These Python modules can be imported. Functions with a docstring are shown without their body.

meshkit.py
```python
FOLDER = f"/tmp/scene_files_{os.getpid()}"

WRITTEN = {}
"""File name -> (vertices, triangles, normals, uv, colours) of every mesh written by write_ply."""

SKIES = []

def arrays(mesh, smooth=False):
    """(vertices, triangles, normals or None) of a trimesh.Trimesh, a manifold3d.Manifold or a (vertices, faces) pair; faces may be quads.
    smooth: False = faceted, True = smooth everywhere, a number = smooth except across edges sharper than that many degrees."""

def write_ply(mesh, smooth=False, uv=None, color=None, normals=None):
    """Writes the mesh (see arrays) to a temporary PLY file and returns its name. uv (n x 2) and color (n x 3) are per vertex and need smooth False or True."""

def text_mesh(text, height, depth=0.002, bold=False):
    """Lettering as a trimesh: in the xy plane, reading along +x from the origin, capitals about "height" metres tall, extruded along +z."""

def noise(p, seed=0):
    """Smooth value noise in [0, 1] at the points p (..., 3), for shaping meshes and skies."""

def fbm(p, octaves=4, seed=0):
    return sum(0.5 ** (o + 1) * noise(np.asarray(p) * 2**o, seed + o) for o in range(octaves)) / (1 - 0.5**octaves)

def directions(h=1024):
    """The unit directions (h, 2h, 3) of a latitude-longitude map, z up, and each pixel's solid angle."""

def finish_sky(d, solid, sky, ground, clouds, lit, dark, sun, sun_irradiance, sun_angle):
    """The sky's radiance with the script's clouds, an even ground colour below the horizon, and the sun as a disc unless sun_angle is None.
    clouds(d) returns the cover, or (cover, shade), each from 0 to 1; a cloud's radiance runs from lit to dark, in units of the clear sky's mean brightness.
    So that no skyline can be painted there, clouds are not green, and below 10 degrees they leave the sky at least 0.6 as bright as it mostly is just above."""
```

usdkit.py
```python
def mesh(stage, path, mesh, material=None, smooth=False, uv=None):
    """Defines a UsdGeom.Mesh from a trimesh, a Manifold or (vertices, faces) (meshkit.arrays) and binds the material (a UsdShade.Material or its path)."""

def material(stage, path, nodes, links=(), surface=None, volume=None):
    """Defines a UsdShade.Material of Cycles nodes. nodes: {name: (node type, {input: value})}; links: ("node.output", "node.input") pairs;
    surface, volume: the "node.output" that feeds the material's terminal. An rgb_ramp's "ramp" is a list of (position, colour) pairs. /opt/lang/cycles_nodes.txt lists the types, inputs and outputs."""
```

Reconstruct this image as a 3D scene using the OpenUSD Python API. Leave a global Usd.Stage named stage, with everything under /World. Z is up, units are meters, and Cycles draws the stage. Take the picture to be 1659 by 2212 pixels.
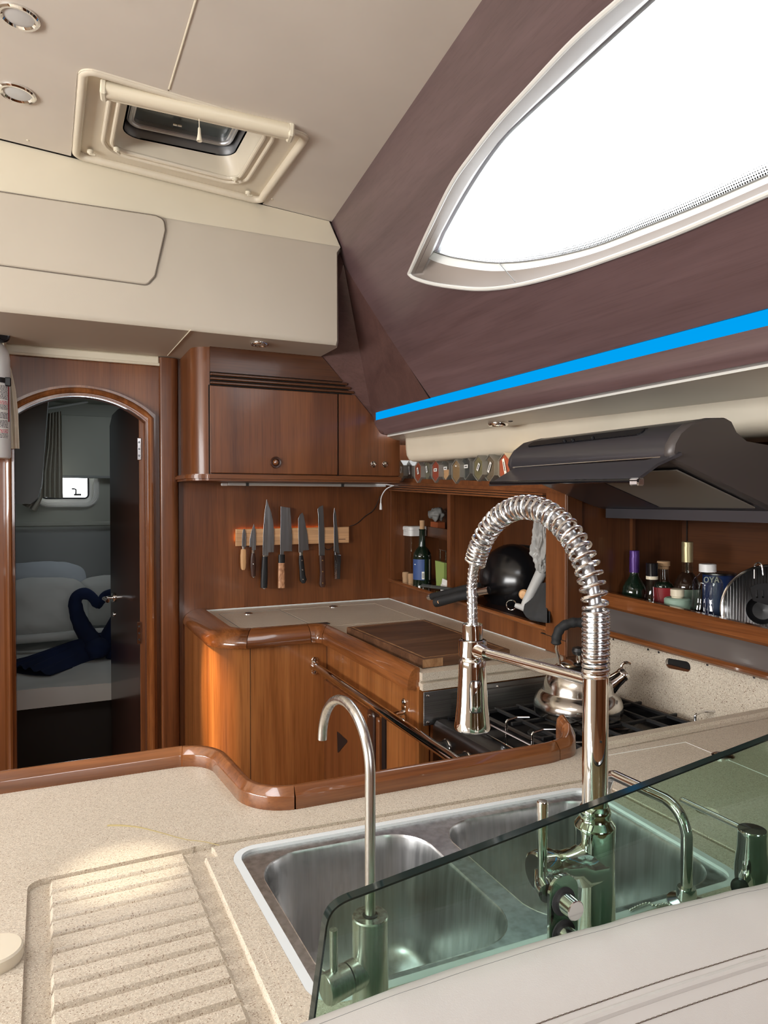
import math, random
import numpy as np, trimesh, usdkit, meshkit, manifold3d
from pxr import Usd, UsdGeom, UsdLux, UsdShade, Gf, Sdf
from shapely.geometry import Polygon, LineString, Point
from shapely.ops import unary_union

PI = math.pi
def sbox(x0, x1, y0, y1): return Polygon([(x0, y0), (x1, y0), (x1, y1), (x0, y1)])
stage = Usd.Stage.CreateInMemory()
UsdGeom.SetStageUpAxis(stage, 'Z'); UsdGeom.SetStageMetersPerUnit(stage, 1.0)
UsdGeom.Xform.Define(stage, '/World'); UsdGeom.Scope.Define(stage, '/World/Looks')

# ------------------------------------------------------------------ camera
W, H, F = 1659.0, 2212.0, 1534.0
YAW, PITCH, CZ = math.radians(25.5), math.radians(-0.971), 1.37
FW = np.array([math.sin(YAW) * math.cos(PITCH), math.cos(YAW) * math.cos(PITCH), math.sin(PITCH)])
RT = np.array([math.cos(YAW), -math.sin(YAW), 0.0]); UP = np.cross(RT, FW)
C0 = np.array([0.0, 0.0, CZ])
cam = UsdGeom.Camera.Define(stage, '/World/camera')
cam.CreateHorizontalApertureAttr(36.0); cam.CreateVerticalApertureAttr(36.0 * H / W)
cam.CreateFocalLengthAttr(36.0 * F / W); cam.CreateClippingRangeAttr(Gf.Vec2f(0.02, 200))
m4 = np.eye(4); m4[0, :3], m4[1, :3], m4[2, :3], m4[3, :3] = RT, UP, -FW, C0
cam.AddTransformOp().Set(Gf.Matrix4d(m4.tolist()))
cam.CreateExposureAttr(0.28)

# ------------------------------------------------------------------ sky and daylight
def rect_light(name, pos, look, w, h, power, color):
    """area light at an unseen opening, placed out of view to light the room"""
    l = UsdLux.RectLight.Define(stage, '/World/' + name)
    l.CreateWidthAttr(w); l.CreateHeightAttr(h); l.CreateIntensityAttr(power); l.CreateColorAttr(Gf.Vec3f(*color))
    z = -np.array(look, float); z /= np.linalg.norm(z)
    x = np.cross([0, 0, 1.0], z)
    x = np.array([1.0, 0, 0]) if np.linalg.norm(x) < 1e-6 else x / np.linalg.norm(x)
    y = np.cross(z, x); m = np.eye(4); m[0, :3], m[1, :3], m[2, :3], m[3, :3] = x, y, z, pos
    l.AddTransformOp().Set(Gf.Matrix4d(m.tolist()))

dome = UsdLux.DomeLight.Define(stage, '/World/sky')
dome.CreateIntensityAttr(1.35); dome.CreateColorAttr(Gf.Vec3f(0.94, 0.985, 1.05))
DAY = (1.0, 0.985, 0.95)
rect_light('unseen_companionway_light', (0.1, -2.93, 1.75), (0, 1, -.02), 1.0, 1.2, 4.2, DAY)  # unseen source behind the camera, placed to light beam face and backrest
rect_light('unseen_left_window_light', (-2.33, 0.6, 1.60), (1, 0.1, .30), 2.2, 0.6, 18.0, DAY)  # unseen source on the left, placed and tilted to light ceiling and soffit
rect_light('unseen_hatch_light', (-.75, 0.2, 2.49), (0, 0, -1), 0.8, 0.8, 3.0, DAY)  # unseen overhead source, placed to light the foreground from above

# ------------------------------------------------------------------ pixel -> place helpers (photo pixels, 1659 x 2212)
def ray(px, py):
    return FW + RT * (px - W / 2) / F - UP * (py - H / 2) / F
def at_z(px, py, z):
    d = ray(px, py); return C0 + d * (z - CZ) / d[2]
def at_y(px, py, y):
    d = ray(px, py); return C0 + d * y / d[1]
def at_x(px, py, x):
    d = ray(px, py); return C0 + d * x / d[0]
def at_n(px, py, n, c):
    d = ray(px, py); n = np.array(n, float); return C0 + d * (c - n @ C0) / (n @ d)
def at_d(px, py, depth):
    return C0 + ray(px, py) * depth
def at_f(px, py, g, lo=.3, hi=6.0):
    """first point on the ray where g changes sign"""
    d = ray(px, py); s = g(C0 + d * lo)
    ts = np.linspace(lo, hi, 120)
    for a, b in zip(ts[:-1], ts[1:]):
        if g(C0 + d * b) * s < 0:
            for _ in range(40):
                m = (a + b) / 2
                if g(C0 + d * m) * s < 0: b = m
                else: a = m
            return C0 + d * a
    return C0 + d * hi
def ppm(p):
    """metres per pixel at p"""
    return float((np.asarray(p, float) - C0) @ FW) / F

# ------------------------------------------------------------------ naming and prims
_used = {}
def numbered(path):
    if path not in _used:
        _used[path] = 0; return path
    _used[path] += 1
    return f'{path}_{_used[path]:03d}'
def tag(prim, label=None, cat=None, group=None, kind=None):
    p = prim if isinstance(prim, Usd.Prim) else prim.GetPrim()
    for k, v in (('label', label), ('category', cat), ('group', group), ('kind', kind)):
        if v: p.SetCustomDataByKey(k, v)
    return prim
ORIG = {}
def thing(name, label=None, cat=None, loc=(0, 0, 0), rotz=0.0, group=None, kind=None):
    path = numbered('/World/' + name)
    x = UsdGeom.Xform.Define(stage, path)
    x.AddTranslateOp().Set(Gf.Vec3d(*map(float, loc)))
    if rotz: x.AddRotateZOp().Set(math.degrees(rotz))
    ORIG[path] = np.array(loc, float) if not rotz else np.zeros(3)
    tag(x, label, cat, group, kind)
    return x
def obj(name, mesh, mat, parent=None, smooth=32, label=None, kind=None):
    """one Mesh prim; vertices are given in world places and moved into the thing's own frame"""
    base = str(parent.GetPath()) if parent is not None else '/World'
    path = numbered(base + '/' + name)
    root = '/'.join(path.split('/')[:3])
    v, f = geo(mesh)
    o = ORIG.get(root, np.zeros(3)) if parent is not None else np.zeros(3)
    ORIG.setdefault(path, o)
    m = usdkit.mesh(stage, path, trimesh.Trimesh(v - o, f, process=False), MAT[mat], smooth=smooth)
    tag(m, label, kind=kind)
    return m
def solo(name, mesh, mat, label, cat, group=None, kind=None, smooth=32):
    m = obj(name, mesh, mat, None, smooth); tag(m, label, cat, group, kind); return m
def struct(name, mesh, mat, label=None, smooth=32):
    m = obj(name, mesh, mat, None, smooth); tag(m, label, None, None, 'structure'); return m
def sthing(name, label=None, loc=(0, 0, 0)):
    return thing(name, label, None, loc, 0, None, 'structure')
def dup(root, loc, rotz=0.0, label=None, tilt=None):
    """a copy of a thing with its parts (internal reference)"""
    cd = root.GetPrim().GetCustomData()
    path = numbered('/World/' + root.GetPrim().GetName().rstrip('0123456789').rstrip('_'))
    x = UsdGeom.Xform.Define(stage, path)
    x.GetPrim().GetReferences().AddInternalReference(root.GetPath())
    x.ClearXformOpOrder()
    x.AddTranslateOp().Set(Gf.Vec3d(*map(float, loc))) if not x.GetPrim().HasAttribute('xformOp:translate') else None
    return x, cd, label

# ------------------------------------------------------------------ mesh tools
def geo(m):
    if isinstance(m, (list,)):
        m = cat(*m)
    if hasattr(m, 'to_mesh'):
        k = m.to_mesh(); return np.asarray(k.vert_properties[:, :3], float), np.asarray(k.tri_verts, int)
    return np.asarray(m.vertices, float), np.asarray(m.faces, int)
def tm(v, f):
    f = np.asarray(f, int)
    if f.shape[1] == 4: f = np.vstack([f[:, [0, 1, 2]], f[:, [0, 2, 3]]])
    return trimesh.Trimesh(np.asarray(v, float), f, process=False)
def cat(*ms):
    vs, fs, n = [], [], 0
    for m in ms:
        if m is None: continue
        v, f = geo(m); vs.append(v); fs.append(f + n); n += len(v)
    return trimesh.Trimesh(np.vstack(vs), np.vstack(fs), process=False)
def hull(pts):
    return trimesh.Trimesh(np.asarray(pts, float), process=False).convex_hull if False else trimesh.convex.convex_hull(np.asarray(pts, float))
def box(x0, x1, y0, y1, z0, z1):
    m = trimesh.creation.box([abs(x1 - x0), abs(y1 - y0), abs(z1 - z0)])
    m.apply_translation([(x0 + x1) / 2, (y0 + y1) / 2, (z0 + z1) / 2]); return m
def cbox(x0, x1, y0, y1, z0, z1, r=.003):
    """box with chamfered edges"""
    x0, x1 = min(x0, x1), max(x0, x1); y0, y1 = min(y0, y1), max(y0, y1); z0, z1 = min(z0, z1), max(z0, z1)
    r = min(r, (x1 - x0) * .45, (y1 - y0) * .45, (z1 - z0) * .45); P = []
    for x, sx in ((x0, 1), (x1, -1)):
        for y, sy in ((y0, 1), (y1, -1)):
            for z, sz in ((z0, 1), (z1, -1)):
                P += [(x + sx * r, y + sy * r, z), (x + sx * r, y, z + sz * r), (x, y + sy * r, z + sz * r)]
    return hull(P)
def rbox(x0, x1, y0, y1, z0, z1, r=.01, n=2):
    s = trimesh.creation.icosphere(n, r).vertices
    P = [s + [x, y, z] for x in (x0 + r, x1 - r) for y in (y0 + r, y1 - r) for z in (z0 + r, z1 - r)]
    return hull(np.vstack(P))
def frame(o, u, v=None, n=None):
    """4x4 with columns u, v, n at o"""
    u = np.array(u, float); u /= np.linalg.norm(u)
    if n is None:
        v = np.array(v, float); n = np.cross(u, v); n /= np.linalg.norm(n); v = np.cross(n, u)
    else:
        n = np.array(n, float); n /= np.linalg.norm(n); v = np.cross(n, u)
    m = np.eye(4); m[:3, 0], m[:3, 1], m[:3, 2], m[:3, 3] = u, v, n, o
    return m
def put(mesh, m):
    v, f = geo(mesh); v = v @ m[:3, :3].T + m[:3, 3]
    if np.linalg.det(m[:3, :3]) < 0: f = f[:, ::-1]
    return tm(v, f)
def move(mesh, t):
    v, f = geo(mesh); return tm(v + np.asarray(t, float), f)
def rotz(mesh, a, about=(0, 0, 0)):
    c, s = math.cos(a), math.sin(a); v, f = geo(mesh); o = np.array(about, float)
    return tm((v - o) @ np.array([[c, -s, 0], [s, c, 0], [0, 0, 1]]).T + o, f)
def rot(mesh, axis, a, about=(0, 0, 0)):
    R = trimesh.transformations.rotation_matrix(a, axis, about); return put(mesh, R)
def prism(poly, h, m=None, z=0.0):
    """extrudes a shapely polygon (or point list) from z by h, then places it with m"""
    if not hasattr(poly, 'geom_type'): poly = Polygon(poly)
    gs = [g for g in getattr(poly, 'geoms', [poly]) if g.geom_type == 'Polygon' and g.area > 1e-10]
    o = cat(*[trimesh.creation.extrude_polygon(g, h, engine='earcut') for g in gs])
    if z: o.apply_translation([0, 0, z])
    return put(o, m) if m is not None else o
def bprism(poly, h, r, m=None, z=0.0):
    """as prism, with the top edge chamfered by r"""
    if not hasattr(poly, 'geom_type'): poly = Polygon(poly)
    pts = lambda p: np.array(p.exterior.coords)[:-1]
    a = poly.buffer(0); lay = [(a, z), (a, z + h - r), (a.buffer(-r, join_style=2), z + h)]
    base = prism(a, h - r, z=z)
    P, Q = pts(a), pts(lay[2][0])
    if len(P) != len(Q):
        return prism(a, h, m, z)
    if not lay[2][0].exterior.is_ccw: Q = Q[::-1]
    if not a.exterior.is_ccw: P = P[::-1]
    k = np.argmin(((Q - P[0]) ** 2).sum(1)); Q = np.roll(Q, -k, 0); n = len(P)
    v = np.vstack([np.c_[P, np.full(n, z + h - r)], np.c_[Q, np.full(n, z + h)]])
    f = [[i, (i + 1) % n, n + (i + 1) % n, n + i] for i in range(n)]
    top = prism(Polygon(Q), .0002, z=z + h - .0002)
    o = cat(base, tm(v, f), top)
    return put(o, m) if m is not None else o
def rrect(w, h, r, n=6, cx=0, cy=0):
    P = []
    for sx, sy, a0 in ((1, 1, 0), (-1, 1, 90), (-1, -1, 180), (1, -1, 270)):
        for k in range(n + 1):
            a = math.radians(a0 + 90 * k / n); P.append((cx + sx * (w / 2 - r) + r * math.cos(a), cy + sy * (h / 2 - r) + r * math.sin(a)))
    return P
def grid(P, close_u=False, close_v=False):
    """P[i, j] -> quads"""
    P = np.asarray(P, float); a, b = P.shape[:2]; f = []
    for i in range(a if close_u else a - 1):
        for j in range(b if close_v else b - 1):
            f.append([i * b + j, i * b + (j + 1) % b, ((i + 1) % a) * b + (j + 1) % b, ((i + 1) % a) * b + j])
    return tm(P.reshape(-1, 3), f)
def smooth_path(pts, n=8):
    """Catmull-Rom through the points"""
    P = np.asarray(pts, float); Q = np.vstack([2 * P[0] - P[1], P, 2 * P[-1] - P[-2]]); out = []
    for i in range(1, len(Q) - 2):
        for k in range(n):
            t = k / n; a, b, c, d = Q[i - 1], Q[i], Q[i + 1], Q[i + 2]
            out.append(.5 * (2 * b + (c - a) * t + (2 * a - 5 * b + 4 * c - d) * t * t + (3 * b - a - 3 * c + d) * t ** 3))
    out.append(P[-1]); return np.array(out)
def frames(P):
    P = np.asarray(P, float); t = np.gradient(P, axis=0); t /= np.linalg.norm(t, axis=1, keepdims=True) + 1e-12
    a = np.cross(t[0], [0, 0, 1.0] if abs(t[0][2]) < .9 else [1.0, 0, 0]); a /= np.linalg.norm(a); A = [a]
    for i in range(1, len(P)):
        a = A[-1] - t[i] * (A[-1] @ t[i]); a /= np.linalg.norm(a) + 1e-12; A.append(a)
    A = np.array(A); return t, A, np.cross(t, A)
def tube(P, r, n=12, caps=True, flat=1.0):
    """round (or flattened) tube along the points; r may vary"""
    P = np.asarray(P, float); r = np.broadcast_to(np.asarray(r, float), (len(P),)); t, A, B = frames(P)
    ang = np.arange(n) * 2 * PI / n
    V = P[:, None] + r[:, None, None] * (np.cos(ang)[None, :, None] * A[:, None] + flat * np.sin(ang)[None, :, None] * B[:, None])
    m = grid(V, close_v=True)
    if caps:
        v = np.vstack([m.vertices, P[0], P[-1]]); k = len(m.vertices); b = (len(P) - 1) * n
        f = [[k, (j + 1) % n, j] for j in range(n)] + [[k + 1, b + j, b + (j + 1) % n] for j in range(n)]
        m = tm(v, np.vstack([m.faces, f]))
    m.faces = m.faces[:, ::-1]; return m
def rod(a, b, r, n=14, r2=None):
    return tube([a, b], [r, r if r2 is None else r2], n)
def lathe(prof, n=32, o=(0, 0, 0), axis=None):
    """profile of (radius, height) turned about z (or about axis) at o"""
    p = np.asarray(prof, float); ang = np.arange(n) * 2 * PI / n
    V = np.stack([np.stack([p[:, 0] * math.cos(a), p[:, 0] * math.sin(a), p[:, 1]], 1) for a in ang])
    m = grid(V, close_u=True)
    keep = m.area_faces > 1e-14; m = tm(m.vertices, m.faces[keep])
    if np.sum(np.cross(m.vertices[m.faces[:, 1]] - m.vertices[m.faces[:, 0]], m.vertices[m.faces[:, 2]] - m.vertices[m.faces[:, 0]]) * (m.triangles_center * [1, 1, 0])) < 0: m.faces = m.faces[:, ::-1]
    if axis is not None:
        ax = np.array(axis, float); ax /= np.linalg.norm(ax)
        u = np.cross([0, 0, 1.0] if abs(ax[2]) < .9 else [1.0, 0, 0], ax); u /= np.linalg.norm(u)
        return put(m, frame(o, u, n=ax))
    return move(m, o)
def sphere(o, r, n=2, s=(1, 1, 1)):
    m = trimesh.creation.icosphere(n, 1.0); return tm(m.vertices * (np.array(s) * r) + np.array(o), m.faces)
def round_path(pts, radii, n=7):
    """2D or 3D polyline with filleted corners"""
    P = [np.asarray(p, float) for p in pts]; out = [P[0]]
    for i in range(1, len(P) - 1):
        r = radii[i - 1] if isinstance(radii, (list, tuple)) else radii
        a, b, c = P[i - 1], P[i], P[i + 1]; u, w = (a - b), (c - b); lu, lw = np.linalg.norm(u), np.linalg.norm(w); u, w = u / lu, w / lw
        th = math.acos(np.clip(u @ w, -1, 1)); t = min(r / max(math.tan(th / 2), 1e-6), lu * .49, lw * .49)
        if r <= 0: out.append(b); continue
        p0, p1 = b + u * t, b + w * t
        for k in range(n + 1):
            s = k / n; out.append((1 - s) ** 2 * p0 + 2 * s * (1 - s) * (b * .72 + (p0 + p1) / 2 * .28) + s * s * p1)
    out.append(P[-1]); return np.array(out)
def sweep(path, prof, z=0.0, close_ends=True):
    """profile (lateral, height) carried along a plan path; lateral is to the left of travel"""
    P = np.asarray(path, float)[:, :2]; t = np.gradient(P, axis=0); d = np.diff(P, axis=0); d /= np.linalg.norm(d, axis=1, keepdims=True)
    N = []
    for i in range(len(P)):
        a = d[max(i - 1, 0)]; b = d[min(i, len(d) - 1)]; m = a + b; m /= np.linalg.norm(m); N.append(np.array([-m[1], m[0]]) / max(m @ b, .3))
    zz = np.broadcast_to(np.asarray(z, float), (len(P),))
    V = np.array([[[P[i][0] + N[i][0] * l, P[i][1] + N[i][1] * l, zz[i] + h] for l, h in prof] for i in range(len(P))])
    m = grid(V, close_v=True); k = len(prof)
    if close_ends:
        tri = trimesh.creation.triangulate_polygon(Polygon(prof), engine='earcut')
        tv, tf = tri
        def cap(i):
            v = np.array([[P[i][0] + N[i][0] * l, P[i][1] + N[i][1] * l, zz[i] + h] for l, h in tv]); return tm(v, tf)
        c0, c1 = cap(0), cap(-1); c1.faces = c1.faces[:, ::-1]
        m = cat(m, c0, c1)
    return m
def taper(a, b, s): return np.asarray(a) + (np.asarray(b) - np.asarray(a)) * s
def flat_text(text, h, m, depth=.0006, bold=True):
    return put(meshkit.text_mesh(text, h, depth, bold), m)
def boolean(a, b, op='-'):
    A, B = [manifold3d.Manifold(manifold3d.Mesh(np.asarray(geo(x)[0], np.float32), np.asarray(geo(x)[1], np.uint32))) if not hasattr(x, 'to_mesh') else x for x in (a, b)]
    return A - B if op == '-' else A + B if op == '+' else A ^ B
# ------------------------------------------------------------------ materials
MAT = {}
def mat(name, nodes, links=(), surface='p.BSDF', volume=None):
    MAT[name] = usdkit.material(stage, '/World/Looks/' + name, nodes, links, surface=surface, volume=volume)
def plain(name, col, rough=.5, **kw):
    mat(name, {'p': ('principled_bsdf', {'base_color': col, 'roughness': rough, **kw})})
def S(r, g, b):
    """sRGB 0-255 to linear"""
    f = lambda c: c / 12.92 if c <= .04045 else ((c + .055) / 1.055) ** 2.4
    return tuple(f(c / 255) for c in (r, g, b))
def wood(name, dark, mid, light, axis='z', rough=.36, coat=.22, scale=7.0, stretch=.06, contrast=1.0, coat_rough=.12):
    s = {'x': (stretch, 1, 1), 'y': (1, stretch, 1), 'z': (1, 1, stretch)}[axis]
    s2 = {'x': (.03, 1, 1), 'y': (1, .03, 1), 'z': (1, 1, .03)}[axis]
    mat(name, {
        'g': ('geometry', {}),
        'm1': ('mapping', {'scale': s}), 'm2': ('mapping', {'scale': s2}),
        'n1': ('noise_texture', {'scale': scale, 'detail': 5.0, 'roughness': .62, 'distortion': 1.1}),
        'n2': ('noise_texture', {'scale': 170.0, 'detail': 3.0, 'roughness': .6}),
        'n3': ('noise_texture', {'scale': 34.0, 'detail': 3.0, 'roughness': .55, 'distortion': .4}),
        'r1': ('rgb_ramp', {'ramp': [(.28, dark), (.5, mid), (.74, light)]}),
        'r2': ('rgb_ramp', {'ramp': [(.33, (.62, .58, .55)), (.52, (1, 1, 1)), (.75, (1.12, 1.1, 1.08))]}),
        'r3': ('rgb_ramp', {'ramp': [(.3, (.80, .78, .76)), (.6, (1.08, 1.07, 1.06))]}),
        'x': ('mix_color', {'blend_type': 'multiply', 'fac': .55 * contrast, 'use_clamp': False}),
        'y': ('mix_color', {'blend_type': 'multiply', 'fac': .6 * contrast, 'use_clamp': False}),
        'b': ('bump', {'strength': .08, 'distance': .001}),
        'p': ('principled_bsdf', {'roughness': rough, 'coat_weight': coat, 'coat_roughness': coat_rough, 'specular_ior_level': .45}),
    }, [('g.position', 'm1.vector'), ('g.position', 'm2.vector'), ('m1.vector', 'n1.vector'), ('m2.vector', 'n2.vector'), ('m1.vector', 'n3.vector'),
        ('n1.fac', 'r1.fac'), ('n2.fac', 'r2.fac'), ('n3.fac', 'r3.fac'), ('r1.color', 'x.a'), ('r2.color', 'x.b'), ('x.result', 'y.a'), ('r3.color', 'y.b'),
        ('y.result', 'p.base_color'), ('n2.fac', 'b.height'), ('b.normal', 'p.normal')])
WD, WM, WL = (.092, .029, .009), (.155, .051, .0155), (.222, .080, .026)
k = lambda c, s: tuple(a * s for a in c)
for a in 'xyz':
    wood('cherry_' + a, WD, WM, WL, a)
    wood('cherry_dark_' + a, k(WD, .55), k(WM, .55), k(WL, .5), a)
    wood('cherry_gloss_' + a, k(WD, 1.0), (.19, .064, .019), (.31, .115, .036), a, rough=.2, coat=1.0, coat_rough=.05, scale=12)
wood('cherry_warm', (.20, .068, .020), (.30, .110, .032), (.40, .165, .052), 'z', rough=.24, coat=.7, coat_rough=.1)
wood('hazed_veneer_roof', (.080, .047, .049), (.106, .064, .066), (.132, .082, .085), 'y', rough=.34, coat=.5, coat_rough=.3, scale=9, contrast=.6)  # grey-purple haze from the bright window is mixed into this base colour
wood('veneer_diag', (.072, .036, .032), (.098, .051, .045), (.125, .067, .059), 'x', rough=.30, coat=.45, coat_rough=.3, scale=9, contrast=.7)
wood('walnut_board', (.050, .020, .009), (.105, .045, .020), (.20, .10, .05), 'x', rough=.55, coat=0, scale=11, stretch=.12, contrast=1.2)
wood('board_end', (.16, .075, .03), (.28, .14, .06), (.42, .24, .12), 'z', rough=.6, coat=0, scale=30, stretch=.5)
wood('maple', S(170, 125, 85), S(196, 152, 110), S(212, 170, 128), 'x', rough=.5, coat=0, scale=14)
wood('maple_v', S(178, 132, 86), S(205, 160, 112), S(220, 178, 132), 'z', rough=.5, coat=0, scale=20)
wood('burl', S(120, 75, 50), S(186, 135, 100), S(214, 168, 130), 'z', rough=.4, coat=.2, scale=60, stretch=.6)
wood('sole', (.22, .11, .05), (.34, .17, .08), (.45, .25, .13), 'y')  # floor wood, lightened to bounce more light upwards
wood('cherry_matt', (.07, .022, .008), (.11, .036, .013), (.15, .052, .02), 'z', rough=.6, coat=0)
wood('rosewood', (.025, .010, .006), (.05, .018, .010), (.085, .03, .016), 'z', rough=.4, coat=.2, scale=40)

def speckle(name, base, dark, light, rough=.42, s=1.0):
    mat(name, {
        'g': ('geometry', {}),
        'v1': ('voronoi_texture', {'scale': 1350.0 * s, 'randomness': 1.0}), 'v2': ('voronoi_texture', {'scale': 950.0 * s, 'randomness': 1.0}),
        'n1': ('noise_texture', {'scale': 420.0 * s, 'detail': 2.0}), 'n2': ('noise_texture', {'scale': 4.0, 'detail': 3.0}),
        'w1': ('separate_color', {}), 'w2': ('separate_color', {}),
        'r1': ('rgb_ramp', {'ramp': [(.0, (1, 1, 1)), (.055, (1, 1, 1)), (.06, (0, 0, 0)), (1, (0, 0, 0))]}),
        'r2': ('rgb_ramp', {'ramp': [(.0, (1, 1, 1)), (.10, (1, 1, 1)), (.11, (0, 0, 0)), (1, (0, 0, 0))]}),
        'r3': ('rgb_ramp', {'ramp': [(.3, (.84, .84, .83)), (.7, (1.12, 1.12, 1.12))]}),
        'r4': ('rgb_ramp', {'ramp': [(.3, (.93, .92, .90)), (.7, (1.04, 1.04, 1.04))]}),
        'a': ('mix_color', {'fac': 1.0, 'blend_type': 'multiply', 'a': base, 'use_clamp': False}),
        'a2': ('mix_color', {'fac': 1.0, 'blend_type': 'multiply', 'use_clamp': False}),
        'b': ('mix_color', {'b': dark}), 'c': ('mix_color', {'b': light}),
        'p': ('principled_bsdf', {'roughness': rough, 'specular_ior_level': .45}),
    }, [('g.position', 'v1.vector'), ('g.position', 'v2.vector'), ('g.position', 'n1.vector'), ('g.position', 'n2.vector'), ('v1.color', 'w1.color'), ('v2.color', 'w2.color'),
        ('w2.r', 'r1.fac'), ('w1.r', 'r2.fac'), ('n1.fac', 'r3.fac'), ('n2.fac', 'r4.fac'), ('r3.color', 'a.b'), ('a.result', 'a2.a'), ('r4.color', 'a2.b'),
        ('a2.result', 'c.a'), ('r2.color', 'c.fac'), ('c.result', 'b.a'), ('r1.color', 'b.fac'), ('b.result', 'p.base_color')])
speckle('solid_surface', (.56, .485, .395), (.30, .225, .165), (.72, .66, .56), rough=.36)
speckle('splash_surface', (.56, .49, .40), (.17, .11, .07), (.72, .66, .56), rough=.42, s=.52)

def skin(name, col, rough=.5, bscale=300.0, bump=.06, var=.05, coat=0.0):
    """a faintly grained surface (vinyl, gelcoat, leather)"""
    mat(name, {
        'g': ('geometry', {}), 'n': ('noise_texture', {'scale': bscale, 'detail': 2.0}), 'n2': ('noise_texture', {'scale': 5.0, 'detail': 4.0}),
        'r': ('rgb_ramp', {'ramp': [(.3, tuple(c * (1 - var) for c in col)), (.7, tuple(min(1, c * (1 + var)) for c in col))]}),
        'b': ('bump', {'strength': bump, 'distance': .002}), 'p': ('principled_bsdf', {'roughness': rough, 'coat_weight': coat, 'coat_roughness': .2})},
        [('g.position', 'n.vector'), ('g.position', 'n2.vector'), ('n2.fac', 'r.fac'), ('r.color', 'p.base_color'), ('n.fac', 'b.height'), ('b.normal', 'p.normal')])
skin('headliner', (.66, .595, .515), .62, 700, .05, .03)
skin('gelcoat_cream', (.70, .63, .49), .35, 60, .02, .02)
skin('moulded_cream', (.68, .605, .48), .42, 60, .03, .05)
skin('beam_vinyl', (.53, .465, .375), .55, 600, .06, .02)
mat('jar_side', {'t': ('transparent_bsdf', {'color': (.85, .85, .83)}), 'd': ('principled_bsdf', {'base_color': (.42, .40, .36), 'roughness': .12}), 'm': ('mix_closure', {'fac': .5})}, [('t.BSDF', 'm.closure1'), ('d.BSDF', 'm.closure2')], surface='m.closure')
skin('reveal_tan', (.27, .222, .19), .5, 60, .01, .03)
skin('gelcoat_white', (.70, .69, .65), .3, 40, .01, .01)
skin('leather', (.545, .515, .485), .42, 900, .05, .03)
skin('cloth_cream', (.66, .58, .45), .8, 900, .3, .04)
skin('curtain', (.48, .45, .38), .85, 700, .3, .08)
skin('linen', (.58, .58, .55), .85, 30, .12, .05)
skin('linen_blue', (.50, .54, .58), .85, 30, .12, .06)
skin('cabin_liner', (.42, .43, .37), .6, 200, .03, .03)
skin('cabin_grey', (.30, .31, .30), .6, 200, .03, .03)
skin('towel', (.006, .016, .060), .95, 900, .8, .35)
skin('grey_cloth', (.035, .036, .038), .95, 900, .5, .2)
def metal(name, col, rough, aniso=0.0, noise=0.0, nscale=(4, 4, 300)):
    if noise:
        mat(name, {'g': ('geometry', {}), 'm': ('mapping', {'scale': nscale}), 'n': ('noise_texture', {'scale': 1.0, 'detail': 3.0}), 'n2': ('noise_texture', {'scale': 14.0, 'detail': 5.0}),
                   'r': ('map_range', {'from_min': .3, 'from_max': .7, 'to_min': max(.03, rough - noise), 'to_max': rough + noise}),
                   'c': ('rgb_ramp', {'ramp': [(.3, k(col, .955)), (.7, col)]}),
                   'p': ('principled_bsdf', {'metallic': 1.0, 'anisotropic': aniso})},
            [('g.position', 'm.vector'), ('m.vector', 'n.vector'), ('g.position', 'n2.vector'), ('n.fac', 'r.value'), ('r.result', 'p.roughness'), ('n2.fac', 'c.fac'), ('c.color', 'p.base_color')])
    else:
        plain(name, col, rough, metallic=1.0)
metal('chrome', (.82, .81, .79), .045)
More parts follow.
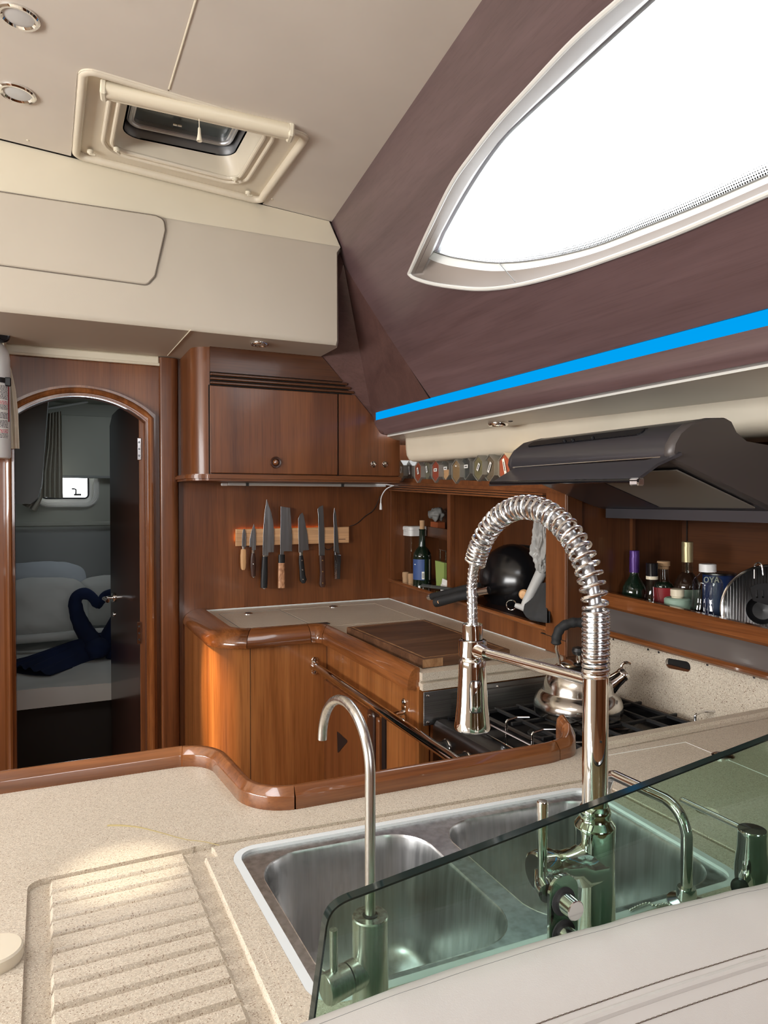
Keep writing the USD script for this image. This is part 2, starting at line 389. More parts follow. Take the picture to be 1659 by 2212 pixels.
metal('chrome_soft', (.74, .74, .74), .13)
metal('spring_steel', (.80, .80, .80), .17)
metal('nickel', (.66, .655, .63), .06)
metal('brushed', (.60, .585, .55), .27, noise=.06, nscale=(200, 200, 6))
metal('sink_steel', (.58, .58, .58), .33, noise=.05, nscale=(90, 90, 4))
metal('kettle_steel', (.56, .54, .51), .15, noise=.05, nscale=(20, 20, 120))
metal('steel_plate', (.42, .415, .41), .34, noise=.05, nscale=(3, 3, 500))
metal('steel_dark', (.16, .16, .17), .3)
metal('aluminium', (.52, .52, .53), .42)
metal('blade', (.34, .345, .35), .30, noise=.08, nscale=(300, 5, 5))
metal('blade_dark', (.27, .27, .275), .36, noise=.03, nscale=(200, 5, 5))
metal('brass', (.62, .42, .16), .3)
metal('braid', (.50, .50, .51), .33)
metal('perforated', (.33, .33, .34), .35)
plain('black', (.008, .008, .009), .45)
plain('black_gloss', (.008, .008, .010), .12)
plain('black_enamel', (.006, .006, .007), .18)
plain('cast_iron', (.010, .010, .011), .55)
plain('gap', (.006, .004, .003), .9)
plain('rubber', (.012, .012, .013), .7)
plain('white_plastic', (.72, .72, .71), .35)
plain('ivory_plastic', (.72, .655, .51), .35)
plain('blind_cream', (.70, .62, .47), .4)
plain('grey_plastic', (.055, .06, .058), .5)
plain('sealant', (.66, .69, .70), .55)
plain('paper', (.80, .79, .76), .7)
plain('ink', (.02, .02, .022), .8)
plain('ink_red', (.55, .02, .04), .6)
plain('red_dark', (.30, .012, .02), .5)
plain('hood_metal', (.070, .067, .076), .30, metallic=.5, coat_weight=.3, coat_roughness=.15)
plain('hood_side', (.085, .073, .070), .38, metallic=.2)
plain('hood_filter', (.30, .275, .235), .5, metallic=.5)
plain('cork', (.42, .26, .14), .85)
plain('purple', (.065, .022, .16), .3, metallic=.3)
plain('gold', (.42, .36, .20), .35, metallic=.7)
plain('navy', (.012, .03, .12), .4)
plain('label_blue', (.035, .075, .22), .55)
plain('mint', (.27, .38, .30), .5)
plain('green_card', (.27, .36, .10), .6)
plain('orange', (.30, .075, .022), .6)
plain('laminate_grey', (.115, .098, .092), .22, coat_weight=.3, coat_roughness=.1)
plain('lamp_lens', (.55, .54, .52), .2)
plain('plate_grey', (.20, .20, .19), .5)
plain('umbrella_white', (.48, .48, .47), .4)
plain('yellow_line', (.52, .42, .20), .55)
plain('hatch_acrylic', (.06, .08, .085), .12)
plain('bed_base_shaded', (.02, .015, .012), .7)  # near black: the unlit space below the sheet put into colour
plain('door_dark', (.030, .013, .009), .22, coat_weight=.5, coat_roughness=.12)
plain('frost', (.6, .6, .58), .5)
def emit(name, col, s):
    mat(name, {'e': ('emission', {'color': col, 'strength': s})}, surface='e.emission')
emit('led_blue', (0.0, .30, .74), 1.0)
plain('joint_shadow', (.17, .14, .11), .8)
emit('lamp_on', (1.0, .78, .45), 9.0)
emit('lamp_dim', (1.0, .93, .82), 1.2)
emit('led_amber', (1.0, .40, .06), 11.0)
def glass(name, col, rough=0.0, ior=1.5):
    mat(name, {'p': ('principled_bsdf', {'base_color': col, 'roughness': rough, 'ior': ior, 'transmission_weight': 1.0})})
def pane(name, col, tint_gloss=(1, 1, 1), ior=1.5, rough=.01, strength=1.0):
    """thin see-through sheet: tinted transparency with a mirror part by angle"""
    r0 = ((ior - 1) / (ior + 1)) ** 2
    mat(name, {'t': ('transparent_bsdf', {'color': col}), 'g': ('glossy_bsdf', {'color': tint_gloss, 'roughness': rough}), 'f': ('layer_weight', {'blend': .5}),
               'w': ('math', {'math_type': 'power', 'value2': 5.0}), 'a': ('math', {'math_type': 'multiply_add', 'value2': (1 - r0) * strength, 'value3': r0}), 'm': ('mix_closure', {})},
        [('f.facing', 'w.value1'), ('w.value', 'a.value1'), ('a.value', 'm.fac'), ('t.BSDF', 'm.closure1'), ('g.BSDF', 'm.closure2')], surface='m.closure')
pane('glass_clear', (.97, .985, .98))
pane('glass_tinted', (.69, .825, .755))
pane('glass_jar', (.80, .80, .77))
pane('clear_plastic', (.90, .90, .88))
mat('bag_film', {'t': ('transparent_bsdf', {'color': (.8, .8, .8)}), 'd': ('principled_bsdf', {'base_color': (.60, .60, .58), 'roughness': .25}), 'm': ('mix_closure', {'fac': .55})}, [('t.BSDF', 'm.closure1'), ('d.BSDF', 'm.closure2')], surface='m.closure')
plain('glass_edge', (.006, .016, .015), .08)
pane('bottle_clear', (.86, .89, .86))
pane('bottle_green', (.05, .11, .045))
plain('bottle_dark', (.006, .014, .008), .06)
plain('liquid_red', (.10, .006, .010), .1)
plain('liquid_brown', (.020, .010, .006), .1)
def spice(name, col):
    col = tuple(min(.8, c * 1.45) for c in col)
    mat(name, {'g': ('geometry', {}), 'n': ('noise_texture', {'scale': 500.0, 'detail': 2.0}), 'r': ('rgb_ramp', {'ramp': [(.3, k(col, .7)), (.7, k(col, 1.25))]}), 'p': ('principled_bsdf', {'roughness': .9})},
        [('g.position', 'n.vector'), ('n.fac', 'r.fac'), ('r.color', 'p.base_color')])
SP = {'sand': (.42, .31, .20), 'pepper': (.10, .075, .06), 'paprika': (.22, .045, .018), 'herb': (.12, .105, .07), 'chili': (.24, .04, .018), 'ginger': (.45, .25, .12),
      'cumin': (.20, .12, .055), 'black': (.03, .03, .03), 'olive': (.14, .12, .06), 'brown': (.12, .085, .055), 'red': (.30, .06, .025)}
for n_, c_ in SP.items(): spice('spice_' + n_, c_)
# ------------------------------------------------------------------ the saloon shell
ZT = 0.92                    # worktops
YB = 2.90                    # bulkhead with the knives
def zc(x): return 2.44 - .061 * x
CN, CC = (.061, 0, 1), 2.44
cpx = lambda px, py: at_n(px, py, CN, CC)
struct('floor', box(-2.4, 1.9, -3.0, 5.3, -.05, 0), 'sole')
w = sthing('wall_left', 'white liner wall of the saloon with a long window')
lw = Polygon([(-3, 0), (2.9, 0), (2.9, 2.7), (-3, 2.7)]).difference(sbox(-.6, 1.8, 1.28, 1.91))  # opening out of view, set low so light reaches ceiling and soffit
obj('liner', prism(lw, .05, frame((-2.4, 0, 0), (0, 1, 0), (0, 0, 1))), 'moulded_cream', w)
obj('lower_panel', box(-2.39, -2.3, -3, 2.9, 0, 1.15), 'moulded_cream', w)  # out of view, made cream to bounce light up to the soffit
bw = sbox(-2.4, 1.9, 0, 2.7).difference(sbox(-.4, .6, 1.1, 2.35))
w = sthing('wall_back', 'wooden bulkhead behind the saloon with the companionway')
obj('panel', prism(bw, .05, frame((0, -3.0, 0), (1, 0, 0), (0, 0, 1))), 'cherry_z', w)
struct('wall_right', box(1.85, 1.9, -3, 5.3, 0, 1.66), 'cherry_dark_z')  # outer hull side out of view, closes the room against sky light

# ceiling: two vinyl panels with a seam, around the hatch recess
HX0, HX1, HY0, HY1 = .080, .690, 1.905, 2.425
ceil = sthing('ceiling', 'cream vinyl headliner panels with a thin seam')
sx = .294
def ceil_panel(poly, t=.012, lift=0.0, r=.004):
    m = bprism(poly, t, r)            # extruded up, flip so that the chamfer faces the room
    v, f = geo(m); v = v.copy(); v[:, 2] = -v[:, 2] + t + lift + zc(0) - .061 * v[:, 0]
    return tm(v, f[:, ::-1])
hole = Polygon(rrect(HX1 - HX0, HY1 - HY0 + .1, .045, 6, (HX0 + HX1) / 2, (HY0 + HY1 + .1) / 2))
left = Polygon([(-2.4, -3), (sx - .002, -3), (sx - .002, 2.42), (-2.4, 2.42)]).difference(hole)
rightp = Polygon([(sx + .002, -3), (.40, -3), (.955, 2.43), (sx + .002, 2.42)]).difference(hole)
lefts = left.difference(sbox(-1.15, -.35, -.2, .6))
for pl in (lefts, rightp):
    m = prism(pl, .012); v, f = geo(m); v = v.copy(); v[:, 2] += zc(0) - .061 * v[:, 0]
    obj('panel', tm(v, f), 'headliner', ceil, smooth=False)
m = prism(Polygon([(-2.4, -3), (.42, -3), (.985, 2.43), (.985, 2.9), (-2.4, 2.9)]).difference(sbox(HX0 + .03, HX1 - .03, HY0 + .03, HY1 - .03)).difference(sbox(-1.15, -.35, -.2, .6)), .03); v, f = geo(m); v = v.copy(); v[:, 2] += .014 + zc(0) - .061 * v[:, 0]
obj('deckhead', tm(v, f), 'joint_shadow', ceil, smooth=False)
for p in ((60, 303), (588, 430)):     # two screw caps
    q = cpx(*p); q[2] = zc(q[0])
    obj('screw_cap', sphere(q, .0045, 2, (1, 1, .5)), 'ivory_plastic', ceil)

obj('seam_strip', tube([(sx, y, zc(sx) + .0008) for y in (-2.9, HY0 - .01)], .0030, 8), 'gelcoat_cream', ceil)
# moulded deck beam over the bulkhead
bm = sthing('trim_1', 'cream moulded beam box over the bulkhead with an access panel')
def beam_profile(x0, x1, s):
    out = []
    for x in (x0, x1):
        top = zc(x)
        out.append([(x, 2.428, top), (x, 2.404, 2.285), (x, 2.398, 2.262), (x, 2.396, 1.945), (x, 2.408, 1.930), (x, 2.9, 1.928), (x, 2.9, top)])
    return out
P0, P1 = beam_profile(-2.4, .955, 0)
Q = [np.array(p) for p in P1]
Q[0][0] = .938; Q[1][0] = .972
end = []
for p, dx in zip(Q, (0, 0.002, .007, .010, .010, .010, 0)):
    end.append(p + [dx, .012 if p[1] < 2.8 else 0, 0])
end2 = [p + np.array([.018 if i not in (0, 6) else .005, .034 if p[1] < 2.8 else 0, 0]) for i, p in enumerate(Q)]
front = cbox(-2.4, .958, 2.396, 2.42, 1.93, 2.27)
beam = grid(np.array([P0, Q, end, end2, [p * [1, 0, 1] + [0, 2.9, 0] for p in end2]]))
obj('box', beam, 'beam_vinyl', bm, smooth=40)
band = tm([(-2.4, 2.427, zc(-2.4) - .002), (.936, 2.427, zc(.936) - .002), (.970, 2.4025, 2.286), (-2.4, 2.4025, 2.286)], [[0, 3, 2], [0, 2, 1]])
obj('upper_band', band, 'gelcoat_cream', bm)  # paler overlay: the stronger light on this slope put into colour
# access panel on the beam face
a, b, c = at_y(357, 478, 2.395), at_y(332, 617, 2.395), at_y(0, 425, 2.395)
pan = Polygon([(-1.3, c[2] - .004), (a[0] - .03, a[2] + .012), (a[0] - .004, a[2] + .004), (a[0], a[2] - .03), (b[0] + .004, b[2] + .03), (b[0] - .02, b[2]), (-1.3, b[2] + .018)]).buffer(-.022).buffer(.022)
obj('access_panel', bprism(pan, .006, .003, frame((0, 2.396, 0), (1, 0, 0), (0, 0, 1))), 'beam_vinyl', bm)
obj('panel_gap', prism(pan.buffer(.003), .002, frame((0, 2.3962, 0), (1, 0, 0), (0, 0, 1))), 'joint_shadow', bm)
# soffit joint and the raised soffit over the passage
def sline(p, q, w=.003): return rod(at_n(*p, (0, 0, 1), 1.9285), at_n(*q, (0, 0, 1), 1.9285), w, 6)
obj('soffit_seam', sline((362, 768), (412, 713), .0022), 'gelcoat_cream', bm)

# bulkhead
fr = frame((0, YB, 0), (1, 0, 0), (0, 0, 1))      # local x = X, y = Z, extrudes to -Y (towards the room)
DX0, DX1 = -.100, .353
def arch(x0, x1, zs, zt, n=24):
    cx = (x0 + x1) / 2; hw = (x1 - x0) / 2; s = zt - zs; R = (hw * hw + s * s) / (2 * s)
    return [(x, zt - R + math.sqrt(max(R * R - (x - cx) ** 2, 0))) for x in np.linspace(x0, x1, n)]
inner = [(DX0, 0)] + arch(DX0, DX1, 1.672, 1.757) + [(DX1, 0)]
outer = [(DX0 - .036, 0)] + arch(DX0 - .036, DX1 + .036, 1.700, 1.797) + [(DX1 + .036, 0)]
wf = sbox(-2.4, 1.85, 0, 2.5).difference(Polygon(outer).buffer(-.004)).difference(sbox(1.22, 1.9, 1.73, 2.6))
wl_ = sthing('wall_front', 'cherry veneered bulkhead with the arched doorway and the knife wall')
obj('panel', prism(wf, .03, frame((0, YB + .03, 0), (1, 0, 0), (0, 0, 1))), 'cherry_z', wl_)
tr = sthing('trim_2', 'arched cherry moulding around the doorway')
moul = Polygon(outer).difference(Polygon(inner))
obj('moulding', cat(prism(moul, .022, fr), prism(Polygon(outer).buffer(-.008).difference(Polygon(inner).buffer(.006)), .030, fr)), 'cherry_gloss_z', tr)
bead = [np.array([x, YB - .03, z]) for x, z in outer[1:-1]]
obj('bead', tube(np.array([[DX0 - .018, YB - .028, 0]] + [[x, YB - .028, z] for x, z in arch(DX0 - .018, DX1 + .018, 1.686, 1.777)] + [[DX1 + .018, YB - .028, 0]]), .011, 10), 'cherry_gloss_z', tr)
obj('jamb_lining', prism(moul, .05, frame((0, YB + .05, 0), (1, 0, 0), (0, 0, 1))), 'cherry_matt', tr)
# rounded post between doorway and galley
po = sthing('trim_3', 'rounded cherry corner post between doorway and galley')
x0, x1 = .405, .478
prof = [(x0, YB), (x0, YB - .018)] + [(x0 + .010 + .010 * math.cos(t) * -1, YB - .018 - .010 * math.sin(t)) for t in np.linspace(0, PI / 2, 5)] + [(x1 - .03 + .03 * math.sin(t), YB - .028 + .03 * (1 - math.cos(t))) for t in np.linspace(0, PI / 2 * .95, 6)] + [(x1, YB)]
obj('post', prism(Polygon(prof).buffer(0), 1.925), 'cherry_z', po)
obj('flute', box(.478, .492, YB - .006, YB, 0, 1.925), 'cherry_dark_z', po)
# white moulding strip where bulkhead meets the soffit
obj('cornice', cbox(-2.4, .405, YB - .022, YB, 1.895, 1.929, .005), 'gelcoat_cream', bm)
obj('cornice_bead', rod((-2.4, YB - .02, 1.897), (.405, YB - .02, 1.897), .006, 8), 'gelcoat_cream', bm)

# sloping cherry side of the coachroof with the big window
def XS(Y, z):
    xt = .947 + (Y - 2.435) * .110
    return 1.18 + (xt - 1.18) * (z - 1.716) / (2.385 - 1.716)
gs = lambda p: p[0] - XS(p[1], p[2])
spx = lambda px, py: at_f(px, py, gs)
def lift(poly, off=0.0, th=.02, refine=.12):
    """polygon in (Y, z) laid on the sloping side, thickness outwards"""
    gs_ = [g for g in getattr(poly, 'geoms', [poly]) if g.area > 1e-8]; ms = []
    for g in gs_:
        m = trimesh.creation.extrude_polygon(g.segmentize(refine), th, engine='earcut')
        m = m.subdivide_to_size(refine * 1.6, max_iter=12) if refine < .2 else m; v, f = geo(m)
        q = np.c_[XS(v[:, 0], v[:, 1]) + off + v[:, 2], v[:, 0], v[:, 1]]; ms.append(tm(q, f))
    return cat(*ms)
low = [(885, 592), (896, 601), (930, 612), (977, 620), (1041, 625), (1116, 617), (1220, 591), (1336, 552), (1451, 509), (1567, 460), (1659, 420)]
upp = [(908, 540), (931, 491), (977, 399), (1024, 332), (1076, 266), (1139, 197), (1220, 110), (1278, 55), (1342, 0)]
yz = lambda P: [spx(*p)[1:] for p in P]
sm2 = lambda P: [q[:2] for q in smooth_path([(a, b, 0) for a, b in P], 5)]
lo, up = sm2(yz(low)), sm2(yz(upp))
lo += [lo[-1] + (lo[-1] - lo[-15]) * s for s in (.5, 1.0)]
up += [up[-1] + (up[-1] - up[-11]) * s * [1, .55] for s in (.5, 1.0, 1.6)]
aft = [(lo[-1][0] - .07, lo[-1][1] + .07), (lo[-1][0] - .06, (lo[-1][1] + up[-1][1]) / 2)]
opening = Polygon([tuple(p) for p in lo] + [tuple(p) for p in aft] + [tuple(p) for p in up[::-1]]).buffer(0)
glow = [(937, 543), (960, 551), (989, 558), (1070, 568), (1162, 561), (1278, 535), (1394, 491), (1509, 445), (1659, 379)]
gup = [(954, 503), (989, 439), (1035, 364), (1082, 300), (1134, 248), (1220, 168), (1307, 87), (1402, 0)]
GO = .11
gs2 = lambda p: p[0] - XS(p[1], p[2]) - GO
gyz = lambda P: [at_f(*p, gs2)[1:] for p in P]
gl, gu = sm2(gyz(glow)), sm2(gyz(gup))
gl += [gl[-1] + (gl[-1] - gl[-11]) * s for s in (.4, .8)]
gu += [gu[-1] + (gu[-1] - gu[-11]) * s * [1, .4] for s in (.5, 1.0, 1.5)]
gaft = [(gl[-1][0] - .05, gl[-1][1] + .06), (gl[-1][0] - .05, (gl[-1][1] + gu[-1][1]) / 2)]
gpoly = Polygon([tuple(p) for p in gl] + [tuple(p) for p in gaft] + [tuple(p) for p in gu[::-1]]).buffer(0)
S1, S2 = spx(742, 570), spx(932, 866)
F1, F2 = at_y(690, 765, 2.62), at_y(806, 905, 2.62)
panel = Polygon([(-3.0, 1.716), (S2[1], 1.716), (S1[1], S1[2]), (S1[1] + .02, 2.42), (-3.0, 2.42)]).difference(opening.buffer(.004))
wr = sthing('trim_4', 'dark sloping cherry coachroof side around the big window')
obj('panel', lift(panel), 'hazed_veneer_roof', wr)
fv = np.array([S1, S2 + [0, 0, -.004], F2 + [0, 0, -.012], F1, F1 + [-.09, -.01, .30], S1 + [-.06, .04, .22]])
fc = tm(np.vstack([fv, fv + [.03, 0, .02]]), [[0, 1, 2], [0, 2, 3], [0, 3, 4], [0, 4, 5], [6, 8, 7], [6, 9, 8], [6, 10, 9], [6, 11, 10]])
obj('forward_panel', fc, 'veneer_diag', wr, smooth=False)
obj('panel_seam', rod(S1 + [-.0005, 0, 0], S2 + [-.0005, 0, 0], .0012, 6), 'gap', wr)
obj('backing', box(1.205, 1.9, 2.645, 2.66, 1.6, 1.72), 'cherry_dark_z', wr)
# the window itself
win = sthing('window_1', 'large eyebrow coachroof window with white frame and bright sky')
def resample(P, n):
    P = np.array(P); s = np.r_[0, np.cumsum(np.linalg.norm(np.diff(P, axis=0), axis=1))]
    t = np.linspace(0, s[-1], n); return np.c_[np.interp(t, s, P[:, 0]), np.interp(t, s, P[:, 1])]
def ringof(l, a, u):
    return np.vstack([resample(l, 90), resample(smooth_path([(*l[-3], 0), (*l[-1], 0)] + [(*x, 0) for x in a] + [(*u[-1], 0), (*u[-2], 0)], 8)[8:-8, :2], 34)[1:-1], resample(u[::-1], 50), resample([u[0], l[0]], 4)[1:-1]])
R0, R1 = ringof(lo, aft, up), ringof(gl, gaft, gu)
put3 = lambda R, off: np.c_[XS(R[:, 0], R[:, 1]) + off, R[:, 0], R[:, 1]]
A0, A3 = put3(R0, 0.0), put3(R1, GO)
ctr = R1.mean(0); Rm = R0 * .5 + R1 * .5
A1 = put3(R0 * .86 + R1 * .14, .045); A2 = put3(R0 * .3 + R1 * .7, .085)
Am = A2
obj('reveal', grid(np.stack([A0, A1, Am]), close_v=True), 'reveal_tan', win, smooth=40)
obj('outer_flange', grid(np.stack([Am, A2, A3]), close_v=True), 'gelcoat_white', win, smooth=40)
obj('trim_bead', tube(np.vstack([A0, A0[:1]]) + [-.003, 0, 0], .0055, 8, caps=False), 'gelcoat_white', win)
obj('glass_pane', lift(gpoly.buffer(.03), GO + .004, .005, .08), 'glass_clear', win)
obj('outer_frame', lift(gpoly.buffer(.09).difference(gpoly.buffer(.0005)), GO + .012, .01, .06), 'aluminium', win)
q0, q1 = spx(1104, 612), at_f(1080, 568, gs2)
obj('reveal_joint', rod(q0 + [.012, 0, .006], q1 + [-.004, 0, 0], .0012, 6), 'plate_grey', win)
q0, q1 = spx(980, 402), at_f(992, 430, gs2)
obj('glass_seal', tube(np.array([[XS(p[0], p[1]) + GO - .001, p[0], p[1]] for p in gl]), .0022, 8), 'plate_grey', win)
dots = []
edge = LineString(gl); inner_ = gpoly
for row, off in enumerate((.004, .0085, .013, .0172)):
    ln = next(q for q in (edge.parallel_offset(off, sd, join_style=1) for sd in ('left', 'right')) if inner_.contains(q.interpolate(q.length / 2))); L = ln.length
    for s in np.arange(.0, L, .0052):
        p = ln.interpolate(s + (.0026 if row % 2 else 0))
        if p.x > 1.95: continue
        if inner_.contains(p):
            r_ = (.0019, .0016, .0012, .0008)[row]; a_ = np.arange(6) * PI / 3
            q = np.c_[p.x + r_ * np.cos(a_), p.y + r_ * np.sin(a_)]; q3 = np.c_[XS(q[:, 0], q[:, 1]) + GO + .0006, q]
            dots.append(tm(q3, [[0, 2, 1], [0, 3, 2], [0, 4, 3], [0, 5, 4]]))
obj('frit_dots', cat(*dots), 'gap', win, smooth=False, kind='stuff', label='rows of small black dots printed along the glass edge')

# rail with the blue light strip and the white soffit under the coachroof
rl = sthing('trim_5', 'cherry rail under the coachroof with a white underside')
Y1 = 2.548
pr = [(1.178, 1.684), (1.172, 1.660), (1.172, 1.640), (1.180, 1.622), (1.20, 1.6185), (1.26, 1.6185), (1.26, 1.684)]
m = prism(Polygon(pr), 5.5, frame((0, 2.50, 0), (1, 0, 0), n=(0, -1, 0)) if False else None)
def ext_y(poly, y0, y1):
    m = prism(poly, y1 - y0); v, f = geo(m); return tm(np.c_[v[:, 0], y0 + v[:, 2], v[:, 1]], f[:, ::-1])
rail = ext_y(Polygon(pr), -3.0, 2.47)
e = [np.array([[x, 2.47 + .075 * math.sin(t), 1.684 - (1.684 - z) * (1 - .0 * t) if t < 1e-9 else 1.684 - (1.684 - z) * math.cos(t)] for x, z in pr]) for t in np.linspace(0, PI / 2 * .98, 8)]
obj('rail', cat(rail, grid(np.array(e), close_v=True)), 'hazed_veneer_roof', rl)
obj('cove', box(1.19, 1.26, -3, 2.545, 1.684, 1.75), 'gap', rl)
sof = Polygon([(-3.0, 1.195), (2.475, 1.195), (2.60, 1.30), (2.64, 1.86), (-3.0, 1.86)])
m = prism(sof, .02); v, f = geo(m); obj('soffit', tm(np.c_[v[:, 1], v[:, 0], v[:, 2] + 1.614], f[:, ::-1]), 'gelcoat_white', rl)
led = thing('led_strip', 'glowing blue light strip above the cherry rail below the big window', 'light strip', (1.18, 0, 1.684))
obj('diffuser', ext_y(Polygon([(1.1795, 1.685), (1.19, 1.685), (1.19, 1.715), (1.1795, 1.7145)]), -2.9, Y1), 'led_blue', led, label='bright blue diffuser')
# ------------------------------------------------------------------ galley furniture: far corner
# S = front plane of the open shelves along the hull
SA, SB = np.array([1.411, 2.9, 0]), np.array([1.345, 1.635, 0])
SU = (SB - SA) / np.linalg.norm(SB - SA); SN = np.cross(SU, [0, 0, 1.0]); SC = SN @ SA
sfr = frame(SA, SU, (0, 0, 1))                  # x along the hull towards the camera, y up, z into the room
spt = lambda px, py, off=0.0: (lambda p: ((p - SA) @ SU, p[2]))(at_n(px, py, SN, SC + off))
def sw(s, z, n=0.0): return SA + SU * s + np.array([0, 0, z]) + SN * n
# G = cupboard face under the run beside the cooker
GA, GB = np.array([.896, 2.345, 0]), np.array([.873, 1.628, 0])
GU = (GB - GA) / np.linalg.norm(GB - GA); GN = np.cross(GU, [0, 0, 1.0]); GC = GN @ GA
gfr = frame(GA, GU, (0, 0, 1))
gpt = lambda px, py, off=0.0: (lambda p: np.array([(p - GA) @ GU, p[2]]))(at_n(px, py, GN, GC + off))
def gw(s, z, n=0.0): return GA + GU * s + np.array([0, 0, z]) + GN * n
YFACE = 2.345
arcc = lambda cx, cy, r, a0, a1, n=10: [(cx + r * math.cos(t), cy + r * math.sin(t)) for t in np.linspace(math.radians(a0), math.radians(a1), n)]
outl = [(.500, 2.898)] + arcc(.62, 2.465, .12, 180, 270, 14) + [(GA[0], YFACE), (GB[0], GB[1]), (1.335, 1.628), (1.40, 2.898)]
cb = thing('base_cabinet', 'honey brown cherry base cabinet with a rounded corner below the far worktop', 'cabinet', (.9, 2.3, 0))
obj('body', prism(Polygon(outl), .874), 'cherry_warm', cb, smooth=25)
obj('panel_joint', box(.6185, .6200, YFACE - .0006, YFACE + .002, .02, .882), 'gap', cb)
obj('corner_joint', rod((GA[0] - .0012, YFACE - .001, .02), (GA[0] - .0012, YFACE - .001, .882), .0014, 6), 'cherry_dark_z', cb)
obj('end_post', cbox(GB[0] - .0015, GB[0] + .034, GB[1] - .006, GB[1] + .02, 0, .884, .003), 'cherry_warm', cb)
# cupboard door on the G face
d0, d1 = gpt(697, 1467), gpt(826, 1540)
dz = .735
dr = Polygon(rrect(d1[0] - d0[0], dz - .12, .012, 4, (d0[0] + d1[0]) / 2, (dz + .12) / 2))
do = obj('door', bprism(dr, .012, .003, gfr), 'cherry_z', cb)
dpath = str(do.GetPath())
class _P:                                           # a part that carries sub-parts
    def __init__(s, p): s.p = p
    def GetPath(s): return s.p
t3 = [gpt(737, 1582), gpt(757, 1600), gpt(738, 1622)]
obj('finger_pull', prism(Polygon([tuple(p) for p in t3]).buffer(.004), .0012, gfr, z=.0122), 'black', do)
obj('hinge', cat(cbox(0, .009, 0, .15, 0, .012, .002) if False else rod(gw(d0[0] - .006, .60, .008), gw(d0[0] - .006, dz, .008), .006, 8)), 'rosewood', do)
e0 = gpt(806, 1548)
obj('edge_grip', bprism(Polygon(rrect(.052, .62, .02, 5, e0[0] + .024, .44)), .020, .004, gfr), 'rosewood', do, label='dark rounded grip along the door edge')
obj('gasket', prism(sbox(d1[0] + .004, d1[0] + .030, .10, .75), .004, gfr), 'black', cb)
obj('catch', lathe([(0, 0), (.005, 0), (.005, .008), (0, .010)], 12, gw(e0[0] + .03, dz - .0, .02), GN), 'chrome', cb)

# worktop of the far corner
zt0 = ZT - .045
wt_in = [(.575, 2.898), (.575, 2.452), (.60, 2.412), (.66, 2.385), (.842, 2.380), (.895, 2.345), (.879, 1.612), (1.352, 1.612), (1.352, 1.64), (1.408, 2.898)]
cw = thing('corner_worktop', 'cream speckled worktop in the far corner with flush icebox lids', 'worktop', (.9, 2.3, zt0))
obj('slab', cat(prism(Polygon(wt_in), .020, z=ZT - .02), prism(Polygon(wt_in[:6] + [(.879, 1.622), (1.352, 1.622), (1.352, 1.64), (1.408, 2.898)]), .006, z=ZT - .026),
                prism(Polygon(wt_in[:6] + [(.8765, 1.605), (1.352, 1.605), (1.352, 1.64), (1.408, 2.898)]), .018, z=ZT - .044)), 'solid_surface', cw)
lidp = [at_z(p[0], p[1], ZT)[:2] for p in ((495, 1332), (543, 1362), (735, 1352), (735, 1319))]
lid1 = Polygon([tuple(p) for p in lidp])
lm = lambda c: prism(c.buffer(.0012).exterior.buffer(.0012), .0006, z=ZT)
obj('lid_seam', lm(Polygon([(.615, 2.80), (.615, 2.405), (.86, 2.40), (.86, 2.80)])), 'plate_grey', cw)
obj('lid_seam', lm(Polygon([(.87, 2.80), (.87, 2.37), (1.27, 2.35), (1.29, 2.80)])), 'solid_surface', cw)
for q in ((536, 1326), (720, 1311)):
    p = at_z(*q, ZT); lt = obj('lid_latch', lathe([(0, 0), (.019, 0), (.019, .0025), (.014, .004), (0, .004)], 20, p), 'chrome_soft', cw)
    obj('finger_hole', lathe([(0, .0042), (.011, .0042), (.011, .0046), (0, .0046)], 16, p), 'black', lt)
p = at_z(682, 1349, ZT)
obj('vent_plate', cbox(p[0] - .05, p[0] + .05, p[1] - .016, p[1] + .016, ZT, ZT + .003, .001), 'steel_dark', cw)
obj('sealant_bead', cat(rod((.58, 2.896, ZT + .002), (1.405, 2.896, ZT + .002), .0035, 6), rod(sw(.0, ZT + .002, .002), sw(1.2, ZT + .002, .002), .002, 6)), 'sealant', cw, label='white sealant line')

# fiddle rail of the far worktop: bullnose in joined sections
NP = [(0, -.045), (0, .010), (.10, .0135), (.35, .0125), (.62, .005), (.85, -.009), (.97, -.024), (1.0, -.036), (.98, -.045)]
def nose(I, O, n=26):
    I, O = resample(I, n), resample(O, n)
    V = np.array([[[*(i + (o - i) * l), ZT + h] for l, h in NP] for i, o in zip(I, O)])
    m = grid(V, close_v=True); k_ = len(NP)
    caps = []
    for V_, fl in ((V[0], 1), (V[-1], 0)):
        f = [[0, j, j + 1] for j in range(1, k_ - 1)]; c = tm(V_, f); c.faces = c.faces[:, ::-1] if fl else c.faces; caps.append(c)
    return cat(m, *caps)
fr1 = cw
I0 = [(.578, 2.896), (.578, 2.455)] + arcc(.645, 2.447, .066, 180, 262, 8)[1:]
O0 = [(.492, 2.896), (.492, 2.50)] + arcc(.628, 2.452, .136, 180, 258, 10)[1:] 
obj('fiddle_rail', nose(I0, O0), 'cherry_gloss_y', fr1)
obj('fiddle_rail', nose([(.638, 2.3815), (.826, 2.378)], [(.6015, 2.3188), (.826, 2.3178)], 6), 'cherry_gloss_x', fr1)
obj('fiddle_rail', nose([(.828, 2.378), (.862, 2.372), (.886, 2.350), (.892, 2.322)], [(.828, 2.3178), (.845, 2.315), (.853, 2.305), (.856, 2.292)], 12), 'cherry_gloss_x', fr1)
obj('fiddle_rail', nose([(.8925, 2.320), (.880, 1.628)], [(.8565, 2.290), (.846, 1.632)], 6), 'cherry_gloss_y', fr1)

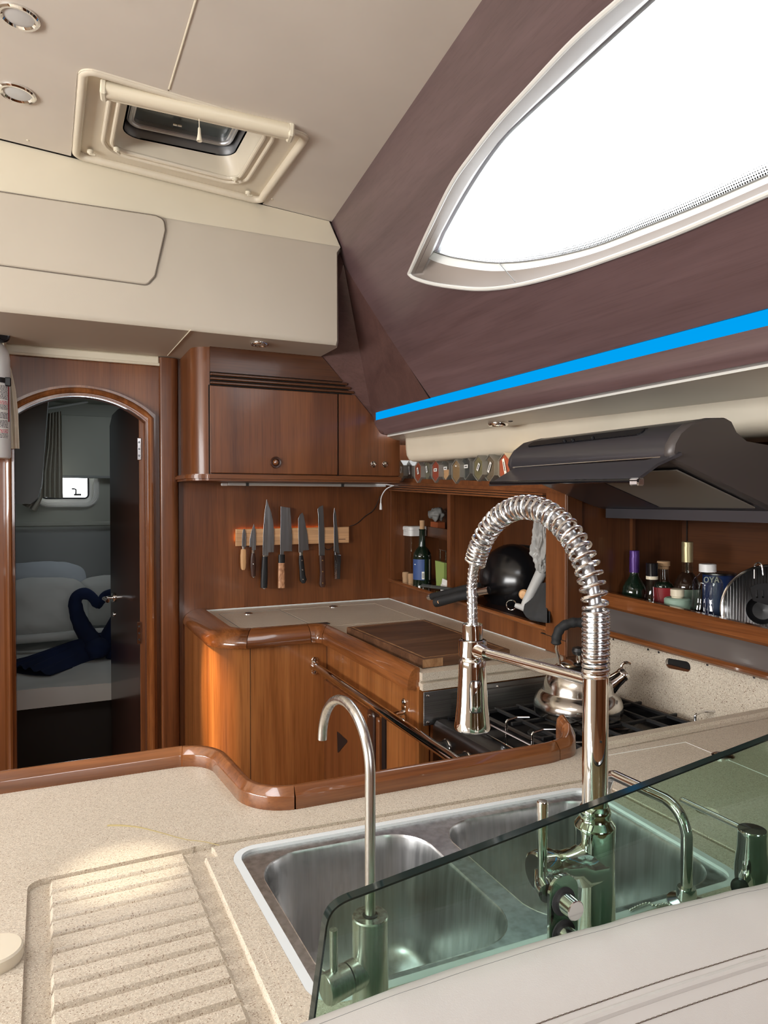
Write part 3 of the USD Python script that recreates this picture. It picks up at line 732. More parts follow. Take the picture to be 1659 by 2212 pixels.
# grab rail in front of the cupboard
gr = thing('grab_rail', 'polished steel grab rail on two flanges before the cupboard door', 'grab rail', (.84, 1.9, .79))
ra = np.array([.848, YFACE - .004, .789]); rb = np.array([.812, .985, .789])
obj('bar', tube([ra, taper(ra, rb, .5), rb], .0130, 16), 'nickel', gr)
fl = obj('flange', put(bprism(Polygon(rrect(.024, .062, .011, 6)), .006, .002), frame((.848, YFACE, .789), (1, 0, 0), (0, 0, 1))), 'chrome', gr)
obj('collar', lathe([(.018, 0), (.017, .010), (.0135, .02)], 16, (.848, YFACE - .004, .789), (0, -1, 0)), 'chrome', gr)
for s in (-.022, .022): obj('screw', sphere((.848, YFACE - .006, .789 + s), .0035, 1, (1, .5, 1)), 'steel_dark', fl)
fs, fz = gpt(875, 1526); fz = .80
fl = obj('flange', put(bprism(Polygon(rrect(.024, .066, .011, 6)), .006, .002), frame(gw(fs, fz), GU, (0, 0, 1))), 'chrome', gr)
obj('stem', tube([gw(fs, fz - .004, .004), gw(fs, fz - .006, .025), gw(fs + .004, .789, .046)], .0075, 12), 'chrome', gr)
for s in (-.024, .024): obj('screw', sphere(gw(fs, fz + s, .006), .0035, 1), 'steel_dark', fl)

# upper cabinet on the bulkhead
YU = 2.62
uc = thing('upper_cabinet', 'cherry wall cabinet with rounded left corner above the knife rack', 'cabinet', (.8, 2.75, 1.46))
uo = [(.487, 2.898), (.487, 2.69)] + arcc(.552, 2.69, .065, 180, 270, 10)[1:] + [(.552, YU)]
uface = Polygon([(.552, 1.464), (1.318, 1.464), (1.318, 1.72), (1.188, 1.71), (.97, 1.942), (.552, 1.929)])
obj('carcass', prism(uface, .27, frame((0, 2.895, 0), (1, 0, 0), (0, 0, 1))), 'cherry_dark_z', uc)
obj('corner_trim', prism(Polygon(uo + [(.552, 2.898)]), .465, z=1.464), 'cherry_z', uc, label='rounded vertical corner moulding')
ufr = frame((0, YU, 0), (1, 0, 0), (0, 0, 1))
dd = obj('door', bprism(sbox(.5435, 1.0425, 1.4685, 1.787), .012, .002, ufr), 'cherry_z', uc)
obj('gap_line', cat(*[prism(g, .006, ufr) for g in (sbox(.540, .5435, 1.465, 1.79), sbox(1.0425, 1.0475, 1.465, 1.79))]), 'gap', uc)
rp = Polygon([(1.0475, 1.4685), (1.316, 1.4685), (1.316, 1.70), (1.202, 1.695), (1.116, 1.787), (1.0475, 1.787)])
sp_ = obj('side_panel', prism(rp, .011, ufr), 'cherry_z', uc)
kp = at_y(595, 999, YU - .012)
kn_ = obj('knob', lathe([(.020, 0), (.022, .004), (.020, .008), (.015, .007), (.0125, .004), (.0, .004)], 28, kp, (0, -1, 0)), 'rosewood', dd, label='dark turned ring knob')
obj('button', lathe([(.0115, .0), (.0115, .006), (.008, .012), (0, .0135)], 24, kp, (0, -1, 0)), 'cherry_gloss_z', dd)
for q in ((806, 1003), (831, 1003)):
    p = at_y(*q, YU - .011)
    obj('push_button', cat(lathe([(.0125, 0), (.0125, .003), (.0095, .0045), (.0085, .003)], 24, p, (0, -1, 0)), lathe([(.008, .002), (.0075, .006), (0, .007)], 20, p, (0, -1, 0))), 'chrome', uc)
obj('fascia', prism(Polygon([(.545, 1.838), (1.068, 1.838), (.968, 1.94), (.545, 1.93)]), .006, ufr), 'cherry_dark_x', uc)
for i_ in range(3):
    z0 = 1.790 + .0155 * i_; xr = 1.113 - (z0 - 1.79) * .93
    obj('slat', cat(cbox(.545, xr, YU - .016, YU - .002, z0 + .003, z0 + .0125, .003)), 'cherry_dark_x', uc)
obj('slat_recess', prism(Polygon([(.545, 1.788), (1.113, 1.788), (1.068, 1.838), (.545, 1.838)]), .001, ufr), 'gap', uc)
lg = Polygon([(x - .012 if x < .56 else x, y - .0) for x, y in uo] + [(1.318, YU), (1.318, 2.896), (.487, 2.896)]).buffer(.013).intersection(sbox(.40, 1.335, 2.5, 2.896))
obj('bottom_ledge', cat(prism(lg, .012, z=1.449), prism(lg.buffer(-.006), .004, z=1.461), prism(lg.buffer(-.008), .008, z=1.441)), 'cherry_x', uc)

# light bar and cable under the cabinet
lb = thing('light_bar', 'slim pale grey light bar under the wall cabinet with a dangling white lead', 'light', (1.0, 2.86, 1.43))
xa, xb = at_y(484, 1041, 2.872)[0], at_y(832, 1047, 2.872)[0]
obj('housing', cbox(xa + .015, xb, 2.862, 2.884, 1.428, 1.440, .002), 'frost', lb)
obj('end_cap', cbox(xa - .012, xa + .015, 2.864, 2.882, 1.427, 1.439, .003), 'white_plastic', lb)
for q in (533, 738):
    x = at_y(q, 1043, 2.872)[0]; obj('clip', box(x - .006, x + .006, 2.860, 2.886, 1.427, 1.441), 'grey_plastic', lb)
cp = [at_y(834, 1047, 2.86), at_y(850, 1049, 2.83), at_y(862, 1049, 2.80), at_y(848, 1050, 2.82), at_y(833, 1058, 2.82), at_y(824, 1073, 2.82), at_y(822.5, 1086, 2.82)]
obj('lead', tube(smooth_path(cp, 6), .0026, 8), 'white_plastic', lb)
p = at_y(822.5, 1086, 2.82); obj('plug', lathe([(0, .004), (.003, 0), (.0052, -.012), (.0062, -.030), (.0, -.032)], 14, p), 'white_plastic', lb)

# ------------------------------------------------------------------ knife rack and knives
YK = 2.876
kz = lambda x, y, Y=YK: at_y(480 + x / 4.366, 1030 + y / 4.366, Y)
rk = thing('knife_rack', 'pale maple magnetic knife board on the bulkhead, glowing amber behind', 'knife rack', (.95, 2.88, 1.22))
rc = [kz(130, 494, 2.878), kz(1198, 471, 2.878), kz(1198, 622, 2.878), kz(130, 655, 2.878)]
kfr = frame((0, 2.895, 0), (1, 0, 0), (0, 0, 1)); kf = lambda Y: frame((0, Y, 0), (1, 0, 0), (0, 0, 1))
obj('board', bprism(Polygon([(p[0], p[2]) for p in rc]), .013, .002, kf(2.891)), 'maple', rk)
a, b = np.array([rc[0][0], rc[0][2]]), np.array([rc[1][0], rc[1][2]])
dn = np.array([.0, -.006])
obj('glow_strip', cat(prism(Polygon([tuple(a + dn + [.01, 0]), tuple(b + dn + [-.12, 0]), tuple(b + [-.12, -.014]), tuple(a + [.01, -.014])]), .003, kf(2.897)),
                      prism(Polygon([(rc[3][0] + .004, rc[3][2] + .02), (rc[0][0] + .004, rc[0][2] - .02), (rc[0][0] + .010, rc[0][2] - .02), (rc[3][0] + .010, rc[3][2] + .02)]), .003, kf(2.897))), 'led_amber', rk, label='amber light strip behind the board')
obj('maker_mark', prism(sbox(kz(1100, 588)[0], kz(1165, 588)[0], kz(1100, 591)[2], kz(1100, 586)[2]), .0005, kf(2.878)), 'rosewood', rk)
cb_ = [kz(1200, 468, 2.89), kz(1270, 440, 2.897), kz(1350, 370, 2.897), kz(1420, 320, 2.897), kz(1460, 255, 2.895), kz(1490, 180, 2.893)]
obj('cable', tube(smooth_path(cb_, 5), .0016, 6), 'black', rk)
obj('cable', tube(smooth_path([kz(965, 665, 2.892), kz(985, 685, 2.89), kz(1015, 683, 2.89), kz(1050, 655, 2.892)], 5), .0016, 6), 'black', rk)
def flat(P, Y, t, r=.0, sm=False):
    q = [(p[0], p[2]) for p in (kz(x, y, Y) for x, y in P)]
    g = Polygon(q).buffer(0)
    return bprism(g, t, r, kf(Y)) if r else prism(g, t, kf(Y))
def grip(C, wd, t, Y=YK):
    """handle: swept flattened section down the centre line C with half widths wd (in crop pixels)"""
    P = np.array([kz(x, y, Y - t / 2) for x, y in C]); s = ppm(P[0]) / 4.366
    u = np.gradient(P, axis=0); u /= np.linalg.norm(u, axis=1, keepdims=True); side = np.cross(u, [0, 1.0, 0]); n = 14
    ang = np.arange(n) * 2 * PI / n; se = lambda c: np.sign(c) * np.abs(c) ** .7
    V = np.array([[P[i] + side[i] * se(math.cos(a)) * wd[i] * s + np.array([0, 1, 0]) * se(math.sin(a)) * t / 2 for a in ang] for i in range(len(P))])
    m = grid(V, close_v=True); k_ = len(m.vertices); b0 = (len(P) - 1) * n
    f = [[k_, (j + 1) % n, j] for j in range(n)] + [[k_ + 1, b0 + j, b0 + (j + 1) % n] for j in range(n)]
    m = tm(np.vstack([m.vertices, P[0], P[-1]]), np.vstack([m.faces, f])); m.fix_normals(); return m
def rivets(P, parent, Y=YK, r=.0032, mt='brass', t=.016):
    for x, y in P: obj('rivet', lathe([(r, 0), (r, .0015), (0, .002)], 12, kz(x, y, Y - t), (0, -1, 0)), mt, parent)
def knife(name, label, loc): return thing(name, label, 'knife', loc, group='knives on the magnetic rack')
B0, BT = 2.8765, .0022
def blade(P, m_, t=BT): return flat(P, B0, t, .0006)
kn = knife('knife', 'small paring knife with a pale wooden handle, first from the left on the rack', kz(205, 500))
obj('blade', blade([(203, 487), (217, 505), (224, 540), (225, 655), (185, 657), (187, 560), (192, 510)], 0), 'blade', kn)
obj('bolster', grip([(201, 655), (200, 683)], [14, 12], .008), 'chrome_soft', kn)
obj('guard', flat([(178, 655), (225, 653), (225, 662), (178, 664)], B0, .006), 'steel_dark', kn)
obj('handle', grip([(200, 682), (200, 690), (199, 740), (199, 810), (199, 862), (199, 877)], [20, 25, 29, 29, 24, 14], .018), 'maple_v', kn)
kn = knife('knife', 'short hammered utility knife with a dark wooden handle', kz(290, 600))
obj('blade', blade([(297, 443), (308, 475), (316, 520), (317, 690), (281, 700), (280, 664), (256, 662), (258, 590), (272, 520)], 0), 'blade', kn)
obj('bolster', grip([(293, 690), (291, 722)], [16, 14], .010), 'chrome', kn)
obj('handle', grip([(291, 720), (290, 770), (290, 840), (291, 900), (293, 938)], [15, 25, 27, 24, 22], .017), 'rosewood', kn)
obj('end_cap', grip([(293, 936), (293, 950)], [19, 12], .013), 'chrome', kn)
rivets([(294, 824)], kn, r=.0026, mt='chrome_soft', t=.0175)
kn = knife('knife', 'largest knife, a patterned chef knife with round black handle', kz(420, 600))
obj('blade', blade([(418, 212), (435, 262), (460, 330), (478, 410), (487, 500), (489, 600), (485, 711), (436, 712), (432, 745), (380, 744), (382, 640), (388, 480), (398, 340)], 0, .0026), 'blade', kn)
obj('bolster', grip([(404, 742), (401, 790)], [22, 21], .014), 'chrome', kn)
obj('handle', grip([(403, 752), (401, 790), (398, 880), (395, 980), (393, 1046)], [26, 27, 31, 33, 32], .022), 'black', kn)
obj('end_cap', grip([(393, 1044), (393, 1056)], [22, 10], .016), 'chrome', kn)
kn = knife('knife', 'square-tipped vegetable knife with a pale burl and black ferrule handle', kz(600, 600))
obj('blade', blade([(551, 279), (600, 287), (640, 293), (650, 420), (659, 560), (657, 702), (582, 703), (578, 735), (546, 734), (548, 500)], 0), 'blade_dark', kn)
obj('edge_bevel', flat([(606, 288), (640, 293), (650, 420), (659, 560), (657, 702), (628, 703), (622, 540)], B0 - .0022, .0004), 'blade', kn)
obj('ferrule', grip([(560, 733), (559, 812)], [31, 31], .020), 'black', kn)
obj('handle', grip([(559, 811), (559, 930), (558, 1047)], [31, 33, 33], .021), 'burl', kn)
kn = knife('knife', 'santoku knife with curved tip and riveted black handle', kz(760, 600))
obj('blade', blade([(755, 336), (768, 365), (785, 450), (802, 540), (817, 690), (762, 695), (758, 715), (722, 714), (718, 560), (717, 395), (730, 360)], 0), 'blade_dark', kn)
obj('bolster', grip([(742, 712), (742, 742)], [18, 17], .012), 'chrome_soft', kn)
obj('handle', grip([(742, 740), (745, 800), (752, 870), (757, 930), (764, 975), (768, 1002)], [19, 25, 26, 28, 34, 14], .016), 'black', kn)
rivets([(752, 786), (757, 876), (762, 966)], kn, mt='chrome_soft')
kn = knife('knife', 'round-ended bread knife with riveted reddish brown handle', kz(930, 600))
obj('blade', blade([(900, 302), (915, 283), (950, 268), (955, 340), (962, 480), (966, 745), (914, 750), (908, 560), (904, 380)], 0), 'blade_dark', kn)
obj('handle', grip([(940, 742), (940, 760), (942, 800), (945, 900), (944, 960), (944, 1010), (944, 1040)], [26, 28, 29, 26, 28, 34, 20], .017), 'rosewood', kn)
rivets([(946, 788), (947, 894), (947, 1002)], kn)
kn = knife('knife', 'narrow filleting knife with dimpled steel handle, last on the right of the rack', kz(1080, 600))
obj('blade', blade([(1056, 292), (1070, 330), (1085, 480), (1096, 640), (1108, 735), (1052, 700), (1053, 560), (1048, 360)], 0), 'blade_dark', kn)
obj('handle', flat([(1052, 700), (1082, 730), (1112, 735), (1112, 790), (1104, 962), (1060, 962), (1056, 800)], YK, .014, .003), 'steel_dark', kn)
obj('dimpled_grip', flat([(1056, 735), (1078, 740), (1086, 800), (1080, 960), (1062, 960), (1058, 810)], YK - .0138, .0008), 'chrome_soft', kn)
dm = [lathe([(.0012, 0), (.0012, .0004), (0, .0004)], 6, kz(1062 + (6 if i % 2 else 0) + 12 * j, 748 + 10 * i, YK - .0146), (0, -1, 0)) for i in range(21) for j in range(2)]
obj('dimples', cat(*dm), 'black', kn, kind='stuff')
# ------------------------------------------------------------------ open shelves along the hull
s0, s1, s2, s3, s4 = [spt(x, 1150)[0] for x in (846, 966, 973, 1181, 1226)]
lin = lambda a, b: (lambda s: a[1] + (b[1] - a[1]) * (s - a[0]) / (b[0] - a[0]))
zb_ = lin(spt(844, 1060), spt(1182, 1081)); ztp = lin(spt(848, 1047), spt(1181, 1065)); zl = lin(spt(831, 1247), spt(1181, 1354))
su = thing('open_shelf_unit', 'cherry open shelf unit with two compartments along the hull', 'shelf', (1.5, 2.2, .92))
face = Polygon([(.005, .921), (s4, .921), (s4, ztp(s4) + .03), (.005, ztp(.005) + .03)])
op1 = Polygon([(s0, zl(s0) - .006), (s1, zl(s1) - .006), (s1, zb_(s1)), (s0, zb_(s0))]); op2 = Polygon([(s2, zl(s2) - .006), (s3, zl(s3) - .006), (s3, zb_(s3)), (s2, zb_(s2))])
obj('face_frame', prism(face.difference(op1).difference(op2), .016, sfr, z=-.016), 'cherry_z', su)
DP = .235
back = [(.005, .93), (s4, .93), (s4, 1.42), (.005, 1.46)]
obj('back_panel', prism(Polygon(back), .01, sfr, z=-DP - .01), 'cherry_dark_z', su)
obj('shelf_floor', prism(Polygon([(s0 - .02, zl(s0) - .018), (s3 + .02, zl(s3) - .018), (s3 + .02, zl(s3) - .006), (s0 - .02, zl(s0) - .006)]), DP - .016, sfr, z=-DP), 'door_dark', su, label='glossy dark shelf board')
for a, b, nm in ((.004, s0 - .001, 'side_panel'), (s1 + .001, s2 - .001, 'divider'), (s3 + .001, s3 + .02, 'side_panel')):
    obj(nm, prism(sbox(a, b, .93, 1.45), DP - .016, sfr, z=-DP), 'cherry_z', su)
obj('top_board', prism(Polygon([(.005, zb_(.005)), (s4, zb_(s4)), (s4, ztp(s4)), (.005, ztp(.005))]), DP - .016, sfr, z=-DP), 'cherry_dark_x', su)
for i_ in range(3):
    f0 = lambda s: zb_(s) + (ztp(s) - zb_(s)) * (.02 + .34 * i_); f1 = lambda s: zb_(s) + (ztp(s) - zb_(s)) * (.25 + .34 * i_)
    obj('slat', bprism(Polygon([(.03, f0(.03)), (s3, f0(s3)), (s3, f1(s3)), (.03, f1(.03))]), .016, .003, sfr), 'cherry_y', su)
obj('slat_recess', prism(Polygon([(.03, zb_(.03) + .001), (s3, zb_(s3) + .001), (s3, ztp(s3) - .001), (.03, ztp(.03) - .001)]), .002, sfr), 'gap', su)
a_, b_ = -.015, s3 + .004
lipP = [(a_, zl(a_) - .013), (b_, zl(b_) - .013), (b_, zl(b_) + .001), (a_, zl(a_) + .001)]
obj('lip_rail', bprism(Polygon(lipP), .024, .004, sfr, z=-.016), 'cherry_gloss_y', su)
obj('end_post', put(cbox(s3 + .001, s4, .921, 1.42, -.02, .006, .004), sfr), 'cherry_z', su)
obj('base_joint', prism(Polygon([(s3 - .02, .969), (s4, .966), (s4, .968), (s3 - .02, .971)]), .0066, sfr), 'gap', su)
obj('shelf_lip', prism(Polygon([(.105, 1.206), (s1 - .002, 1.193), (s1 - .002, 1.236), (.105, 1.251)]), .012, sfr, z=-.152), 'cherry_dark_y', su)
obj('inner_shelf', prism(Polygon([(.105, 1.204), (s1 - .002, 1.192), (s1 - .002, 1.203), (.105, 1.215)]), DP - .152, sfr, z=-DP), 'cherry_dark_y', su)
for x0_, x1_, y_ in ((1063, 1100, 1174), (1122, 1146, 1176)):
    p, q = at_n(x0_, y_, SN, SC - DP), at_n(x1_, y_ + 8, SN, SC - DP); (a1, b1), (a2, b2) = ((p - SA) @ SU, p[2]), ((q - SA) @ SU, q[2])
    obj('vent_slot', prism(sbox(a1, a2, b2, b1), .002, sfr, z=-DP), 'gap', su)
obj('top_ledge', prism(Polygon([(.005, ztp(.005) + .001), (s4, ztp(s4) + .001), (s4, ztp(s4) + .012), (.005, ztp(.005) + .014)]), .16, sfr, z=-.15), 'cherry_x', su)
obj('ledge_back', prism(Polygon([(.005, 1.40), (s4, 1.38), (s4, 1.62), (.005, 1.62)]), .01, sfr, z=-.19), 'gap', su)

# ------------------------------------------------------------------ hexagonal spice jars
JAR = [(865, 1017, 0, 'sand', 20), (883, 1018, 1, 'pepper', -15), (901.5, 1019.5, 0, 'paprika', -20), (920.5, 1016, 1, 'herb', -18), (939.5, 1017.5, 0, 'chili', 90), (961, 1014, 1, 'ginger', 85), (984, 1018, 0, 'cumin', None),
       (1005.5, 1010, 1, 'black', 80), (1031.7, 1011.5, 0, 'olive', 30), (1056, 1012, 1, 'brown', 28), (1088, 1010, 0, 'red', -18)]
JL = {'sand': 'hexagonal jar with a little pale sand-coloured spice, first of the row', 'pepper': 'hexagonal jar of grey-brown pepper with slanted tag, second of the row', 'paprika': 'hexagonal jar of dull red powder, third of the row',
      'herb': 'hexagonal jar of dry herbs, between the two red jars near the cabinet', 'chili': 'hexagonal jar of brick red powder with level tag, fifth of the row', 'ginger': 'hexagonal jar half full of orange-tan powder, sixth of the row',
      'cumin': 'hexagonal jar of brown powder without a tag, middle of the row', 'black': 'hexagonal jar of blackish spice, eighth of the row', 'olive': 'hexagonal jar of olive-brown spice, ninth of the row',
      'brown': 'wide hexagonal jar of brown spice with slanted tag, tenth of the row', 'red': 'hexagonal jar of bright red-orange powder with long tag, touching the cooker hood'}
rng = random.Random(5)
for (x, y, o_, sp, ta) in JAR:
    c = at_n(x, y, SN, SC + .012 - .018 * o_); u = (c - SA) @ SU; R = .0375 if sp not in ('brown', 'red') else .040
    j = thing('spice_jar', JL[sp], 'jar', c, group='hexagonal spice jars on the ledge')
    fr_ = frame(c, SU, (0, 0, 1)); hexa = lambda r, a0=30: [(r * 1.0 * math.cos(math.radians(a0 + 60 * i)), r * 1.22 * math.sin(math.radians(a0 + 60 * i))) for i in range(6)]
    full = {'sand': -.25, 'ginger': -.02}.get(sp, 1.3)
    fill = Polygon(hexa(R * .93)); fill = fill.intersection(sbox(-.1, .1, -.1, full * R)) if full < 1 else fill
    obj('filling', prism(fill, .040, fr_, z=-.045), 'spice_' + sp, j)
    sh = prism(Polygon(hexa(R)).difference(Polygon(hexa(R * .955))), .05, fr_, z=-.05)
    obj('glass_sides', sh, 'jar_side', j, smooth=False); obj('front_pane', prism(Polygon(hexa(R)), .0012, fr_, z=-.0025), 'glass_clear', j, smooth=False)
    obj('lid', prism(Polygon(hexa(R * .98)), .012, fr_, z=-.062), 'steel_dark', j)
    if ta is not None:
        L_ = {'red': .052, 'brown': .038, 'pepper': .036}.get(sp, .028)
        tg = Polygon(rrect(L_, .0125, .001, 2)); 
        from shapely import affinity
        tg2 = affinity.rotate(tg, 90 - ta if abs(ta) < 60 else 0, origin=(0, 0)); tg2 = affinity.translate(tg2, .004, .004)
        t_ = obj('tag', prism(tg2, .0006, fr_), 'paper', j, label='small white name tag')
        wl2 = affinity.translate(affinity.rotate(Polygon(rrect(L_ * .62, .0034, .0008, 1)), 90 - ta if abs(ta) < 60 else 0, origin=(0, 0)), .004, .004)
        obj('print', prism(wl2, .0003, fr_, z=.0006), 'ink', t_)

# cream moulded hull ledge under the soffit, above the jars and hood
tr6 = sthing('trim_6', 'cream moulded hull ledge with rounded lower edge under the soffit')
lp = round_path([(1.50, 2.55), (1.282, 2.545), (1.545, 1.10), (1.745, .02)], [.045, .3], 8)
lpr = [(-.16, 1.614), (.0, 1.614), (-.002, 1.570), (-.005, 1.548), (-.014, 1.531), (-.03, 1.523), (-.05, 1.521), (-.16, 1.52)]
obj('ledge', sweep(lp, [(-a_, b_) for a_, b_ in lpr][::-1], 0.0), 'moulded_cream', tr6, smooth=50)

# return panel beside the cooker, hull panel and bottle shelf
rp_ = sthing('trim_7', 'dark cherry panels lining the cooker recess')
ry = SB[1] - .012
pe = sw(s4, 0)
RY = pe[1]
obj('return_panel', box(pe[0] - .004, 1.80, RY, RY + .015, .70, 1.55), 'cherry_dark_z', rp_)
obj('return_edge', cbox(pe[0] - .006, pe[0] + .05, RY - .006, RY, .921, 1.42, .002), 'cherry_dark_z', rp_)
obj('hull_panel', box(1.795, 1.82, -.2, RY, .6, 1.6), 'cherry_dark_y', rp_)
hp = at_y(1462, 1300, RY)[0]
obj('panel_joint', rod((1.793, 1.58, .95), (1.793, 1.58, 1.5), .002, 6), 'gap', rp_)
XR = 1.498
sh_ = thing('bottle_shelf', 'cherry fronted bottle shelf above the splashback with grey lower board', 'shelf', (1.6, 1.3, .93))
zf = lin((RY, 1.105), (1.06, 1.080)); zf2 = lin((RY, 1.062), (1.06, 1.041)); zf = (lambda Y: 1.105 - .045 * (RY - Y)); zf2 = (lambda Y: 1.060 - .035 * (RY - Y))
def bar(X0, X1, za, zb, y0, y1, mt_, nm, par, r=.004, **kw):
    prof = [Polygon([(X0, za(y) ), (X1, za(y)), (X1, zb(y)), (X0, zb(y))]) for y in (y0, y1)]
    P = []
    for y in (y0, y1):
        a, b = za(y), zb(y); P += [(X0 + r, y, a), (X0, y, a + r), (X0, y, b - r), (X0 + r, y, b), (X1, y, b), (X1, y, a)]
    return obj(nm, hull(P), mt_, par, **kw)
bar(1.452, 1.478, zf2, zf, RY - .004, -.1, 'cherry_gloss_y', 'fiddle_board', sh_, .008)
z1 = lambda Y: .990 - .022 * (RY - Y)
bar(1.490, 1.497, lambda Y: z1(Y) - .01, lambda Y: zf2(Y) + .02, RY - .002, -.1, 'laminate_grey', 'lower_board', sh_, .001, label='shiny grey laminate board')
bar(1.470, 1.500, lambda Y: z1(Y) - .018, z1, RY - .003, -.1, 'cherry_gloss_y', 'splash_trim', sh_, .006)
obj('shelf_board', box(1.50, 1.79, -.1, RY - .003, .915, .93), 'cherry_dark_y', sh_)
# speckled splashback with its hand slot
spb = thing('splashback', 'cream speckled splashback behind the cooker with an oval hand slot', 'splashback', (1.5, 1.3, .79))
xfr = frame((1.497, 0, 0), (0, -1, 0), (0, 0, 1))
y_ = lambda px, py: (lambda p: (-p[1], p[2]))(at_x(px, py, 1.497))
sl = np.array([y_(1430, 1430), y_(1499, 1443)]); ctr_ = sl.mean(0)
sa = math.atan2(*(sl[1] - sl[0])[::-1])
from shapely import affinity
slot = affinity.translate(affinity.rotate(Polygon(rrect(.083, .027, .0134, 8)), math.degrees(sa), origin=(0, 0)), *ctr_)
spp = Polygon([(-RY + .004, .79), (.1, .79), (.1, .955 - .022 * 0), (-RY + .004, .985)])
spp = Polygon([(-RY + .004, .79), (.1, .79), (.1, z1(-.1) - .012), (-RY + .004, z1(RY) - .012)])
obj('panel', prism(spp.difference(slot), .010, xfr, z=-.010), 'splash_surface', spb)
obj('slot_back', prism(slot.buffer(.01), .002, xfr, z=-.0125), 'black', spb)
obj('slot_wall', prism(slot.buffer(.001).exterior.buffer(.0008), .0105, xfr, z=-.0115), 'black', spb)
for q in ((1325, 1381), (1400, 1403), (1423, 1409), (1528, 1436), (1629, 1463)):
    p = at_x(*q, 1.496); obj('screw', lathe([(.0032, 0), (.003, .001), (0, .0012)], 10, p, (-1, 0, 0)), 'steel_dark', spb)

# ------------------------------------------------------------------ bottles and tools on the shelf
ZS = .9305
def bottle(name, label, px, X, rows, cat_='bottle', group=None, n=28):
    """rows: (part, material, [(half width px, py), ...]) from top down; sizes come from the photo at the bottle's own distance"""
    c = at_x(px, 1300, X); k_ = ppm(c); zz = lambda py: at_x(px, py, X)[2]
    t = thing(name, label, cat_, (c[0], c[1], ZS), group=group)
    for nm, mt_, P in rows:
        prof = [(0, zz(P[0][1]))] + [(hw * k_, ZS if py is None else zz(py)) for hw, py in P] + [(0, ZS if P[-1][1] is None else zz(P[-1][1]))]
        obj(nm, lathe(prof, n, (c[0], c[1], 0)), mt_, t)
    return t, c, k_, zz
G_ = 'bottles on the shelf behind the cooker'
bottle('wine_bottle', 'dark green wine bottle with purple capsule, leftmost on the bottle shelf', 1370, 1.555, [('capsule', 'purple', [(9.5, 1189), (10.2, 1190), (10.2, 1203), (10.6, 1204), (10.6, 1236)]), ('glass', 'bottle_dark', [(9.2, 1236), (10, 1245), (17, 1255), (24, 1268), (26, 1282), (26, None)])], group=G_)
bottle('sauce_bottle', 'slim clear bottle with black screw cap and cream ring', 1408, 1.545, [('cap', 'black_gloss', [(11.5, 1216), (12.3, 1217), (12.3, 1244)]), ('ring', 'blind_cream', [(12.6, 1244), (12.6, 1251)]), ('glass', 'bottle_clear', [(12, 1251), (12.2, 1275), (15, 1288), (19, 1305), (20, None)])], group=G_)
bottle('liqueur_bottle', 'round bottle of dark red liquid with cork stopper and red label', 1433, 1.60, [('stopper', 'cork', [(12.5, 1212), (13.5, 1213), (13.5, 1222), (11, 1223), (11, 1229)]), ('neck', 'bottle_clear', [(9.5, 1229), (11, 1250), (13, 1257)]), ('glass', 'bottle_dark', [(12, 1256), (18, 1260), (21, 1268), (21, None)]), ('label', 'red_dark', [(21.3, 1268), (21.3, 1310)])], group=G_)
bottle('spirit_bottle', 'tall brown bottle with gold capsule and pale green label', 1484, 1.63, [('capsule', 'gold', [(10.5, 1170), (11.6, 1171), (11.4, 1180), (11.6, 1181), (11.6, 1214)]), ('neck', 'bottle_clear', [(11, 1214), (11.3, 1238)]), ('glass', 'liquid_brown', [(11, 1236), (17, 1243), (25, 1257), (27.5, 1270), (27.5, None)]), ('label', 'mint', [(27.8, 1271), (27.8, 1312)])], group=G_)
bottle('spread_jar', 'short mint green jar with cream screw lid', 1463, 1.545, [('lid', 'blind_cream', [(12.5, 1272), (14.2, 1273), (14.2, 1287), (12, 1288), (11.5, 1292)]), ('body', 'mint', [(24, 1291), (27, 1294), (27, None)]), ], 'jar', G_)
t, c, k_, zz = bottle('juice_bottle', 'clear fluted bottle with white screw cap in front of the blue can', 1528, 1.56, [('cap', 'white_plastic', [(16, 1218), (17.4, 1219), (17.4, 1235)])], group=G_)
fl_ = []
for hw, py in [(14, 1236), (18, 1242), (28, 1252), (30.5, 1258), (29.5, 1264), (29, 1285), (31, 1302), (35, 1316), (36, 1340), (36, None)]:
    z = ZS if py is None else zz(py); r0 = hw * k_; amp = .06 if (py or 0) > 1259 else .0
    fl_.append([[c[0] + r0 * (1 + amp * math.cos(12 * a)) * math.cos(a), c[1] + r0 * (1 + amp * math.cos(12 * a)) * math.sin(a), z] for a in np.linspace(0, 2 * PI, 72, endpoint=False)])
obj('glass', grid(np.array(fl_)[::-1], close_v=True), 'bottle_clear', t)
obj('label', lathe([(29.6 * k_, zz(1257)), (29.6 * k_, zz(1250))], 24, (c[0], c[1], 0)) if False else lathe([(37 * k_, ZS + .02), (37.2 * k_, ZS + .06)], 24, (c[0], c[1], 0)), 'mint', t)
t, c, k_, zz = bottle('food_can', 'dark blue tin with white lettering behind the clear bottle', 1553, 1.66, [('body', 'navy', [(30, 1239), (33, 1241), (33, None)]), ('rim', 'steel_dark', [(33, 1236), (34, 1237), (34, 1240), (33, 1241)])], 'can', G_)
dc_ = float((c - C0) @ FW) - 33 * k_ - .0012
tw = frame(at_d(1519, 1258, dc_), RT, (0, 0, 1))
obj('lettering', flat_text('OYA', .0145, tw, .0008), 'paper', t, label='white printed letters')
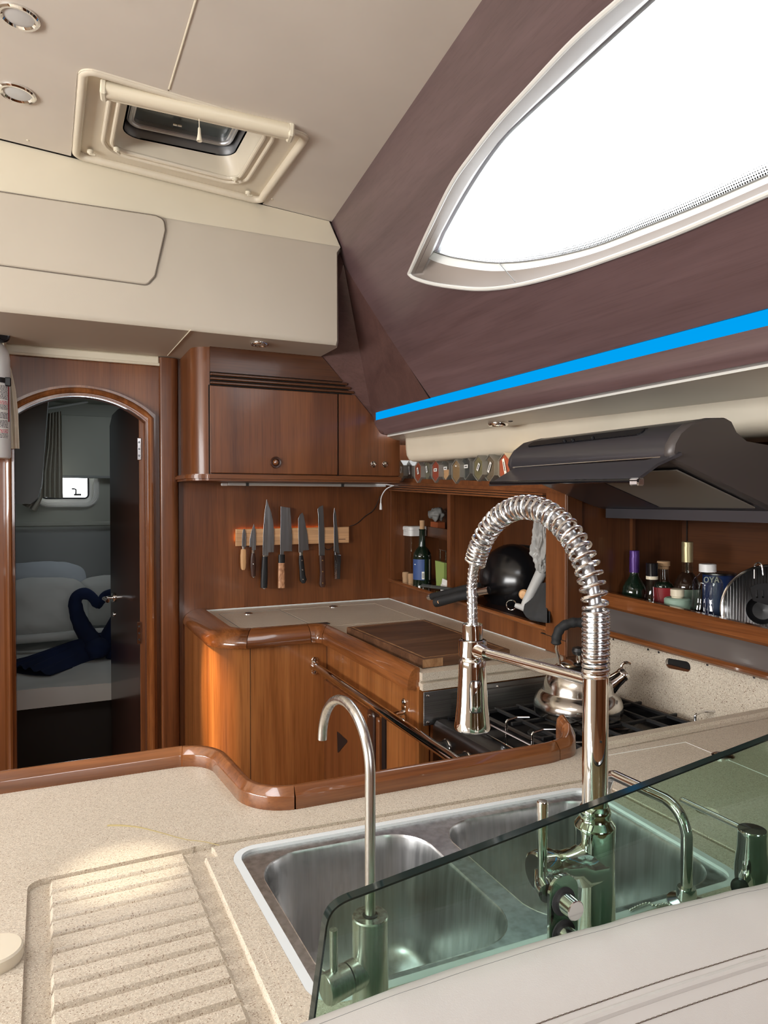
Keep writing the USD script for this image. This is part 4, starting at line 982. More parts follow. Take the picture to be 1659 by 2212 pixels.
# sieve, spatula, ladle
sv = thing('sieve', 'round metal sieve leaning on the right of the bottle shelf', 'sieve', at_x(1660, 1300, 1.56), group='kitchen tools on the bottle shelf')
sc = at_x(1668, 1322, 1.60); k_ = ppm(sc)
ax = np.array([-.80, -.58, .12]); ax /= np.linalg.norm(ax)
Rr = 100 * k_
rimc = sc
u_ = np.cross([0, 0, 1.0], ax); u_ /= np.linalg.norm(u_); v_ = np.cross(ax, u_)
ring = np.array([rimc + u_ * Rr * math.cos(t) + v_ * Rr * math.sin(t) for t in np.linspace(0, 2 * PI, 49)])
obj('rim', tube(ring, .0035, 8, caps=False), 'chrome_soft', sv)
obj('bowl', lathe([(Rr, 0), (Rr * .93, -.02), (Rr * .75, -.045), (Rr * .45, -.062), (0, -.068)], 40, rimc, ax), 'perforated', sv)
wires = []
for i in range(-16, 17):
    t_ = i / 17.0; h_ = math.sqrt(1 - t_ * t_) * Rr; a_ = rimc + u_ * t_ * Rr + ax * -.001
    P = [a_ + v_ * h_ * q + ax * (-.055 * (1 - t_ * t_) * (1 - q * q)) for q in np.linspace(-1, 1, 9)]; wires.append(tube(P, .0012, 4, caps=False))
obj('mesh', cat(*wires), 'chrome_soft', sv, kind='stuff', label='parallel wires of the sieve bowl')
hk = at_x(1639, 1233, 1.59); obj('hook', tube(smooth_path([hk + [0, .012, -.02], hk + [0, .011, .012], hk + [0, .0, .02], hk + [0, -.008, .014], hk + [0, -.012, -.01]], 5), .0022, 8), 'chrome_soft', sv)
sp2 = thing('slotted_spatula', 'black slotted plastic spatula head in front of the sieve', 'spatula', at_x(1650, 1280, 1.535), group='kitchen tools on the bottle shelf')
sfx = frame(at_x(1655, 1280, 1.535), RT, (0, 0, 1)); k_ = ppm(at_x(1655, 1280, 1.535))
sq = lambda P: Polygon([((x - 1655) * k_, (1280 - y) * k_) for x, y in P])
head = sq([(1621, 1270), (1632, 1264), (1700, 1256), (1705, 1300), (1690, 1312), (1660, 1306), (1628, 1296)]).buffer(.002)
for i in range(5):
    x = 1633 + i * 13; head = head.difference(sq([(x - 2.5, 1275), (x + 2, 1274), (x + 4, 1291), (x - 1, 1292)]))
obj('head', prism(head, .003, sfx), 'black', sp2)
obj('handle', tube([at_x(1690, 1308, 1.505), at_x(1712, 1370, 1.56)], .006, 8), 'black', sp2)
ld = thing('ladle', 'black ladle bowl below the slotted spatula', 'ladle', at_x(1640, 1320, 1.54), group='kitchen tools on the bottle shelf')
lc = at_x(1645, 1318, 1.545); obj('bowl', lathe([(.034, 0), (.031, .014), (.022, .024), (0, .029), ], 24, lc, (.8, .5, -.15)), 'black', ld)
obj('handle', tube([lc + [.01, -.02, 0], lc + [.06, -.06, -.06]], .006, 8), 'black', ld)

# ------------------------------------------------------------------ cooker hood
hd = thing('cooker_hood', 'dark grey metal cooker hood with open front visor above the cooker', 'cooker hood', (1.3, 1.3, 1.4))
HP = [(1.150, 1.452), (1.143, 1.466), (1.147, 1.484), (1.163, 1.506), (1.195, 1.527), (1.25, 1.541), (1.298, 1.544), (1.315, 1.538), (1.332, 1.515), (1.365, 1.497), (1.46, 1.489), (1.60, 1.485), (1.60, 1.322), (1.454, 1.349), (1.307, 1.398), (1.175, 1.442)]
HY0_, HY1_ = 1.045, 1.615
obj('body', ext_y(Polygon(HP), HY0_ + .022, HY1_ - .02), 'hood_metal', hd, smooth=40)
def cap(y0, y1, mt_, lab):
    a = np.array(HP); c_ = a.mean(0); sh_k = [(0, 1.0), (.35, 1.012), (.75, 1.0), (1.0, .965)]
    V = [[(*(c_ + (q - c_) * s), 0) for q in a] for _, s in sh_k]
    V = np.array([[[p[0], y0 + (y1 - y0) * t, p[1]] for p in row] for (t, _), row in zip(sh_k, V)])
    m = grid(V, close_v=True); g_ = (1 if y1 > y0 else -1)
    if m.face_normals[:, 2][np.argmax(m.triangles_center[:, 2])] < 0: m.faces = m.faces[:, ::-1]
    m = cat(m, ext_y(Polygon([(p[0], p[2]) for p in V[-1]]), min(y1, y1 - .001 * g_), max(y1, y1 - .001 * g_)))
    return obj('end_cap', m, mt_, hd, label=lab, smooth=40)
cap(HY0_ + .022, HY0_, 'hood_side', 'smooth dark end cap'); cap(HY1_ - .02, HY1_, 'hood_metal', None)
# pull-out visor
V0, V1 = np.array([1.146, 1.456]), np.array([1.060, 1.408])
vis = Polygon([(1.56, 0), (1.075, 0), (1.06, .02), (1.058, .09), (1.575, .09)])
vd = (V1 - V0) / np.linalg.norm(V1 - V0)
vfr = frame((V0[0], 0, V0[1]), (0, 1, 0), (vd[0], 0, vd[1]))
obj('visor', prism(Polygon([(1.06, .03), (1.035, -.015), (1.05, -.02), (1.11, .012), (1.575, .004), (1.58, .096), (1.058, .096)]), .006, vfr, z=-.003), 'hood_metal', hd, label='flat pull-out front visor')
obj('visor_edge', rod(at_x(1060, 1043, 1.06), at_x(1381, 1038, 1.06), .0045, 8), 'black_gloss', hd)
obj('visor_clip', cbox(1.056, 1.075, 1.05, 1.075, 1.398, 1.414, .003), 'chrome_soft', hd)
obj('lip_line', rod((1.1435, HY0_ + .03, 1.4575), (1.1435, HY1_ - .03, 1.4575), .0022, 6), 'chrome_soft', hd)
cd = np.array([.032, .021]); cd /= np.linalg.norm(cd)
cfr = frame((1.163, 0, 1.506), (0, -1, 0), (cd[0], 0, cd[1]))
cst = obj('control_strip', prism(Polygon(rrect(.40, .026, .010, 6, -1.36, .022)), .0035, cfr), 'black_gloss', hd)
for x in (-1.405, -1.375, -1.305): obj('switch', lathe([(.005, 0), (.005, .005), (.003, .007), (0, .007)], 12, (cfr @ np.array([x, .010, .0035, 1]))[:3], cfr[:3, 2]), 'black_gloss', cst)
obj('control_seam', prism(sbox(-1.56, -1.16, .037, .040), .001, cfr), 'gap', hd)
fb, fe = np.array([1.190, 1.4345]), np.array([1.44, 1.3525]); fd = (fe - fb) / np.linalg.norm(fe - fb)
ffr = frame((fb[0], 0, fb[1]), (0, 1, 0), (fd[0], 0, fd[1])); fn = ffr[:3, 2]
fz_ = -.004 if fn[2] > 0 else .001
obj('filter', prism(sbox(1.075, 1.345, .0, .255), .003, ffr, z=fz_), 'hood_filter', hd, label='perforated grease filter')
obj('filter', prism(sbox(1.352, 1.590, .0, .255), .003, ffr, z=fz_), 'hood_metal', hd)
obj('lamp_cover', lathe([(.03, 0), (.028, .006), (0, .008)], 20, (1.51, 1.10, 1.337), (.1, 0, -1)), 'lamp_lens', hd)
obj('rear_skirt', box(1.47, 1.60, HY0_ + .02, HY1_ - .03, 1.318, 1.345), 'hood_metal', hd)
# ------------------------------------------------------------------ things in the open shelves
def shelf_pt(px, py, n): return at_n(px, py, SN, SC + n)
zfl = lambda s: zl(s) - .0058
def on_shelf(px, py, n):
    p = shelf_pt(px, py, n); s = (p - SA) @ SU; p = p.copy(); p[2] = zfl(s); return p
GS = 'things in the open shelves'
p = on_shelf(896, 1235, -.10); k_ = ppm(p); zz = lambda py: shelf_pt(896, py, -.10)[2]
ct = thing('storage_container', 'clear square food container with white clip lid in the left shelf', 'container', p)
fr_ = frame(p, SU, n=(0, 0, 1))
w_ = 21 * k_
ztop = zz(1157) - p[2]; zt2 = zz(1134) - p[2]
obj('body', prism(Polygon(rrect(2 * w_ * .88, 2 * w_ * .88, .012)).difference(Polygon(rrect(2 * w_ * .84, 2 * w_ * .84, .011))), ztop, fr_), 'clear_plastic', ct, smooth=False)
obj('lid', cat(bprism(Polygon(rrect(2 * w_, 2 * w_, .018)), (zt2 - ztop) * .55, .001, fr_, z=ztop), bprism(Polygon(rrect(2 * w_ * 1.05, 2 * w_ * 1.05, .02)), (zt2 - ztop) * .35, .004, fr_, z=ztop + (zt2 - ztop) * .55)), 'white_plastic', ct)
lid_h = obj('lid_clip', bprism(Polygon(rrect(.03, .012, .003)), .003, .001, frame(p + np.array([0, 0, (ztop + zt2) / 2]) + SN * w_ * 1.02, SU, (0, 0, 1))), 'frost', ct)
for i, (q, n_) in enumerate((((877, 1230), -.03), ((889, 1232), -.030))):
    c = on_shelf(*q, n_); solo('wine_cork', lathe([(0, 0), (.0135, 0), (.0150, .004), (.0150, .022), (.0165, .030), (.0165, .044), (.014, .048), (0, .049)], 18, c + [0, 0, .0003]), 'cork', ['stubby cork standing beside the clear container, farther from the bottle', 'stubby cork touching the blue-labelled bottle'][i], 'cork', GS)
p = on_shelf(912, 1250, -.042); k_ = ppm(p); zq = lambda py: shelf_pt(912, py, -.042)[2]
wb = thing('wine_bottle', 'dark green corked wine bottle with a blue label in the left shelf', 'bottle', p, group=GS)
R_ = 20 * k_
obj('glass', lathe([(0, p[2]), (R_ * .96, p[2]), (R_, p[2] + .004), (R_, zq(1202)), (R_ * .93, zq(1195)), (R_ * .7, zq(1187)), (R_ * .40, zq(1180)), (R_ * .345, zq(1170)), (R_ * .33, zq(1146)), (R_ * .36, zq(1145)), (R_ * .36, zq(1143)), (0, zq(1143))], 32, (p[0], p[1], 0)), 'bottle_dark', wb)
obj('cork', lathe([(0, zq(1144)), (R_ * .27, zq(1144)), (R_ * .29, zq(1124)), (0, zq(1123.5))], 18, (p[0], p[1], 0)), 'cork', wb)
vd_ = math.atan2(-p[1], -p[0])
def wrap(a0, a1, za, zb, r, n=14):
    P = np.array([[[p[0] + r * math.cos(a), p[1] + r * math.sin(a), z] for z in (za, zb)] for a in np.linspace(a0, a1, n)]); m = grid(P); return m
lbl = obj('label', wrap(vd_ - .10 - 1.2, vd_ + .25, zq(1251), zq(1207), R_ + .0006), 'label_blue', wb, label='plain blue paper label')
obj('barcode_patch', wrap(vd_ - .05, vd_ + .24, zq(1249), zq(1233), R_ + .0010, 6), 'paper', lbl)
obj('bars', cat(*[wrap(vd_ + .0 + i * .03, vd_ + .014 + i * .03, zq(1247), zq(1236), R_ + .0013, 2) for i in range(7)]), 'ink', lbl, kind='stuff')
obj('print', wrap(vd_ - .95, vd_ - .75, zq(1219), zq(1217), R_ + .0012, 4), 'paper', lbl)
obj('back_label', wrap(vd_ + .80, vd_ + .96, zq(1251), zq(1207), R_ + .0006, 4), 'frost', wb)
p = on_shelf(955, 1255, -.075); k_ = ppm(p)
fs_ = frame(p, SU, (0, 0, 1)); qs = lambda P: Polygon([((x - 955) * k_ * 1.25, (1262 - y) * k_) for x, y in P])
solo('green_card', prism(qs([(938, 1199), (972, 1201), (972, 1258), (943, 1258)]), .012, fs_), 'green_card', 'green seasoning card box standing upright beside the divider', 'box', GS)
p2 = on_shelf(957, 1258, -.045); fs2 = frame(p2, SU, (0, 0, 1))
wc = thing('white_carton', 'small white carton in front of the green card box', 'carton', p2, group=GS)
obj('carton', prism(Polygon([(-.022, .004), (.030, 0), (.030, .030), (-.020, .034)]), .020, fs2, z=-.02), 'paper', wc)
obj('flap', prism(Polygon([(-.022, .031), (.030, .028), (.030, .052), (-.014, .056)]), .004, fs2, z=-.008), 'paper', wc)
p = shelf_pt(957, 1189, -.10); solo('wire_rack', cat(rod(p + SU * -.035 + [0, 0, .003], p + SU * .03 + [0, 0, -.004], .002, 8), rod(p + SU * -.025, p + SU * -.025 + [0, 0, -.0 - (p[2] - zfl(.3))], .002, 6), rod(p + SU * .025, p + SU * .025 + [0, 0, -(p[2] - zfl(.5)) + .001], .002, 6)), 'chrome_soft', 'thin bright wire stand behind the green card box', 'rack', GS)
p = shelf_pt(951, 1137, -.19); p[2] = 1.2135
solo('orange_pack', prism(Polygon([(-.030, 0), (.045, 0), (.045, .058), (-.027, .060)]), .035, frame(p, SU, (0, 0, 1))), 'orange', 'orange packet on the small upper shelf', 'packet', GS)
bagm = trimesh.creation.icosphere(3, 1.0); v = bagm.vertices * [.040, .030, .034]; v += bagm.vertices * (meshkit.noise(bagm.vertices * 2.7, 3)[:, None] - .5) * .022
solo('food_bag', put(tm(v, bagm.faces), frame(p + np.array([0, 0, .0605 + .032]) + SU * .015 + SN * .025, SU, (0, 0, 1))), 'plate_grey', 'crumpled grey food bag on top of the orange packet', 'bag', GS)

# right compartment: wok, pan handle, bag, tube, towel
wk = thing('wok', 'large black wok standing on its side in the right compartment, handle pointing out', 'wok', on_shelf(1085, 1290, -.05))
wc_ = shelf_pt(1088, 1244, -.115); k_ = ppm(wc_)
wax = np.array([-.90, -.40, .22]); wax /= np.linalg.norm(wax)
RW = 75 * k_
obj('bowl', lathe([(RW * .99, -.004), (RW, 0), (RW * .99, .012), (RW * .93, .030), (RW * .80, .052), (RW * .60, .068), (RW * .36, .0765), (RW * .18, .0795), (0, .080)], 56, wc_ - wax * .05, wax), 'black_enamel', wk)
hb, he = shelf_pt(1040, 1279, .0), shelf_pt(940, 1302, .10)
hd1 = (he - hb) / np.linalg.norm(he - hb)
obj('collar', tube([hb - hd1 * .03, hb + hd1 * .010], [.015, .0125], 14), 'chrome_soft', wk)
hn = obj('handle', tube([hb + hd1 * .006, hb + hd1 * .02, taper(hb, he, .5) + [0, 0, .003], he - hd1 * .01, he, he + hd1 * .004], [.010, .0155, .0165, .0175, .016, .009], 16), 'rubber', wk)
obj('hang_hole', lathe([(.0055, 0), (.0055, .002), (0, .002)], 12, he - hd1 * .016 + ray(955, 1298) * -.0165, -ray(955, 1298)), 'spice_ginger', hn)
h2b, h2e = shelf_pt(1010, 1272, .0) + [0, 0, .004], shelf_pt(928, 1290, .06)
pd = thing('frying_pan', 'black pan handle with steel tip lying just above the wok handle', 'pan', h2b, group='pans with protruding handles')
hd2 = (h2e - h2b) / np.linalg.norm(h2e - h2b)
obj('handle', tube([h2b - hd2 * .06, h2b, h2e - hd2 * .012], [.009, .013, .013], 14), 'rubber', pd)
obj('tip', lathe([(.0125, -.014), (.012, 0), (.009, .008), (0, .011)], 16, h2e, hd2), 'chrome', pd)
obj('pan_disc', lathe([(0, 0), (.07, 0), (.085, .03), (.087, .031), (.07, -.003), (0, -.003)], 40, shelf_pt(1085, 1248, -.165), (-.93, -.3, .2)), 'cast_iron', pd)
h3b, h3e = shelf_pt(985, 1274, .004), shelf_pt(914, 1265, .045)
sk = thing('kitchen_utensil', 'flat dark grey utensil handle with a yellow dot, above the black pan handles', 'utensil', h3b, group=GS)
hd3 = (h3e - h3b) / np.linalg.norm(h3e - h3b)
obj('handle', tube([h3b - hd3 * .05, h3b, taper(h3b, h3e, .6), h3e, h3e + hd3 * .006], [.007, .010, .012, .0125, .006], 14, flat=.55), 'grey_plastic', sk)
pr_ = h3b + (h3e - h3b) * .72; dr_ = -ray(930, 1270); dr_ /= np.linalg.norm(dr_)
obj('rivet', lathe([(.0042, 0), (.0042, .001), (0, .0015)], 12, pr_ + dr_ * .0115, dr_), 'brass', sk)
bm_ = trimesh.creation.icosphere(4, 1.0); v = bm_.vertices * [.034, .095, .026]; v += bm_.vertices * ((meshkit.noise(bm_.vertices * 3.5, 7) + .6 * meshkit.noise(bm_.vertices * 8, 9))[:, None] - .8) * .022
pb = shelf_pt(1170, 1170, -.045)
solo('plastic_bag', put(tm(v, bm_.faces), frame(pb, SU, (0, 0, 1))), 'bag_film', 'crumpled translucent plastic bag stuffed at the top right of the compartment', 'bag', GS)
tu = thing('white_tube', 'leaning tapered white plastic tube with a metal ring at its lower tip', 'tube', shelf_pt(1120, 1318, .02), group=GS)
ta_, tb_ = shelf_pt(1131, 1313, .0), shelf_pt(1186, 1205, -.09)
obj('body', tube([ta_, taper(ta_, tb_, .12), tb_], [.0115, .0145, .0215], 20), 'umbrella_white', tu)
tc_, td_ = shelf_pt(1112, 1307, .022), ta_
obj('tip', tube([tc_, taper(tc_, td_, .25), taper(tc_, td_, .7), td_ + (td_ - tc_) * .12], [.006, .0085, .0095, .0115], 16), 'umbrella_white', tu)
rc_ = shelf_pt(1104.5, 1307, .024); rr_ = 10.5 * ppm(rc_)
obj('ring', tube([rc_ + RT * rr_ * math.cos(t) + UP * rr_ * math.sin(t) for t in np.linspace(0, 2 * PI, 29)], .0018, 8, caps=False), 'chrome', tu)
wbp = shelf_pt(1132, 1284, -.02)
wk2 = thing('rolling_pin', 'pale wooden turned knob peeking out between the wok and the white tube', 'knob', wbp, group=GS)  # turned wooden knob on a short shaft
obj('knob', lathe([(0, -.012), (.011, -.010), (.0165, -.002), (.0165, .004), (.011, .012), (0, .014)], 20, wbp, (-.8, -.55, .1)), 'maple_v', wk2)
obj('shaft', rod(wbp - np.array([-.8, -.55, .1]) * .008, wbp - np.array([-.8, -.55, .1]) * .10, .008, 10), 'maple_v', wk2)
# dark towel draped over the lip
rows = [(1147, 1180, 1264, 1258, -.05), (1139, 1181, 1287, 1282, -.03), (1132, 1181.5, 1310, 1308, .0), (1130, 1182, 1322, 1322, .018), (1136, 1182, 1332, 1336, .022), (1146, 1182, 1340, 1346, .020)]
tw_ = []
for i, (xa, xb, ya, yb, n_) in enumerate(rows):
    tw_.append([shelf_pt(xa + (xb - xa) * t, ya + (yb - ya) * t, n_ + .006 * math.sin(t * 9 + i) + .004) for t in np.linspace(0, 1, 14)])
tw_ = np.array(tw_); Tb = tw_ - SN * .010
T_ = np.concatenate([tw_, Tb[::-1]], 0)
solo('tea_towel', grid(T_, close_u=True), 'grey_cloth', 'dark grey cloth hanging over the shelf lip at its right end', 'cloth', GS, smooth=70)

# ------------------------------------------------------------------ chopping board
ZB0 = ZT + .0012
bt = ZT + .026
bc = [at_z(*p, bt)[:2] for p in ((749, 1354), (913, 1424), (1101, 1402), (918, 1338))]
bd = thing('chopping_board', 'thick stained walnut chopping board with a juice groove on the far worktop', 'chopping board', (bc[0][0], bc[0][1], ZB0))
bpoly = Polygon([tuple(p) for p in bc])
obj('slab', bprism(bpoly, bt - ZB0, .0022, z=ZB0), 'walnut_board', bd, smooth=20)
obj('juice_groove', prism(bpoly.buffer(-.014, join_style=1).exterior.buffer(.0032), .0004, z=bt - .0001), 'board_end', bd)
a, b = np.array(bc[0]), np.array(bc[1]); 
obj('end_grain', prism(Polygon([tuple(b + (np.array(bc[2]) - b) * .002 + [-.0006, -.0008]), tuple(b + (np.array(bc[2]) - b) * .22 + [.0, -.0008]), tuple(b + (np.array(bc[2]) - b) * .22), tuple(b)]), .022, z=ZB0 + .001), 'board_end', bd)

# ------------------------------------------------------------------ cooker
ck = thing('cooker', 'gimballed black gas cooker with dark steel front in the recess', 'cooker', (1.2, 1.3, .3))
ZK = .800; KX0, KX1, KY0, KY1 = .912, 1.482, 1.035, 1.590
obj('body', cbox(KX0 + .012, KX1, KY0, KY1, .30, ZK - .045, .004), 'black', ck)
obj('hob_tray', cat(cbox(KX0 + .03, KX1, KY0, KY1, ZK - .044, ZK - .022, .003), box(KX0 + .03, KX1, KY1 - .006, KY1, ZK - .03, ZK + .004), box(KX0 + .03, KX1, KY0, KY0 + .006, ZK - .03, ZK + .004), box(KX1 - .006, KX1, KY0, KY1, ZK - .03, ZK + .004)), 'black_gloss', ck)
fp = [(.922, ZK - .11), (.903, ZK - .075), (.897, ZK - .04), (.899, ZK - .012), (.909, ZK + .000), (.925, ZK + .002), (.962, ZK - .006), (.962, ZK - .11)]
obj('front_panel', ext_y(Polygon(fp), KY0, KY1), 'steel_dark', ck, smooth=40, label='rounded satin front panel')
obj('bright_line', cat(rod((.964, KY0 + .01, ZK), (.964, KY1 - .01, ZK), .0018, 6)), 'chrome', ck)
obj('fiddle_bar', cbox(1.012, 1.026, KY0 + .01, KY1 - .01, ZK + .006, ZK + .016, .003), 'steel_dark', ck)
obj('fiddle_bar', rod((.975, KY0 + .02, ZK + .022), (.975, KY1 - .06, ZK + .022), .0028, 8), 'chrome_soft', ck)
for y in (1.10, 1.205, 1.315, 1.425, 1.52):
    kc = np.array([.897, y, ZK - .048])
    kk = obj('control_knob', lathe([(.021, 0), (.021, .006), (.017, .009), (.015, .026), (.0, .028)], 20, kc, (-1, 0, .15)), 'black', ck)
    obj('knob_ring', lathe([(.0225, 0), (.0225, .004), (.021, .005)], 20, kc, (-1, 0, .15)), 'chrome', kk)
obj('oven_handle', tube([(.905, KY0 + .03, .655), (.868, KY0 + .04, .665), (.868, KY1 - .05, .665), (.905, KY1 - .03, .655)], .009, 10), 'steel_dark', ck)
obj('oven_door', cbox(.904, .925, KY0 + .01, KY1 - .01, .34, .67, .004), 'black_gloss', ck)
obj('pot_hook', tube(smooth_path([(.904, 1.50, ZK - .13), (.885, 1.50, ZK - .12), (.882, 1.50, ZK - .10), (.892, 1.50, ZK - .09)], 5), .004, 8), 'chrome', ck)
obj('latch_plate', cbox(.886, .905, 1.47, 1.56, ZK - .17, ZK - .12, .004), 'steel_dark', ck)
for (bx, by, br) in ((1.14, 1.20, .038), (1.14, 1.44, .030), (1.36, 1.20, .030), (1.36, 1.44, .045)):
    bu = obj('burner', lathe([(br * 1.35, 0), (br * 1.35, .004), (br, .006), (br, .012), (br * .9, .016), (0, .017)], 28, (bx, by, ZK - .022)), 'cast_iron', ck)
    obj('burner_ring', lathe([(br * 1.5, .0005), (br * 1.36, .003), (br * 1.36, .0005)], 28, (bx, by, ZK - .022)), 'steel_dark', bu)
for x in (1.07, 1.14, 1.21, 1.28, 1.36, 1.43):
    obj('grate_bar', cbox(x - .004, x + .004, KY0 + .03, KY1 - .03, ZK + .014, ZK + .0225, .0015), 'cast_iron', ck)
for y in (1.08, 1.20, 1.32, 1.44, 1.55):
    obj('grate_bar', cbox(1.035, 1.465, y - .004, y + .004, ZK + .012, ZK + .0205, .0015), 'cast_iron', ck)
for x, y in ((.992, 1.40), (.992, 1.30), (1.00, 1.20), (1.44, 1.16), (1.44, 1.24), (1.30, 1.06)):
    obj('pan_clamp', tube(round_path([(x, y, ZK - .02), (x, y, ZK + .042), (x + .03, y, ZK + .046), (x + .06, y - .01, ZK + .045)], .006, 4), .0032, 8), 'chrome_soft', ck)
cl_ = at_z(957, 1552, ZK + .002)
obj('clear_guard', prism(Polygon(rrect(.085, .072, .008, 5)), .003, frame((.945 + .04, 1.575, ZK + .037), (1, 0, 0), (0, 0, 1))), 'clear_plastic', ck, label='clear upright corner guard')
obj('guard_bracket', cbox(.972, .986, 1.566, 1.58, ZK - .005, ZK + .03, .002), 'black', ck)
# steel heat shield on the end of the far worktop
hs = thing('heat_shield', 'screwed dark steel plate on the worktop end above the cooker', 'plate', (1.1, 1.60, .8))
obj('plate', cbox(.8765, 1.340, 1.600, 1.6035, .786, .874, .0015), 'steel_plate', hs)
obj('lower_plate', cbox(.995, 1.490, 1.594, 1.5985, .70, .862, .0015), 'steel_plate', hs)
for x, z in ((.889, .866), (.889, .797), (1.105, .866), (1.30, .866)): obj('screw', lathe([(.0042, 0), (.004, .0015), (0, .0025)], 14, (x, 1.6, z - .003), (0, -1, 0)), 'chrome', hs)
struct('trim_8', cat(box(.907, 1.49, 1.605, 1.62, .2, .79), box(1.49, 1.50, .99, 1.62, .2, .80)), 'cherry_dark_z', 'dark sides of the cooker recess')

# ------------------------------------------------------------------ kettle
kb = at_z(1248, 1540, ZK + .0226); kq = 1.0
kt = thing('kettle', 'shiny steel stovetop kettle with black arched handle on the cooker', 'kettle', kb)
KPf = [(0, 0), (.104, 0), (.110, .003), (.1125, .016), (.1115, .030), (.106, .043), (.097, .052), (.0905, .0565), (.0885, .060), (.0875, .067), (.083, .085), (.074, .101), (.064, .111), (.0595, .1135)]
obj('body', lathe(KPf, 56, kb), 'kettle_steel', kt)
obj('lid', lathe([(.060, .113), (.0595, .117), (.055, .122), (.040, .130), (.020, .1345), (0, .1355)], 48, kb), 'kettle_steel', kt)
obj('lid_rim', lathe([(.0605, .1125), (.0625, .1145), (.0605, .117)], 48, kb), 'chrome', kt)
obj('knob_stem', lathe([(.006, .134), (.005, .150)], 14, kb), 'chrome', kt)
obj('knob', lathe([(.005, .148), (.013, .152), (.0165, .160), (.014, .168), (.0, .172)], 22, kb), 'black', kt)
hv = np.array([RT[0], RT[1], 0]); hv /= np.linalg.norm(hv)
hp = lambda x, z: kb + hv * x + np.array([0, 0, z])
obj('strap', tube([hp(-.052, .110), hp(-.047, .122), hp(-.050, .145), hp(-.056, .165), hp(-.056, .185)], .0065, 10, flat=.4), 'chrome', kt)
obj('strap', tube([hp(.052, .110), hp(.060, .118), hp(.069, .135), hp(.066, .165), hp(.060, .185)], .0065, 10, flat=.4), 'chrome', kt)
ga = [hp(-.0565, .176), hp(-.055, .195), hp(-.045, .218), hp(-.022, .231), hp(.005, .233), hp(.030, .228), hp(.050, .210), hp(.060, .180)]
gp = smooth_path(ga, 5); gr_ = np.full(len(gp), .0125); gr_[0] = gr_[-1] = .008
gr_ = gr_ + .0010 * np.sin(np.arange(len(gp)) * 1.6)
obj('grip', tube(gp, gr_, 14), 'rubber', kt)
so = hp(.080, .070); sd = hv * .62 + np.array([0, 0, .50]); sd = sd / np.linalg.norm(sd)
obj('spout', tube([so, so + sd * .02, so + sd * .042], [.024, .019, .0165], 20), 'chrome', kt)
wh = so + sd * .042
ws = obj('whistle', lathe([(.0175, 0), (.018, .006), (.014, .014), (0, .017)], 20, wh, sd), 'chrome', kt)
obj('whistle_lever', tube(smooth_path([wh + np.array([0, 0, .012]), wh + np.array([0, 0, .026]), wh + hv * .010 + np.array([0, 0, .034]), wh + hv * .022 + np.array([0, 0, .030])], 5), .0035, 8), 'chrome', ws)
# ------------------------------------------------------------------ the sink counter in the foreground
edge_in = round_path([(-1.25, 1.246), (.246, 1.222), (.262, .983), (.800, .966), (.868, 1.004), (.905, 1.012), (1.492, 1.012)], [.05, .07, .10, .05, .03], 9)
out_poly = Polygon([tuple(p) for p in edge_in] + [(1.492, .494), (-1.25, .494)]).buffer(0)
sink_o = Polygon(round_path([(.40, .578), (.752, .566), (.768, .866), (.208, .906), (.213, .584), (.401, .578)], .030, 6)).buffer(0)
pc = thing('sink_counter', 'cream speckled counter with moulded drainer and double sink cut-out in the foreground', 'worktop', (.4, .8, ZT - .045))
TX0, TX1, TY1 = -.022, .1935, .930
tray = Polygon(rrect(TX1 - TX0, TY1 - .51, .018, 5, (TX0 + TX1) / 2, (TY1 + .51) / 2))
back_groove = Polygon([(.17, .922), (.79, .878), (.79, .887), (.17, .932)])
side_groove = Polygon([(.786, .884), (.79, .56), (.797, .56), (.797, .888)])
edge_groove = Polygon([(.88, .972), (1.49, .972), (1.49, .977), (.88, .977)])
top = out_poly.difference(sink_o).difference(tray).difference(back_groove).difference(side_groove).difference(edge_groove)
hole_c = at_z(1527, 1752, ZT)[:2]
fh = Point(*hole_c).buffer(.0155, 16)
top = top.difference(fh)
low_ = out_poly.difference(sink_o).difference(fh.buffer(-.001))
obj('slab', cat(prism(top, .0078, z=ZT - .0078), prism(low_, .0325, z=ZT - .0402)), 'solid_surface', pc, smooth=20)
# drainer ribs with sloping sides
gy = [at_z(93, 1560 + y / 2.304, ZT)[1] for y in (860, 925, 1000, 1080, 1165, 1255, 1345, 1455)]
gy = [gy[0] + .031] + gy; stepy = (gy[1] - gy[-1]) / 7
gy += [gy[-1] - stepy * (i + 1) for i in range(4)]
def rib(y0, y1):
    xa, xb = .001, .160
    P = [(xa, y0, 0), (xb, y0, 0), (xb, y1, 0), (xa, y1, 0)]; s = .0030
    b_ = [(x, y, ZT - .0080) for x, y, _ in P]; t_ = [(xa + .003, y0 + s, ZT - .0002), (xb - .006, y0 + s, ZT - .0002), (xb - .006, y1 - .001, ZT - .0002), (xa + .003, y1 - .001, ZT - .0002)]
    return hull(b_ + t_)
gy = [g for g in gy if g > .512] + [.512]
for a, b in zip(gy[:-1], gy[1:]): obj('drainer_rib', rib(b + .0055, a - .0005), 'solid_surface', pc, smooth=False)
obj('drainer_ridge', hull([(x, y, ZT - .0078) for x, y in ((.178, .515), (.1940, .515), (.1940, .896), (.178, .902))] + [(x, y, ZT - .0002) for x, y in ((.180, .520), (.1940, .520), (.1940, .892), (.180, .898))]), 'solid_surface', pc, smooth=False)
obj('raised_edge', sweep([(.895, 1.002), (1.49, 1.002)], [(-.012, 0), (-.008, .006), (.010, .006), (.012, .0), (.012, -.03), (-.0, -.03)], ZT), 'solid_surface', pc)
